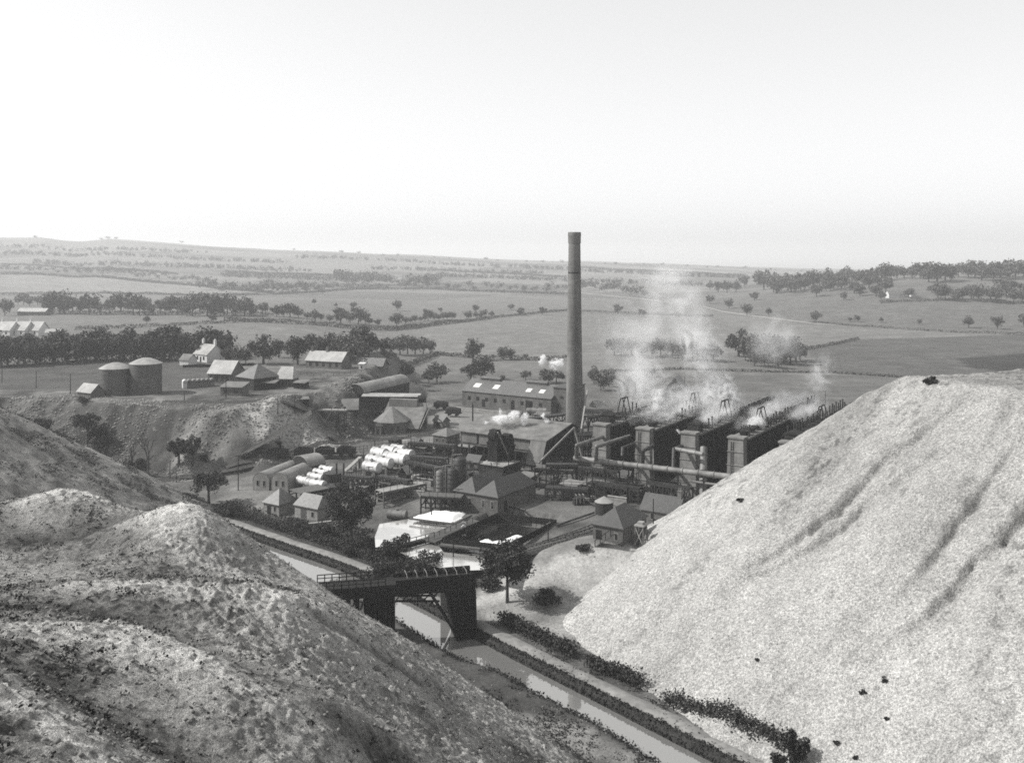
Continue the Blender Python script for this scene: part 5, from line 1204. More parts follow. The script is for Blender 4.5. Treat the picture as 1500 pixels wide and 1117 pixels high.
# small clutter of the works yard
g = np.random.default_rng(91)
spots = [(842,716),(850,722),(856,714),(866,722),(872,716),(880,722),(896,722),(902,716),(916,728),(928,720),(812,714),(822,718),(832,714),(934,728),(605,722),(612,700),(622,692),(632,700),(640,712),(606,688),(618,680),(700,702),(696,688),(682,684),(560,716),(572,712),(540,712),(530,706),(515,700),(520,690),(848,738),(858,733),(868,738),(830,724)]
for i, (px, py) in enumerate(spots):
    p = HIT(px, py); a = g.uniform(0, 3)
    near = ['under the pipe gantry', 'beside the retort piers', 'by the still towers', 'behind the white tanks'][0 if px > 800 and px < 860 else (1 if px >= 860 else (2 if px > 590 else 3))]
    k = i % 4
    if k == 0:
        t = thing('valve_stand', 'dark valve stand with hand wheel %s' % near, 'valve', p, a, 'valve stands ' + near)
        MB().cyl((0,0,-.3), (0,0,1.3), .22, .16, 10).obj('body', 'iron', t); b = MB(); b.cyl((0,0,1.3),(0,0,1.7),.06,n=6); b.lathe([(.4,1.66),(.5,1.7),(.4,1.76)], 14); b.obj('hand_wheel', 'iron_pale', t)
    elif k == 1:
        t = thing('oil_barrel', 'upright barrel with rolled hoops %s' % near, 'barrel', p, a, 'barrels ' + near)
        MB().lathe([(.42,-.2),(.5,.6),(.42,1.3)], 16).obj('body', 'iron_pale', t); MB().lathe([(.5,.28),(.53,.3),(.53,.38),(.49,.4)], 16).obj('hoop', 'iron', t)
    elif k == 2:
        t = thing('condenser_box', 'low dark condenser box with stub pipes %s' % near, 'condenser', p, a, 'condenser boxes ' + near)
        MB().box(-1.2,1.2,-.7,.7,-.4,1.3).obj('case', 'iron', t); b = MB()
        for q in (-.8, 0, .8): b.tube([(q,0,1.3),(q,0,2.1),(q,-.9,2.1),(q,-.9,.3)], .12, 8)
        b.obj('stub_pipe', 'iron_pale', t)
    else:
        t = thing('plank_stack', 'stack of weathered planks lying %s' % near, 'plank stack', p, a, 'plank stacks ' + near)
        b = MB()
        for q in range(4): b.box(-1.6 + .1 * q, 1.5 + .07 * q, -.6, .6, q * .22, q * .22 + .18)
        b.obj('planks', 'timber_pale', t)
# ---------------------------------------------------------------- timber bridge over the canal
b0 = P(667, 915, WZ + .4); bz = WZ + .4
L0 = Q(466, 866, 139); L1 = np.array([Q(692, 848, 145)[0], 145.0, 0])
d = L1[:2] - L0[:2]; BL = float(np.linalg.norm(d)); ban = math.atan2(d[1], d[0])
t = thing('timber_bridge', 'heavy blackened timber tramway bridge spanning the canal on boarded piers', 'bridge', (L0[0], L0[1], 0), ban)
zd = Q(667, 842, 145)[2]; zl = Q(480, 858, 139)[2]
def dz(x): return zl + (zd - zl) * x / BL
b = MB(); b.beam((0, 0, dz(0) - .15), (BL, 0, dz(BL) - .15), 3.6, .3); b.obj('deck', 'timber_black', t)
b = MB()
for s in (-1, 1): b.beam((0, s * 1.75, dz(0) - .95), (BL, s * 1.75, dz(BL) - .95), .35, 1.3)
b.obj('girder', 'timber_black', t)
def pier(xa, xb, wy, splay, base):
    b = MB(); zt = dz((xa + xb) / 2) - 1.6; b.taper(xa - splay, xb + splay, -wy - splay, wy + splay, base, xa, xb, -wy, wy, zt)
    for k in range(6):
        x = xa + (xb - xa) * k / 5; b.beam((x, -wy - .12 - splay * .0, zt), (x - .0, -wy - splay - .12, base), .3)
    b.obj('pier', 'timber_black', t)
sx = BL / (692 - 466)
b = MB(); zt = dz(BL) - 1.6; b.taper((667 - 466) * sx, (694 - 466) * sx, -2.0, 2.0, WZ - 2, (650 - 466) * sx, (692 - 466) * sx, -1.8, 1.8, zt)
for k in range(9):
    f = k / 8; xt, xw = (650 + 42 * f - 466) * sx, (667 + 27 * f - 466) * sx; b.beam((xt, -1.92, zt), (xw, -2.12, WZ - 1.5), .2)
for hh in (.25, .55, .85): b.beam(((667 - 17 * hh - 466) * sx, -2.2, WZ + (zt - WZ) * hh), ((693.5 - 466) * sx, -2.1, WZ + (zt - WZ) * hh), .22)
b.obj('pier', 'timber_black', t)
b = MB(); xa, xb = (646 - 466) * sx, (692 - 466) * sx; b.box(xa, xb, -1.95, -1.75, dz(xb) - 1.6, dz(xb) + .9); b.box(xa, xb, 1.75, 1.95, dz(xb) - 1.6, dz(xb) + .9); b.box(xa, xb, -1.75, 1.75, dz(xb) - 1.6, dz(xb) - .35); b.obj('parapet_box', 'timber_black', t)
pier((536 - 466) * sx, (572 - 466) * sx, 1.8, .2, WZ - 2)
b = MB()
for k in range(5):
    x = (484 - 466) * sx + k * (50 * sx) / 4
    for s in (-1, 1): b.beam((x, s * 1.5, WZ - 1), (x, s * 1.5, dz(x) - 1.5), .3)
    b.beam((x, -1.5, WZ + 1), (x + 2.2 if k < 4 else x - 2, -1.5, dz(x) - 1.6), .2)
b.obj('bent', 'timber_black', t)
b = MB(); xr = (625 - 466) * sx; b.beam((xr, -1.9, dz(xr) - 1.6), (xr + 40 * sx, -2.0, WZ + .6), .35); b.beam((xr, 1.9, dz(xr) - 1.6), (xr + 40 * sx, 2.0, WZ + .6), .35); b.obj('raking_strut', 'timber_black', t)
b = MB(); x0_, x1_ = (574 - 466) * sx, (640 - 466) * sx
for s in (-1, 1):
    b.beam((x0_, s * 1.2, dz(x0_) - 2.6), (x1_, s * 1.2, dz(x1_) - 3.1), .25)
    for k in range(6):
        x = x0_ + (x1_ - x0_) * k / 6; b.beam((x, s * 1.2, dz(x) - 2.7), (x + (x1_ - x0_) / 6, s * 1.2, dz(x) - 1.5), .14)
b.obj('truss', 'timber_black', t)
for k in range(7):
    x = (592 - 466) * sx + k * 1.5; b = MB(); b.tube([(x, -1.6, dz(x)), (x, -1.5, dz(x) + .75), (x, -1.0, dz(x) + 1.1), (x, 1.0, dz(x) + 1.1), (x, 1.5, dz(x) + .75), (x, 1.6, dz(x))], .07, 6); b.obj('guard_hoop', 'iron_pale', t)
b = MB(); xe = (560 - 466) * sx
for s in (-1, 1):
    b.beam((0, s * 1.8, dz(0) + 1.0), (xe, s * 1.8, dz(xe) + 1.0), .12); b.beam((0, s * 1.8, dz(0) + .5), (xe, s * 1.8, dz(xe) + .5), .1)
    for k in range(10): x = xe * k / 9; b.beam((x, s * 1.8, dz(x) - .2), (x, s * 1.8, dz(x) + 1.0), .14)
b.obj('railing', 'timber_black', t)
b = MB(); b.box((575 - 466) * sx, BL, -1.7, -1.55, dz(BL / 2) - .1, dz(BL / 2) + .55); b.box((575 - 466) * sx, BL, 1.55, 1.7, dz(BL / 2) - .1, dz(BL / 2) + .55); b.obj('side_board', 'timber_black', t)
# pale concrete slab leaning by the bridge pier
t = thing('stone_abutment', 'pale sloping stone abutment between the strut and dark bridge pier', 'abutment', P(660, 893, WZ + 1.2))
b = MB(); b.extr([(-1.6, -2.0), (1.0, -2.0), (-.9, 2.8), (-1.6, 2.8)], 'y', 0, 2.4); b.obj('block', 'pale_stone', t)
# ---------------------------------------------------------------- poles
def pole(label, px, py, hpx, arms=0, name='telegraph_pole', m='timber_black', group=None, r=.13, lean=0.0):
    p = HIT(px, py); h = hpx / F * p[1]; t = thing(name, label, 'pole', p, R.uniform(-.3, .3), group)
    b = MB(); b.cyl((0, 0, -.8), (lean * h, 0, h), r, r * .7, 8); b.obj('shaft', m, t)
    for k in range(arms):
        b = MB(); b.beam((-.8 + lean * h, 0, h - .3 - .45 * k), (.8 + lean * h, 0, h - .3 - .45 * k), .1)
        for q in (-.65, .65): b.cyl((q + lean * h, 0, h - .25 - .45 * k), (q + lean * h, 0, h - .1 - .45 * k), .06, n=6)
        b.obj('cross_arm', m, t)
    return t
for a in [('telegraph pole with cross arm left of the arched huts', 349, 718, 52, 1), ('telegraph pole rising between the white tank clusters', 549, 668, 26, 0), ('telegraph pole standing by the sidings in the middle yard', 602, 676, 40, 1),
          ('pole between the pond and the left bridge end', 664, 828, 42, 1), ('pole on the canal bank beside the fenced dark tank', 803, 798, 32, 1), ('tall pole behind the raised shed left end', 692, 640, 50, 0), ('pole at the left corner of the raised shed', 668, 672, 36, 0),
          ('tall iron mast over the first and second retort benches', 1003, 592, 40, 0), ('slim mast among the smoke of the third bench', 1016, 598, 30, 0), ('tall lamp mast at the top of the fifth bench', 1209, 606, 34, 0),
          ('leftmost pole standing in the smooth dark field', 3, 560, 22, 0), ('second pole standing in the smooth dark field', 53, 568, 26, 0), ('third pole standing in the smooth dark field', 103, 577, 30, 0),
          ('pole beside the low stone shed on the bank', 331, 583, 34, 0), ('thin pole on the bank crest above the rubble', 270, 587, 14, 0), ('pole in front of the rubble mound left', 407, 606, 26, 0), ('pole in front of the rubble mound right', 432, 606, 28, 0), ('thin pole at the foot of the incline', 409, 655, 28, 0),
          ('pole on the grass left of the incline', 199, 712, 30, 1), ('pole by the track left of the weeping tree', 249, 703, 28, 0), ('slim post leaning beside the track at left', 258, 706, 20, 0), ('low post standing in the canal edge', 408, 830, 18, 0), ('pole rising beside the pond left of scum tank', 632, 762, 30, 0), ('pole at the gable of the stone cottage', 957, 790, 60, 0),
          ('thin pole before the workshop left windows', 693, 622, 30, 0), ('pole rising from the pipe staging', 868, 740, 56, 0), ('pole beside the pump room', 919, 735, 40, 0), ('thin pole against the raised shed doors', 735, 668, 32, 0), ('thin pole at the front of the flat roofed store', 745, 706, 40, 0), ('thin far pole in front of the white gabled cottage', 323, 552, 30, 0)]:
    pole(*a)
# water tower like timber stand by the hipped house
p = HIT(939, 801); t = thing('timber_stand', 'narrow cross braced timber stand at the corner of the hipped house', 'stand', p, ANG)
b = MB(); b.box(-.9, .9, -.9, .9, 3.7, 3.95); b.box(-.5, .5, -.5, .5, 3.95, 4.4); b.obj('top', 'timber_pale', t)
for s in (-1, 1):
    for q in (-1, 1): b = MB(); b.beam((s * .9, q * .9, -.8), (s * .7, q * .7, 3.7), .2); b.obj('leg', 'timber', t)
for q in (((-.9, -.9, .3), (.75, -.75, 3.5)), ((.9, -.9, .3), (-.75, -.75, 3.5)), ((.9, -.9, .3), (.75, .75, 3.5))): b = MB(); b.beam(q[0], q[1], .12); b.obj('brace', 'timber_pale', t)
p = HIT(893, 803); t = thing('sloping_stair', 'timber stair and railing in front of the hipped house door', 'stair', p, ANG)
b = MB(); b.beam((-2.5, 0, 0), (.6, 0, 2.4), 1.2, .2); b.obj('flight', 'timber', t); b = MB(); b.beam((-2.5, -.6, 1.1), (.6, -.6, 3.5), .1)
for k in range(4): x = -2.5 + k * 1.0; b.beam((x, -.6, .77 * k), (x, -.6, .77 * k + 1.1), .1)
b.obj('railing', 'timber_black', t)
p = HIT(990, 783); t = thing('tarpaulin', 'small bright white tarpaulin on timbers at the edge of the pale tip', 'tarpaulin', p, ANG)
b = MB(); b.add([(-2,-1.2,.2),(1.8,-1,.3),(1.6,1.2,.9),(-1.6,1.3,.8),(0,0,1.1),(-2,-1.2,-.3),(1.8,-1,-.3),(1.6,1.2,-.3),(-1.6,1.3,-.3)], [(0,1,4),(1,2,4),(2,3,4),(3,0,4),(0,5,6,1),(1,6,7,2),(2,7,8,3),(3,8,5,0)]); b.obj('sheet', 'white_paint', t)
p = HIT(975, 796); t = thing('plank_stack', 'dark plank stack between the stone cottage and the tarpaulin', 'plank stack', p, ANG + .9)
b = MB()
for q in range(3): b.box(-3, 3 - .2 * q, -.6, .6, q * .3, q * .3 + .25)
b.obj('planks', 'timber_black', t)

# thin standing pipes and posts that crowd the yard
g = np.random.default_rng(93)
for (x0, x1, y0, y1, n, lab, grp) in [(590,690,668,720,20,'thin dark standpipe in the crowded yard round the still towers','standpipes round the still towers'),(842,935,690,738,20,'thin dark standpipe among the valves below the retort piers','standpipes below the retort piers'),(500,590,672,725,10,'thin post among the white tanks and dark vats','posts among the white tanks'),(770,850,690,724,8,'thin post beside the lattice bridge under the gas main','posts by the lattice bridge'),(690,770,690,716,6,'thin post in front of the raised shed','posts before the raised shed')]:
    for i in range(n):
        px, py = g.uniform(x0, x1), g.uniform(y0, y1); p = HIT(px, py); h = g.uniform(2.0, 5.5); t = thing('standpipe', lab, 'pipe', p, 0, grp)
        b = MB(); b.cyl((0, 0, -.5), (0, 0, h), .1, n=8); b.obj('riser', 'iron', t)
        a = g.uniform(0, 6.28); b = MB(); b.beam((-.7 * math.cos(a), -.7 * math.sin(a), h - .2), (.9 * math.cos(a), .9 * math.sin(a), h - .2), .14); b.obj('arm', 'iron', t)
for i, (px, py, L_, an_, lab) in enumerate([(610,684,9,-.2,'dark pipe on trestles left of the still towers'),(640,698,11,.15,'dark pipe on trestles crossing before the still towers'),(664,684,8,-.5,'dark pipe on trestles below the small hipped office'),(700,712,8,.9,'dark pipe on trestles beside the lettered wagon'),(858,700,9,-.1,'dark pipe on trestles under the second elbow pipe'),(880,716,10,-.35,'dark pipe on trestles before the sheet shed'),(905,738,9,.8,'dark pipe on trestles beside the crumbling wall'),(530,716,7,.3,'dark pipe on trestles behind the big leafy tree')]):
    p = HIT(px, py); t = thing('trestle_pipe', lab, 'pipe', p, an_); zz = 1.2 + .3 * (i % 3)
    MB().cyl((0, 0, zz), (L_, 0, zz), .3, n=12).obj('pipe_run', 'iron' if i % 2 else 'iron_pale', t, smooth=40)
    for k in range(4): b = MB(); x = .4 + k * (L_ - .8) / 3; b.beam((x, -.5, -.6), (x, 0, zz - .25), .14); b.beam((x, .5, -.6), (x, 0, zz - .25), .14); b.obj('trestle', 'timber_black', t)

for a, b, l in [(P(600, 655, 2), P(668, 660, 2), 'thin pipe rack on posts along the sidings before the office'), (P(602, 676, 2), P(655, 680, 2), 'dark pipe rack left of the box store'), (P(690, 704, 1), P(742, 716, 1), 'low pipe rack behind the double roofed house'), (P(556, 708, 1), P(600, 716, 1), 'small railed staging under the largest white tanks'), (P(846, 690, 3), P(905, 698, 3), 'iron staging between the first two bench piers'), (P(950, 712, 3), P(1012, 722, 3), 'iron staging between the second and third bench piers'), (P(505, 708, .8), P(545, 712, .8), 'dark staging among the vats left of the middle white tanks')]:
    gantry(l, a, b, 2.2 + a[2] * .6, .7, 1.8, 6, 'iron', 'iron')
track('siding in front of the octagonal house', H_((480,640),(540,640),(600,636),(650,632)))
track('siding passing the small hipped office', H_((560,664),(620,660),(680,662),(720,668)))
# ---------------------------------------------------------------- trees
def crown_pts(seed, n, rx, ry, rz, zc, clumps, spread=.34, hollow=.35, droop=0.0):
    g = np.random.default_rng(seed)
    d = g.normal(size=(clumps, 3)); d /= np.linalg.norm(d, axis=1)[:, None]; d[:, 2] = d[:, 2] * .8 + .12
    rad = g.uniform(hollow, .86, clumps)[:, None]
    cc = d * rad; sz = g.uniform(.6, 1.3, clumps)
    k = g.integers(0, clumps, n)
    o = g.normal(size=(n, 3)); o /= np.linalg.norm(o, axis=1)[:, None]; o *= (g.random((n, 1)) ** .45) * spread * sz[k][:, None]
    p = (cc[k] + o)
    p[:, 2] -= droop * (p[:, 0] ** 2 + p[:, 1] ** 2)
    return p * [rx, ry, rz] + [0, 0, zc], cc * [rx, ry, rz] + [0, 0, zc]
def trunk_mb(h, r, cc, nl, seed):
    g = random.Random(seed); b = MB(); top = (g.uniform(-.03, .03) * h, g.uniform(-.03, .03) * h, h)
    mid = (top[0] * .5, top[1] * .5, h * .5)
    b.cyl((0, 0, -.6), mid, r * 1.25, r * .85, 9, False); b.cyl(mid, top, r * .85, r * .45, 9, False)
    for c in (list(cc[:nl])):
        s = g.uniform(.55, .95); p = (top[0] * s, top[1] * s, h * s); q = tuple(c); m_ = tuple((a * .5 + b_ * .5) + (0, 0, .12 * h)[i] for i, (a, b_) in enumerate(zip(p, q)))
        b.cyl(p, m_, r * .42, r * .28, 6, False); b.cyl(m_, q, r * .28, r * .1, 6, False)
    return b
TEMPL = {}
def template(key, n, rx, rz, zc, th, tr, leaf, m, clumps=22, seed=1, ry=None, spread=.34, hollow=.35, droop=0, nl=7, bark='bark'):
    pts, cc = crown_pts(seed, n, rx, ry or rx, rz, zc, clumps, spread, hollow, droop)
    g = np.random.default_rng(seed + 5); V, q = leafquads(pts, g.uniform(.6, 1.3, n) * leaf, seed=seed)
    c = np_obj('crown', V, q, m); b = trunk_mb(th, tr, cc, nl, seed).obj('trunk', bark, None, smooth=True)
    TEMPL[key] = (b.data, c.data, zc + rz * .95); COL.objects.unlink(b); COL.objects.unlink(c); bpy.data.objects.remove(b); bpy.data.objects.remove(c)
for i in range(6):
    template('f%d' % i, 700, 3.9 + .35 * (i % 3), 4.1 + .3 * (i % 2), 4.7 + .3 * (i % 2), 4.5, .26, .95, 'leaf_hazed', 18 + 3 * i, 20 + i, spread=.38)
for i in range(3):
    template('t%d' % i, 620, 3.1, 5.2, 5.4, 6, .26, .9, 'leaf_hazed', 20, 40 + i)
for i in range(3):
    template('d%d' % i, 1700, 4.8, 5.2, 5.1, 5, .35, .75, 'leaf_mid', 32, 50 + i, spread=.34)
template('s0', 260, 2.0, 2.0, 2.0, 2, .15, .8, 'leaf_hazed', 10, 60); template('s1', 260, 2.5, 1.7, 1.8, 2, .15, .8, 'leaf_hazed', 10, 61)
def tree(label, p, h, key, group=None, name='tree', cat='tree', wide=1.0):
    tm, cm, H0 = TEMPL[key]; s = h / H0
    t = thing(name, label, cat, p, R.uniform(0, 6.28), group); t.scale = (s * wide, s * wide, s)
    for nm, me in (('trunk', tm), ('crown', cm)):
        o = bpy.data.objects.new(nm, me); COL.objects.link(o); o.parent = t
    return t
def row(label, group, pts, keys, wide=1.0, name='tree'):
    for (px, py, hp) in pts:
        p = HIT(px, py); tree(label, p, max(2.0, hp / F * p[1]), R.choice(keys), group, name, wide=wide * R.uniform(.9, 1.15))
STK = {}
def tpl(key):
    if key not in STK:
        me = TEMPL[key][1]; co = np.empty(len(me.vertices) * 3, np.float32); me.vertices.foreach_get('co', co); STK[key] = co.reshape(-1, 4, 3)[::3].reshape(-1, 3)
    return STK[key]
def mass(label, pts, keys, wide=1.2):
    V = []
    for (px, py, hp) in pts:
        p = HIT(px, py); k = R.choice(keys); s = max(2.0, hp / F * p[1]) / TEMPL[k][2]; a = R.uniform(0, 6.28); c = tpl(k); w_ = s * wide * 1.1
        V.append(np.stack([(c[:, 0] * math.cos(a) - c[:, 1] * math.sin(a)) * w_ + p[0], (c[:, 0] * math.sin(a) + c[:, 1] * math.cos(a)) * w_ + p[1], c[:, 2] * s + p[2]], 1))
    V = np.concatenate(V); struct(np_obj('woods', V, np.arange(len(V)).reshape(-1, 4), 'leaf_hazed_far'), label, 'stuff')
def scat(x0, x1, step, base, hp, jx=.35, jy=2, jh=.3):
    out = []; x = x0
    while x < x1:
        bx_ = np.interp(x, [q[0] for q in base], [q[1] for q in base]); out.append((x + R.uniform(-jx, jx) * step, bx_ + R.uniform(-jy, jy), hp * R.uniform(1 - jh, 1 + jh))); x += step * R.uniform(.75, 1.25)
    return out
FK = ['f%d' % i for i in range(6)]; TK_ = ['t%d' % i for i in range(3)]; DK = ['d%d' % i for i in range(3)]
row('dark full tree in the long belt behind the round oil tanks', 'trees of the dark belt', scat(-20, 330, 15, [(-20,537),(150,528),(330,526)], 42, jy=2), DK, 1.15)
row('tree in the back row of the dark belt, below the terraced cottages', 'trees of the dark belt back row', scat(-10, 330, 20, [(0,520),(330,518)], 32, jy=3), DK, 1.2)
row('round dark tree beside the white gabled cottage', 'round trees by the cottage', [(386,533,44),(436,534,46)], DK, 1.0)
row('shorter tree standing between the round trees and white cottage', 'short trees by the cottage', [(333,533,28),(347,534,30),(360,533,26),(372,520,22),(408,524,30)], DK + FK, .9)
row('hazy tree in the grove behind the cottage row', 'grove behind the cottage row', [(455,522,36),(468,526,34),(482,520,34),(497,524,34),(512,522,40),(528,518,44),(540,522,38),(525,530,34),(508,532,30),(552,516,22),(562,519,26),(574,518,26)], FK + DK, 1.1)
row('flat topped tree in the clump at the field edge right of the grove', 'clump at the field edge', [(586,519,27),(597,519,30),(608,519,28),(620,518,25),(630,517,20)], FK, 1.1)
row('leafy tree in front of the long workshop, beside the chimneys', 'trees left of the workshop', [(594,556,30),(640,560,32),(628,562,24)], DK + FK, 1.0)
row('tree of the tall pair behind the left end of the workshop', 'tall pair behind the workshop', [(693,528,34),(706,556,36),(690,556,26)], DK, 1.1)
row('low tree in the open field right of the tall pair', 'low field trees', [(738,527,20),(748,526,16),(770,527,9),(735,560,12),(770,556,14),(803,560,22),(798,562,22),(815,561,20)], FK + ['s0', 's1'], 1.1)
row('tree half veiled by smoke right of the chimney', 'smoke veiled trees', [(870,562,26),(880,572,28),(892,566,30),(900,520,26),(910,522,28),(925,520,26),(940,524,28),(955,522,24),(968,520,28),(985,524,26),(1000,528,30),(1015,526,26),(1030,528,30),(1045,530,28),(955,552,14)], FK, 1.0)
row('bushy tree of the dark wood right of the smoke', 'wood right of the smoke', [(1082,522,42),(1092,528,34),(1100,530,40),(1112,528,40),(1124,530,44),(1135,533,42),(1146,534,46),(1158,534,42),(1166,530,38),(1172,528,26),(1105,536,28),(1120,538,26),(1140,540,24)], FK + DK, 1.0)
row('tree of the hedgerow crossing the middle fields', 'hedgerow across the middle fields', [(405,464,19),(416,464,16),(425,465,22),(437,466,16),(450,468,12),(462,471,18),(470,470,12),(483,472,12),(499,474,26),(513,473,16),(525,475,26),(535,474,18),(541,476,12),(553,477,11),(581,478,22),(594,474,11),(601,473,9),(608,472,12),(616,471,8),(622,470,9),(627,470,18),(637,469,11),(643,469,8),(650,468,11),(655,468,12),(662,468,12),(686,468,14),(697,466,10),(704,465,8),(709,464,12),(720,464,9)], FK, 1.15)
row('lone small tree out in the open middle field', 'lone trees in the middle field', [(460,446,9),(492,450,7),(518,452,11),(582,455,16),(645,457,7),(697,457,12),(749,454,9),(763,462,13),(795,461,13),(215,474,13),(312,472,14)], FK, 1.1)
row('tree of the thick hedgerow above the dark belt at left', 'thick hedgerow at left', [(7,462,25),(14,458,20)] + scat(28, 68, 9, [(28,446),(68,448)], 16) + scat(70, 400, 8, [(70,458),(200,460),(400,462)], 26, jy=2.5, jh=.4), FK + TK_, 1.0)
mass('far hedgerow above the pale field', scat(0, 300, 9, [(0,396),(150,402),(300,414)], 10, jh=.4), FK, 1.2)
mass('far second hedgerow toward the chimney', scat(295, 480, 9, [(295,425),(400,432),(480,430)], 17, jh=.4, jy=5), FK, 1.1)
mass('far wood beside the distant farmhouse', scat(500, 640, 9, [(500,419),(640,421)], 20, jy=5), FK, 1.2)
mass('far tree line right of the farmhouse', scat(600, 835, 10, [(600,422),(835,428)], 11, jy=3), FK, 1.2)
mass('far avenue right of the chimney', scat(850, 950, 8, [(850,424),(950,436)], 16, jy=2), FK, 1.1)
row('tree on the low green rise behind the smoke', 'trees on the rise behind the smoke', [(1040,425,14),(1052,428,18),(1065,429,20),(1078,428,18),(1090,420,18),(1040,445,14),(1068,452,16),(1094,462,18),(1105,440,14),(1126,462,12),(905,460,16),(940,464,12)], FK, 1.1)
row('dense tree on the long hillside wood at right', 'hillside wood at right', scat(1120, 1330, 9, [(1120,425),(1200,420),(1330,412)], 22, jy=6, jh=.35), FK, 1.15)
row('dense tree on the hillside wood below its crest', 'lower hillside wood', scat(1140, 1300, 13, [(1140,430),(1240,428),(1300,428)], 20, jy=7, jh=.35), FK, 1.1)
row('big domed tree on the right hand hilltop', 'hilltop trees at right', scat(1335, 1510, 11, [(1335,412),(1420,408),(1510,406)], 24, jy=4, jh=.35), FK, 1.25)
row('tree of the hilltop wood lower edge, right of the white cottage', 'lower edge of the hilltop wood', scat(1375, 1510, 11, [(1375,436),(1510,440)], 24, jy=6, jh=.35), FK, 1.1)
row('lone round tree beside the hill cottage or lane at right', 'lone trees at right', [(1236,440,14),(1283,434,20),(1291,440,16),(1331,436,16),(1195,472,17),(1245,471,7),(1256,471,10),(1291,472,8),(1347,475,8),(1419,480,18),(1461,482,20),(1500,478,22),(1210,427,14)], FK, 1.1)
mass('far skyline trees', [(38,348,4),(52,349,5),(148,352,5),(158,351,6),(170,351,5),(243,354,4),(266,357,5),(275,357,4)] + scat(420, 1180, 34, [(420,368),(740,383),(1000,391),(1180,399)], 4.5, jy=1), FK, 1.5)
# far woods that read as one mass
def wood(label, pts, n, hm, seed):
    g = np.random.default_rng(seed); base = [HIT(a, b) for a, b in pts]; C = []
    wp = np.array([b[:2] for b in base])
    for _ in range(n):
        i = g.integers(0, len(wp) - 1); f = g.random(); q = wp[i] * (1 - f) + wp[i + 1] * f; dd = np.linalg.norm(wp[i + 1] - wp[i])
        x, y = q[0] + g.normal() * 8, q[1] + g.normal() * 16; h = hm * g.uniform(.55, 1.25); z = gz(x, y)
        m_ = 26; o = g.normal(size=(m_, 3)); o /= np.linalg.norm(o, axis=1)[:, None]; o *= g.random((m_, 1)) ** .4
        C.append(o * [h * .5, h * .5, h * .48] + [x, y, z + h * .48])
    C = np.concatenate(C); V, q = leafquads(C, g.uniform(.6, 1.3, len(C)) * hm * .3, seed=seed)
    return struct(np_obj('woods', V, q, 'leaf_hazed_far'), label, 'stuff')
for k, (pts, n, h, lab) in enumerate([
    ([(0,372),(120,376),(280,380),(420,385)], 170, 9, 'dim far woods along the upper left hillside'), ([(40,384),(200,388),(330,393),(460,398)], 170, 9, 'hazy hedges and woods below the upper left hillside'),
    ([(0,362),(150,366),(300,371)], 90, 10, 'faint far woods under the left skyline'), ([(330,404),(430,408),(520,412)], 140, 9, 'hazy wood left of the distant farmhouse'), ([(420,420),(500,420),(560,424)], 70, 8, 'low hazy hedge wood in the middle distance'),
    ([(430,378),(600,384),(760,392),(840,396)], 150, 10, 'faint far woods under the middle skyline'), ([(640,404),(740,408),(830,412)], 120, 8, 'hazy far hedges left of the chimney'), ([(860,398),(980,404),(1100,408)], 140, 9, 'faint far woods right of the chimney'),
    ([(540,395),(680,398),(800,402)], 90, 9, 'pale far woods in the middle distance'), ([(860,412),(960,416),(1020,418)], 80, 8, 'hazy hedges beyond the avenue'), ([(1120,408),(1200,406),(1260,406)], 70, 7, 'far wood edge at the left of the hillside')]):
    wood(lab, pts, n, h, 700 + k)
# ---------------------------------------------------------------- hedges
def hedge(label, pts, h, w_, leaf, dens, seed, m='leaf_hedge', group=None, name='hedge', gaps=.0, off=None):
    pw = [HIT(a, b) for a, b in pts] if off is None else pts; g = np.random.default_rng(seed)
    ll = resample([q[:2] for q in pw], 1.0); n = int(len(ll) * dens); i = g.integers(0, len(ll) - 1, n); f = g.random((n, 1)); c = ll[i] * (1 - f) + ll[i + 1] * f
    hh = h * (.5 + fbm(c[:, 0], c[:, 1], max(4, h * 2.5), 3, seed)); ok = fbm(c[:, 0], c[:, 1], 12, 2, seed + 3) > gaps
    c, hh = c[ok], hh[ok]; n = len(c); c = c + g.normal(size=(n, 2)) * w_ * .35
    z = np.maximum(ground(c[:, 0], c[:, 1]), np.where((c[:, 0] > -15) & (c[:, 1] < 235), HB(c[:, 0], c[:, 1]), -99)) + hh * g.random(n) ** .8; o = pw[0]
    C = np.stack([c[:, 0] - o[0], c[:, 1] - o[1], z - o[2]], 1); V, q = leafquads(C, g.uniform(.6, 1.3, n) * leaf, seed=seed)
    ob = np_obj(name, V, q, m); ob.location = o; tag(ob, label, 'hedge', group); return ob
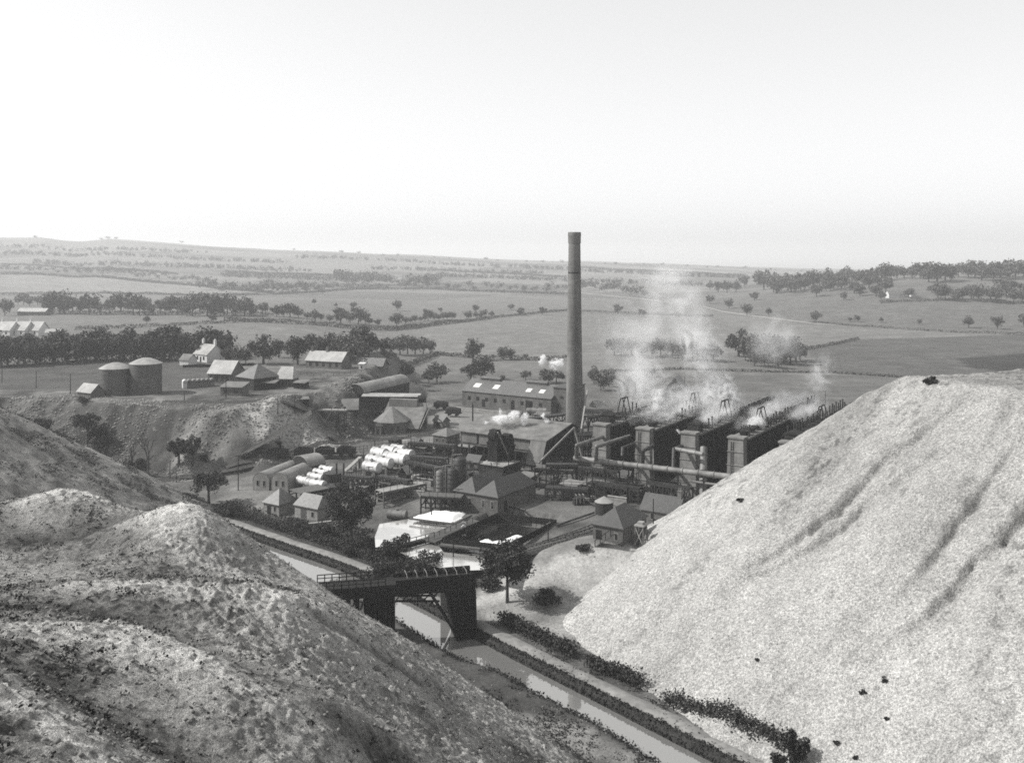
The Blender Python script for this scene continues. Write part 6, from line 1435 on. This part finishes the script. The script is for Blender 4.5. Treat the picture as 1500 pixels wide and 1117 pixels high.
for k, a in enumerate([('thin dark hedge crossing the left fields above the tree belt', [(110,483),(200,480),(310,474),(400,470)], 1.6, 1.2), ('hedge line under the middle hedgerow trees', [(330,470),(420,474),(500,480),(570,484),(640,476),(720,467)], 2.2, 2), ('thin hedge continuing right to the chimney', [(720,466),(780,460),(833,455)], 1.6, 1.5), ('hedge at the field edge behind the workshop', [(560,520),(640,520),(720,527),(830,528)], 1.8, 1.5),
    ('hedge along the lane on the right hand fields', [(1185,473),(1300,481),(1400,487),(1520,491)], 1.2, 1.2), ('dark wall like hedge at the left edge of the dark field', [(1178,513),(1205,508),(1258,497)], 1.2, 1.5), ('thin hedge right of the chimney below the avenue', [(848,456),(940,460),(1045,464)], 1.4, 1.4), ('long hedge below the pale upper left field', [(0,432),(150,430),(300,434),(380,432)], 2.4, 2.5), ('hedge above the pale upper left field', [(0,402),(140,406),(290,419),(400,430)], 3, 3), ('hedge running under the distant farmhouse wood', [(400,432),(520,424),(640,424),(835,432)], 2.5, 3), ('short hedge bordering the dark field bottom', [(1215,546),(1320,553)], .7, 1), ('hedge at the foot of the hilltop wood', [(1290,444),(1400,440),(1510,446)], 2, 2), ('faint hedge high on the left hillside', [(0,388),(120,394),(260,402)], 3, 4), ('faint hedge in the fields above the farmhouse', [(330,398),(480,404),(560,408)], 3, 4), ('faint hedge across the far fields left of the chimney', [(640,396),(760,402),(830,406)], 3, 4), ('faint hedge across the far fields right of the chimney', [(850,392),(960,398),(1090,404)], 3, 4), ('hedge of the field behind the smoke', [(880,545),(1000,541),(1120,545),(1215,546)], .8, 1)]):
    hedge(a[0], a[1], a[2] * 1.25, a[3], max(.7, a[2] * .5), 16, 800 + k, 'leaf_hazed')
struct(loft('road', [[HIT(x, y - .9, .25) for x, y in [(1030,449),(1060,457),(1120,465),(1160,470),(1192,474),(1225,476)]], [HIT(x, y + .9, .25) for x, y in [(1030,449),(1060,457),(1120,465),(1160,470),(1192,474),(1225,476)]]], 'road_gravel'))
struct(loft('road', [[HIT(x, y - .7, .25) for x, y in [(850,429),(890,433),(940,438),(985,444)]], [HIT(x, y + .7, .25) for x, y in [(850,429),(890,433),(940,438),(985,444)]]], 'road_gravel'))
hedge('dense undergrowth hedge closing the foot of the dark belt', [(-20,536),(80,531),(150,527),(330,526)], 4.0, 4, .8, 40, 860, 'leaf_mid')
hedge('bushy undergrowth hedge below the thick hedgerow at left', [(60,460),(200,461),(400,463)], 3.0, 4, 1.0, 14, 861, 'leaf_hazed')
# canal-side hedge in bushes on the towpath
def hedge_world(label, i0, i1, d, h, w_, seed, dens=60, leaf=.34, gaps=.0):
    ln = [(p[0] + n[0] * d, p[1] + n[1] * d) for p, n in zip(fe[i0:i1], nrm[i0:i1])]; pts = [np.array([a, b, gz(a, b)]) for a, b in ln]
    return hedge(label, pts, h, w_, leaf, dens, seed, 'leaf_dark', off=True, gaps=gaps)
def fidx(px, py):
    p = P(px, py, WZ)[:2]; return int(np.argmin(((fe - p) ** 2).sum(1)))
hedge_world('thick dark hedge on the towpath right of the timber bridge', fidx(700,935), fidx(812,992), 5.0, 1.9, 1.5, 901, 230, leaf=.36, gaps=.12)
hedge_world('dark bushy hedge on the towpath beyond the footpath gap', fidx(826,1001), fidx(910,1045), 5.0, 1.9, 1.5, 902, 200, leaf=.36, gaps=.14)
hedge_world('ragged thin hedge tapering along the foot of the pale tip', fidx(905,1042), fidx(1130,1160), 4.8, 1.3, 1.2, 903, 130, gaps=.22)
hedge_world('rough undergrowth hedge along the towpath left of the bridge', fidx(300,762), fidx(585,872), 5.2, 1.6, 1.8, 904, 160, gaps=.2)
# bushes
def bush(label, px, py, wpx, hpx, n=1500, m='leaf_dark', leaf=.34, seed=1, name='bush', off=0.0, p=None):
    p = HIT(px, py) if p is None else p; s = p[1] / F; w_, h = wpx * s / 2, hpx * s
    pts, cc = crown_pts(seed, n, w_, w_ * .8, h * .62, h * .42, 14, .4, .2); pts[:, 2] = np.maximum(pts[:, 2], -.2)
    g = np.random.default_rng(seed); V, q = leafquads(pts, g.uniform(.6, 1.3, n) * leaf, seed=seed); t = thing(name, label, 'bush', p)
    np_obj('crown', V, q, m, t); trunk_mb(h * .5, .08, cc, 5, seed).obj('stem', 'bark', t); return t
bush('large rounded dark bush on the pond shore left of the bridge', 580, 822, 58, 44, 4000, seed=11)
bush('spreading bush at the pond edge just above the bridge hoops', 622, 838, 62, 36, 3000, seed=12)
bush('low bush at the left foot of the big leafy tree', 470, 788, 40, 26, 2000, seed=13)
bush('round bush by the track below the bare tree', 167, 703, 26, 18, 1200, seed=14)
bush('bush between the bare tree and the bank trees', 195, 690, 44, 20, 1500, seed=15)
bush('low bushes along the near side of the curving track', 225, 728, 60, 22, 2400, seed=16)
bush('bush on the slope above the canal end', 275, 738, 50, 18, 1500, seed=17)
bush('bush under the spreading tree beside the bridge', 716, 866, 40, 24, 1800, seed=18)
bush('flat dark clump standing in for the shadow of the spreading tree on ash', 800, 886, 50, 30, 2000, seed=19)  # leaves laid in place of the tree's cast shadow
bush('small round bush at the foot of the pale tip, bottom right', 1166, 1112, 44, 50, 3000, seed=20, p=np.array([P(1166, 1112, -1.5)[0], P(1166, 1112, -1.5)[1], -1.8]))
bush('ragged low bush left of the round one, bottom right', 1138, 1114, 26, 22, 900, seed=21, p=np.array([P(1138, 1116, -2)[0], P(1138, 1116, -2)[1], -2.4]))
bush('dark clump of scrub on the bank slope left of the bare tree', 150, 655, 34, 20, 1500, seed=22)
bush('scrub clump on the left bank below the crest hut', 122, 590, 20, 11, 900, seed=23)
bush('low bush at the end of the plank hut', 362, 672, 22, 12, 800, seed=24)
bush('little bush at the right of the twin bank trees', 299, 677, 15, 15, 600, seed=25)
bush('scrub at the foot of the left tip beside the canal bend', 330, 756, 60, 22, 2400, seed=26)
bush('scrub beside the canal side stores', 430, 776, 50, 18, 2000, seed=27)
bush('dark weedy bush on the ash beside the footpath', 856, 806, 26, 8, 600, seed=28)
bush('scrub on the shore under the canal side stores', 520, 812, 46, 24, 2000, seed=29)
bush('scrub along the bank just left of the bridge', 560, 846, 50, 22, 2000, seed=30)
# single near trees
def bigtree(label, px, py, hpx, wpx, n, leaf, seed, th=.5, m='leaf_dark', clumps=30, droop=0.0, spread=.28, hollow=.3, zc=.6, tr=.32, nl=12, bark='bark', asp=None):
    p = HIT(px, py); s = p[1] / F; h, w_ = hpx * s, wpx * s / 2
    rz = h * (1 - zc) * 1.0; pts, cc = crown_pts(seed, n, w_, w_ * .85, rz, h * zc, clumps, spread, hollow, droop)
    g = np.random.default_rng(seed); V, q = leafquads(pts, g.uniform(.6, 1.3, n) * leaf, seed=seed)
    t = thing('tree', label, 'tree', p); trunk_mb(h * th, tr, cc, nl, seed).obj('trunk', bark, t, smooth=True); np_obj('crown', V, q, m, t); return t
bigtree('big open leafy tree on the pond shore beside the canal side stores', 515, 796, 98, 84, 7500, .42, 31, .7, clumps=64, zc=.55, hollow=.5, tr=.28, spread=.26, nl=20)
bigtree('weeping dark tree with domed crown by the track left of the huts', 306, 738, 56, 68, 5000, .36, 32, .5, clumps=34, droop=.55, zc=.66, spread=.3)
bigtree('spreading tree on pale ash just right of the timber bridge', 743, 882, 96, 92, 6500, .42, 33, .75, clumps=56, zc=.60, hollow=.35, tr=.24, spread=.28, nl=24)
bigtree('rounded dark tree low on the left bank slope', 58, 652, 46, 44, 3000, .5, 34, .5, clumps=24, zc=.58)
bigtree('tall thin leggy tree on the left bank', 146, 690, 78, 34, 2600, .45, 35, .8, clumps=26, zc=.60, spread=.3)
bigtree('wide crowned tree behind the leggy tree on the left bank', 128, 650, 50, 46, 2600, .5, 36, .6, clumps=20, zc=.66)
bigtree('left tree of the leafy pair on the bank above the track', 262, 681, 42, 36, 2600, .42, 37, .6, clumps=24, zc=.6)
bigtree('right and denser tree of the leafy pair on the bank', 282, 680, 44, 32, 3200, .4, 38, .5, clumps=24, zc=.55)
def bare_tree(label, px, py, hpx, seed, spread=.5):
    p = HIT(px, py); h = hpx / F * p[1]; g = random.Random(seed); t = thing('bare_tree', label, 'tree', p); tb, br = MB(), MB()
    def grow_(b, q, d, L_, r, lev):
        e = q + d * L_; (tb if lev == 0 else br).cyl(q, e, r, r * .62, 6, False)
        if lev < 4:
            for _ in range(3 if lev < 3 else 2):
                nd = d + np.array([g.uniform(-1, 1), g.uniform(-1, 1), g.uniform(-.15, .6)]) * spread; nd /= np.linalg.norm(nd); grow_(br, q + d * L_ * g.uniform(.65, 1), nd, L_ * g.uniform(.6, .8), r * .58, lev + 1)
    grow_(tb, np.array([0, 0, -.5]), np.array([0., 0, 1]), h * .42, .3, 0); tb.obj('trunk', 'bark', t); br.obj('branches', 'bark', t); return t
bare_tree('leafless dead tree with spreading twigs on the left bank', 217, 695, 62, 3)
bare_tree('thin leafless sapling left of the dead tree', 193, 690, 42, 8, .4)
# grass on the scrub belt
n = 9000; wp = worldpoly(SCRUB); A = np.array(wp); gx1 = rng.uniform(A[:, 0].min(), A[:, 0].max(), n * 3); gy1 = rng.uniform(A[:, 1].min(), A[:, 1].max(), n * 3)
dcn = sdist(gx1, gy1, CANAL); k = inside(gx1, gy1, wp) & (fbm(gx1, gy1, 5, 3, 950) > .4) & (dcn > 4.8); gx1, gy1 = gx1[k], gy1[k]
c = np.repeat(np.stack([gx1, gy1, ground(gx1, gy1) + .2], 1), 4, 0); c = c + rng.normal(size=c.shape) * [.35, .35, .2]
V, q = leafquads(c, rng.uniform(.25, .6, len(c)), seed=951); struct(np_obj('undergrowth', V, q, 'leaf_hedge'), 'rank undergrowth covering the ground between canal and ponds', 'stuff')
# weeds along the canal edge and near bank
nb = 15000; ii = rng.integers(0, len(fe), nb); dd = rng.uniform(-.15, .9, nb); jt = rng.uniform(-.6, .6, (nb, 2)); c = np.stack([fe[ii, 0] + nrm[ii, 0] * dd + tng[ii, 0] * jt[:, 0], fe[ii, 1] + nrm[ii, 1] * dd + tng[ii, 1] * jt[:, 0], WZ + .2 + dd * 1.0 + rng.random(nb) * .25], 1)
jj = rng.integers(0, len(ne), nb); c2 = np.stack([ne[jj, 0] + rng.normal(size=nb) * .5, ne[jj, 1] - .3 + rng.normal(size=nb) * .5, WZ + .05 + rng.random(nb) * .5], 1)
V, q = leafquads(np.concatenate([c, c2]), rng.uniform(.15, .45, 2 * nb), seed=953); struct(np_obj('undergrowth', V, q, 'weed'), 'dark weeds fringing the canal edges', 'stuff')
# dark clods on the pale tip; the left-shoulder clump is added for a pit
for i, (px, py, s_) in enumerate([(1366,562,1.15),(1085,735,.7),(1296,998,.55),(1300,1053,.35),(1226,1090,.4),(1264,1015,.4),(1110,968,.35),(1253,1112,.35)]):
    Y = np.linspace(70, 200, 1500); X = (px - 750) / F * Y; zz = CZ - (py - HY) / F * Y; hz_ = HB(X, Y); k = int(np.argmax(hz_ > zz)); p = np.array([X[k], Y[k], hz_[k]])
    pts, cc = crown_pts(500 + i, 260, s_, s_, s_ * .6, s_ * .3, 8, .45, .2); V, q = leafquads(pts, .35 * s_ + .08, seed=500 + i)
    t = thing('weed_clump', ['dark double weed clump at the top edge of the pale tip', 'dark clump standing in for a pit on the pale tip left shoulder', 'small dark weed clump low on the pale tip', 'tiny dark weed below the low clump on the pale tip', 'dark weed near the bottom edge, right of the round bush', 'tiny weed clump left of the low one', 'small weed above the canal hedge on the pale tip', 'small weed at the very bottom of the pale tip'][i], 'weed clump', p)
    np_obj('leaves', V, q, 'weed', t); trunk_mb(s_ * .4, .04, cc, 3, i).obj('stem', 'bark', t)
# ---------------------------------------------------------------- steam and smoke
def steam_mat(key, dens, nscale, thr, soft, warp=1.0):
    m = bpy.data.materials.new('steam_' + key); m.use_nodes = True; N = m.node_tree.nodes; L = m.node_tree.links
    N.remove(N['Principled BSDF']); pv = N.new('ShaderNodeVolumePrincipled'); pv.inputs['Color'].default_value = (.97, .97, .97, 1); pv.inputs['Anisotropy'].default_value = .2
    L.new(pv.outputs[0], N['Material Output'].inputs['Volume'])
    tc = N.new('ShaderNodeTexCoord'); ln = N.new('ShaderNodeVectorMath'); ln.operation = 'LENGTH'; L.new(tc.outputs['Object'], ln.inputs[0])
    inv = N.new('ShaderNodeMath'); inv.operation = 'SUBTRACT'; inv.inputs[0].default_value = 1.0; L.new(ln.outputs['Value'], inv.inputs[1])
    gm = N.new('ShaderNodeNewGeometry'); nz = N.new('ShaderNodeTexNoise'); nz.inputs['Scale'].default_value = nscale; nz.inputs['Detail'].default_value = 6; nz.inputs['Roughness'].default_value = .6; nz.inputs['Distortion'].default_value = warp
    L.new(gm.outputs['Position'], nz.inputs['Vector'])
    a = N.new('ShaderNodeMath'); a.operation = 'MULTIPLY_ADD'; L.new(inv.outputs[0], a.inputs[0]); a.inputs[1].default_value = soft; ct = N.new('ShaderNodeMath'); ct.operation = 'MULTIPLY_ADD'; ct.inputs[1].default_value = 2.3; ct.inputs[2].default_value = -.65; L.new(nz.outputs['Fac'], ct.inputs[0]); L.new(ct.outputs[0], a.inputs[2])
    mr = N.new('ShaderNodeMapRange'); mr.inputs[1].default_value = thr; mr.inputs[2].default_value = thr + .45; mr.inputs[3].default_value = 0; mr.inputs[4].default_value = dens; L.new(a.outputs[0], mr.inputs[0])
    ed = N.new('ShaderNodeMapRange'); ed.inputs[1].default_value = 0; ed.inputs[2].default_value = .3; L.new(inv.outputs[0], ed.inputs[0])
    mu = N.new('ShaderNodeMath'); mu.operation = 'MULTIPLY'; L.new(mr.outputs[0], mu.inputs[0]); L.new(ed.outputs[0], mu.inputs[1]); L.new(mu.outputs[0], pv.inputs['Density'])
    return m
SM = {'thick': steam_mat('thick', 3.0, .8, .70, .6), 'mid': steam_mat('mid', .8, .30, .72, .62, 2.2), 'thin': steam_mat('thin', .18, .17, .66, .55, 2.4), 'veil': steam_mat('veil', .055, .085, .60, .52, 2.0)}
_ico = MB()
def puff(label, px, py, Y, wpx, hpx, key, lean=0.0, depth=None, name='steam', rz=0.0):
    c = Q(px, py, Y); s = Y / F; t = (1 + 5 ** .5) / 2
    b = MB(); b.ball((0, 0, 0), 1.0, 16); o = b.obj(name, SM[key]); o.location = c; rx = wpx * s / 2
    o.scale = (rx, depth or rx, hpx * s / 2); o.rotation_euler = (0, math.radians(lean), 0); o.rotation_euler[2] = rz; return struct(o, label, 'stuff')
puff('dense white steam billowing from the third retort bench', 1052, 580, 236, 78, 96, 'mid', 6)
puff('white core of the steam over the third bench', 1066, 584, 234, 44, 44, 'thick', 0)
puff('steam column rising from the middle benches', 1030, 515, 240, 92, 150, 'thin', -14)
puff('drifting smoke above the middle benches', 988, 465, 244, 120, 170, 'veil', -18)
puff('thin smoke trailing up toward the skyline', 965, 410, 246, 84, 110, 'veil', -10)
puff('thin smoke over the first two benches', 942, 560, 250, 110, 130, 'thin', -6)
puff('small white steam jet between the first two benches', 962, 588, 238, 26, 48, 'mid', 0)
puff('haze of smoke left of the benches', 915, 500, 255, 110, 160, 'veil', -8)
puff('wide veil of smoke over all the retorts', 1020, 590, 242, 190, 70, 'thin', 0)
puff('bright steam cloud from the hopper on the fourth bench', 1108, 619, 214, 34, 26, 'thick', 0)
puff('thin smoke rising behind the fifth bench', 1200, 555, 250, 56, 110, 'thin', 12)
puff('faint smoke veil above the fifth bench', 1165, 590, 244, 120, 50, 'thin', 0)
puff('faint smoke drifting high over the dark wood', 1140, 500, 250, 120, 90, 'veil', 10)
puff('little white steam puff at the near end of the third bench', 994, 632, 212, 13, 13, 'thick', 0)
puff('bright steam tuft leaving a pipe left of the chimney, right part', 815, 533, 290, 30, 20, 'thick', -20)
puff('bright steam tuft left of the chimney, left part', 795, 528, 291, 17, 22, 'thick', 10)
for i, (px, py, w_, h_, lab) in enumerate([(735,614,42,15,'long low puff of white steam along the raised shed ridge'),(768,612,17,26,'upright white steam jet on the raised shed ridge'),(752,608,26,16,'grey white steam behind the upright jet'),(801,617,13,22,'slanting white steam jet near the chimney foot'),(712,618,14,9,'small white puff at the left of the shed ridge'),(733,603,8,16,'tiny spike of steam above the shed ridge'),(795,608,12,9,'small hooked steam puff near the chimney')]):
    puff(lab, px, py, 244, w_, h_, 'thick', [0, 6, -20, -30, 0, 0, -40][i])

for px, py, Y, L_, key, lab in [(955,603,238,22,'thin','thin smoke lying along the top of the first bench'),(1000,600,232,26,'thin','smoke streaming along the top of the second bench'),(1060,604,226,26,'thin','smoke lying along the top of the third bench'),(1120,604,222,24,'thin','smoke trailing along the top of the fourth bench'),(1185,600,226,18,'thin','thin smoke along the top of the fifth bench')]:
    s_ = Y / F; puff(lab, px, py, Y, 16 / s_ * .5, 8 / s_ * .62, key, 0, L_, rz=math.atan2(-.54, .84))
puff('tall thin smoke wisp climbing over the far fields', 1010, 440, 238, 60, 190, 'veil', -16)
puff('thin smoke spreading above the first benches', 930, 500, 240, 90, 130, 'veil', 8)
# ---------------------------------------------------------------- daylight, haze, camera
EL, AZL = math.radians(41), math.radians(1)      # sun to the left, a little beyond the works
w = bpy.data.worlds.new('World'); SC.world = w; w.use_nodes = True
N = w.node_tree.nodes; L = w.node_tree.links
sky = N.new('ShaderNodeTexSky'); sky.sky_type = 'NISHITA'; sky.sun_disc = False
sky.sun_elevation = EL; sky.sun_rotation = -(math.pi / 2 - AZL); sky.altitude = 60; sky.air_density = 1.0; sky.dust_density = SKY_DUST; sky.ozone_density = 1
bw = N.new('ShaderNodeRGBToBW'); L.new(sky.outputs[0], bw.inputs[0])
pw = N.new('ShaderNodeMath'); pw.operation = 'POWER'; pw.inputs[1].default_value = .45; L.new(bw.outputs[0], pw.inputs[0])
ml = N.new('ShaderNodeMath'); ml.operation = 'MULTIPLY'; ml.inputs[1].default_value = SKY_K; L.new(pw.outputs[0], ml.inputs[0])
cc = N.new('ShaderNodeCombineColor')
for i, k in enumerate((.99, .995, 1.0)):
    mm = N.new('ShaderNodeMath'); mm.operation = 'MULTIPLY'; mm.inputs[1].default_value = k; L.new(ml.outputs[0], mm.inputs[0]); L.new(mm.outputs[0], cc.inputs[i])
L.new(cc.outputs[0], N['Background'].inputs['Color']); N['Background'].inputs['Strength'].default_value = SKY_STR
sd = bpy.data.lights.new('sun', 'SUN'); sd.energy = SUN_STR; sd.angle = math.radians(.55); sd.color = (1, .99, .97)
so = bpy.data.objects.new('sun', sd); COL.objects.link(so)
from mathutils import Vector
dirn = Vector((-math.cos(EL) * math.cos(AZL), math.cos(EL) * math.sin(AZL), math.sin(EL)))
so.rotation_euler = dirn.to_track_quat('Z', 'Y').to_euler(); so.location = (-80, 60, 120)
hm = bpy.data.materials.new('haze_air'); hm.use_nodes = True
N = hm.node_tree.nodes; L = hm.node_tree.links
N.remove(N['Principled BSDF']); pv = N.new('ShaderNodeVolumePrincipled')
pv.inputs['Color'].default_value = (.845, .85, .855, 1); pv.inputs['Density'].default_value = HAZE_D; pv.inputs['Anisotropy'].default_value = .25
L.new(pv.outputs[0], N['Material Output'].inputs['Volume'])
hz = MB().box(-61000, 61000, -300, 46000, -70, HAZE_TOP).obj('haze', hm)
struct(hz, 'thin pale summer haze lying over the whole valley', 'stuff')
cd_ = bpy.data.cameras.new('camera'); cam = bpy.data.objects.new('camera', cd_); COL.objects.link(cam)
cam.location = (0, 0, CZ); cam.rotation_euler = (math.pi / 2, 0, 0)
cd_.sensor_width = 36; cd_.lens = 36 * F / 1500; cd_.shift_y = -(558.5 - HY) / 1500; cd_.clip_start = .5; cd_.clip_end = 90000
SC.camera = cam
SC.render.engine = 'CYCLES'
c = SC.cycles
c.max_bounces = 5; c.diffuse_bounces = 2; c.glossy_bounces = 2; c.transmission_bounces = 1; c.volume_bounces = 2; c.transparent_max_bounces = 6
c.volume_step_rate = 1.0; c.volume_max_steps = 64
c.use_denoising = False; c.denoiser = 'OPENIMAGEDENOISE'; c.denoising_input_passes = 'RGB_ALBEDO_NORMAL'; c.denoising_prefilter = 'ACCURATE'
c.sample_clamp_indirect = 4; c.caustics_reflective = False; c.caustics_refractive = False
c.use_adaptive_sampling = False
SC.render.filter_size = 1.7 if hasattr(SC.render, 'filter_size') else 1.5
c.pixel_filter_type = 'BLACKMAN_HARRIS'; c.filter_width = 1.7
SC.view_settings.view_transform = 'Standard'; SC.view_settings.look = 'None'; SC.view_settings.gamma = 1; SC.view_settings.exposure = EXPO
SC.render.film_transparent = False
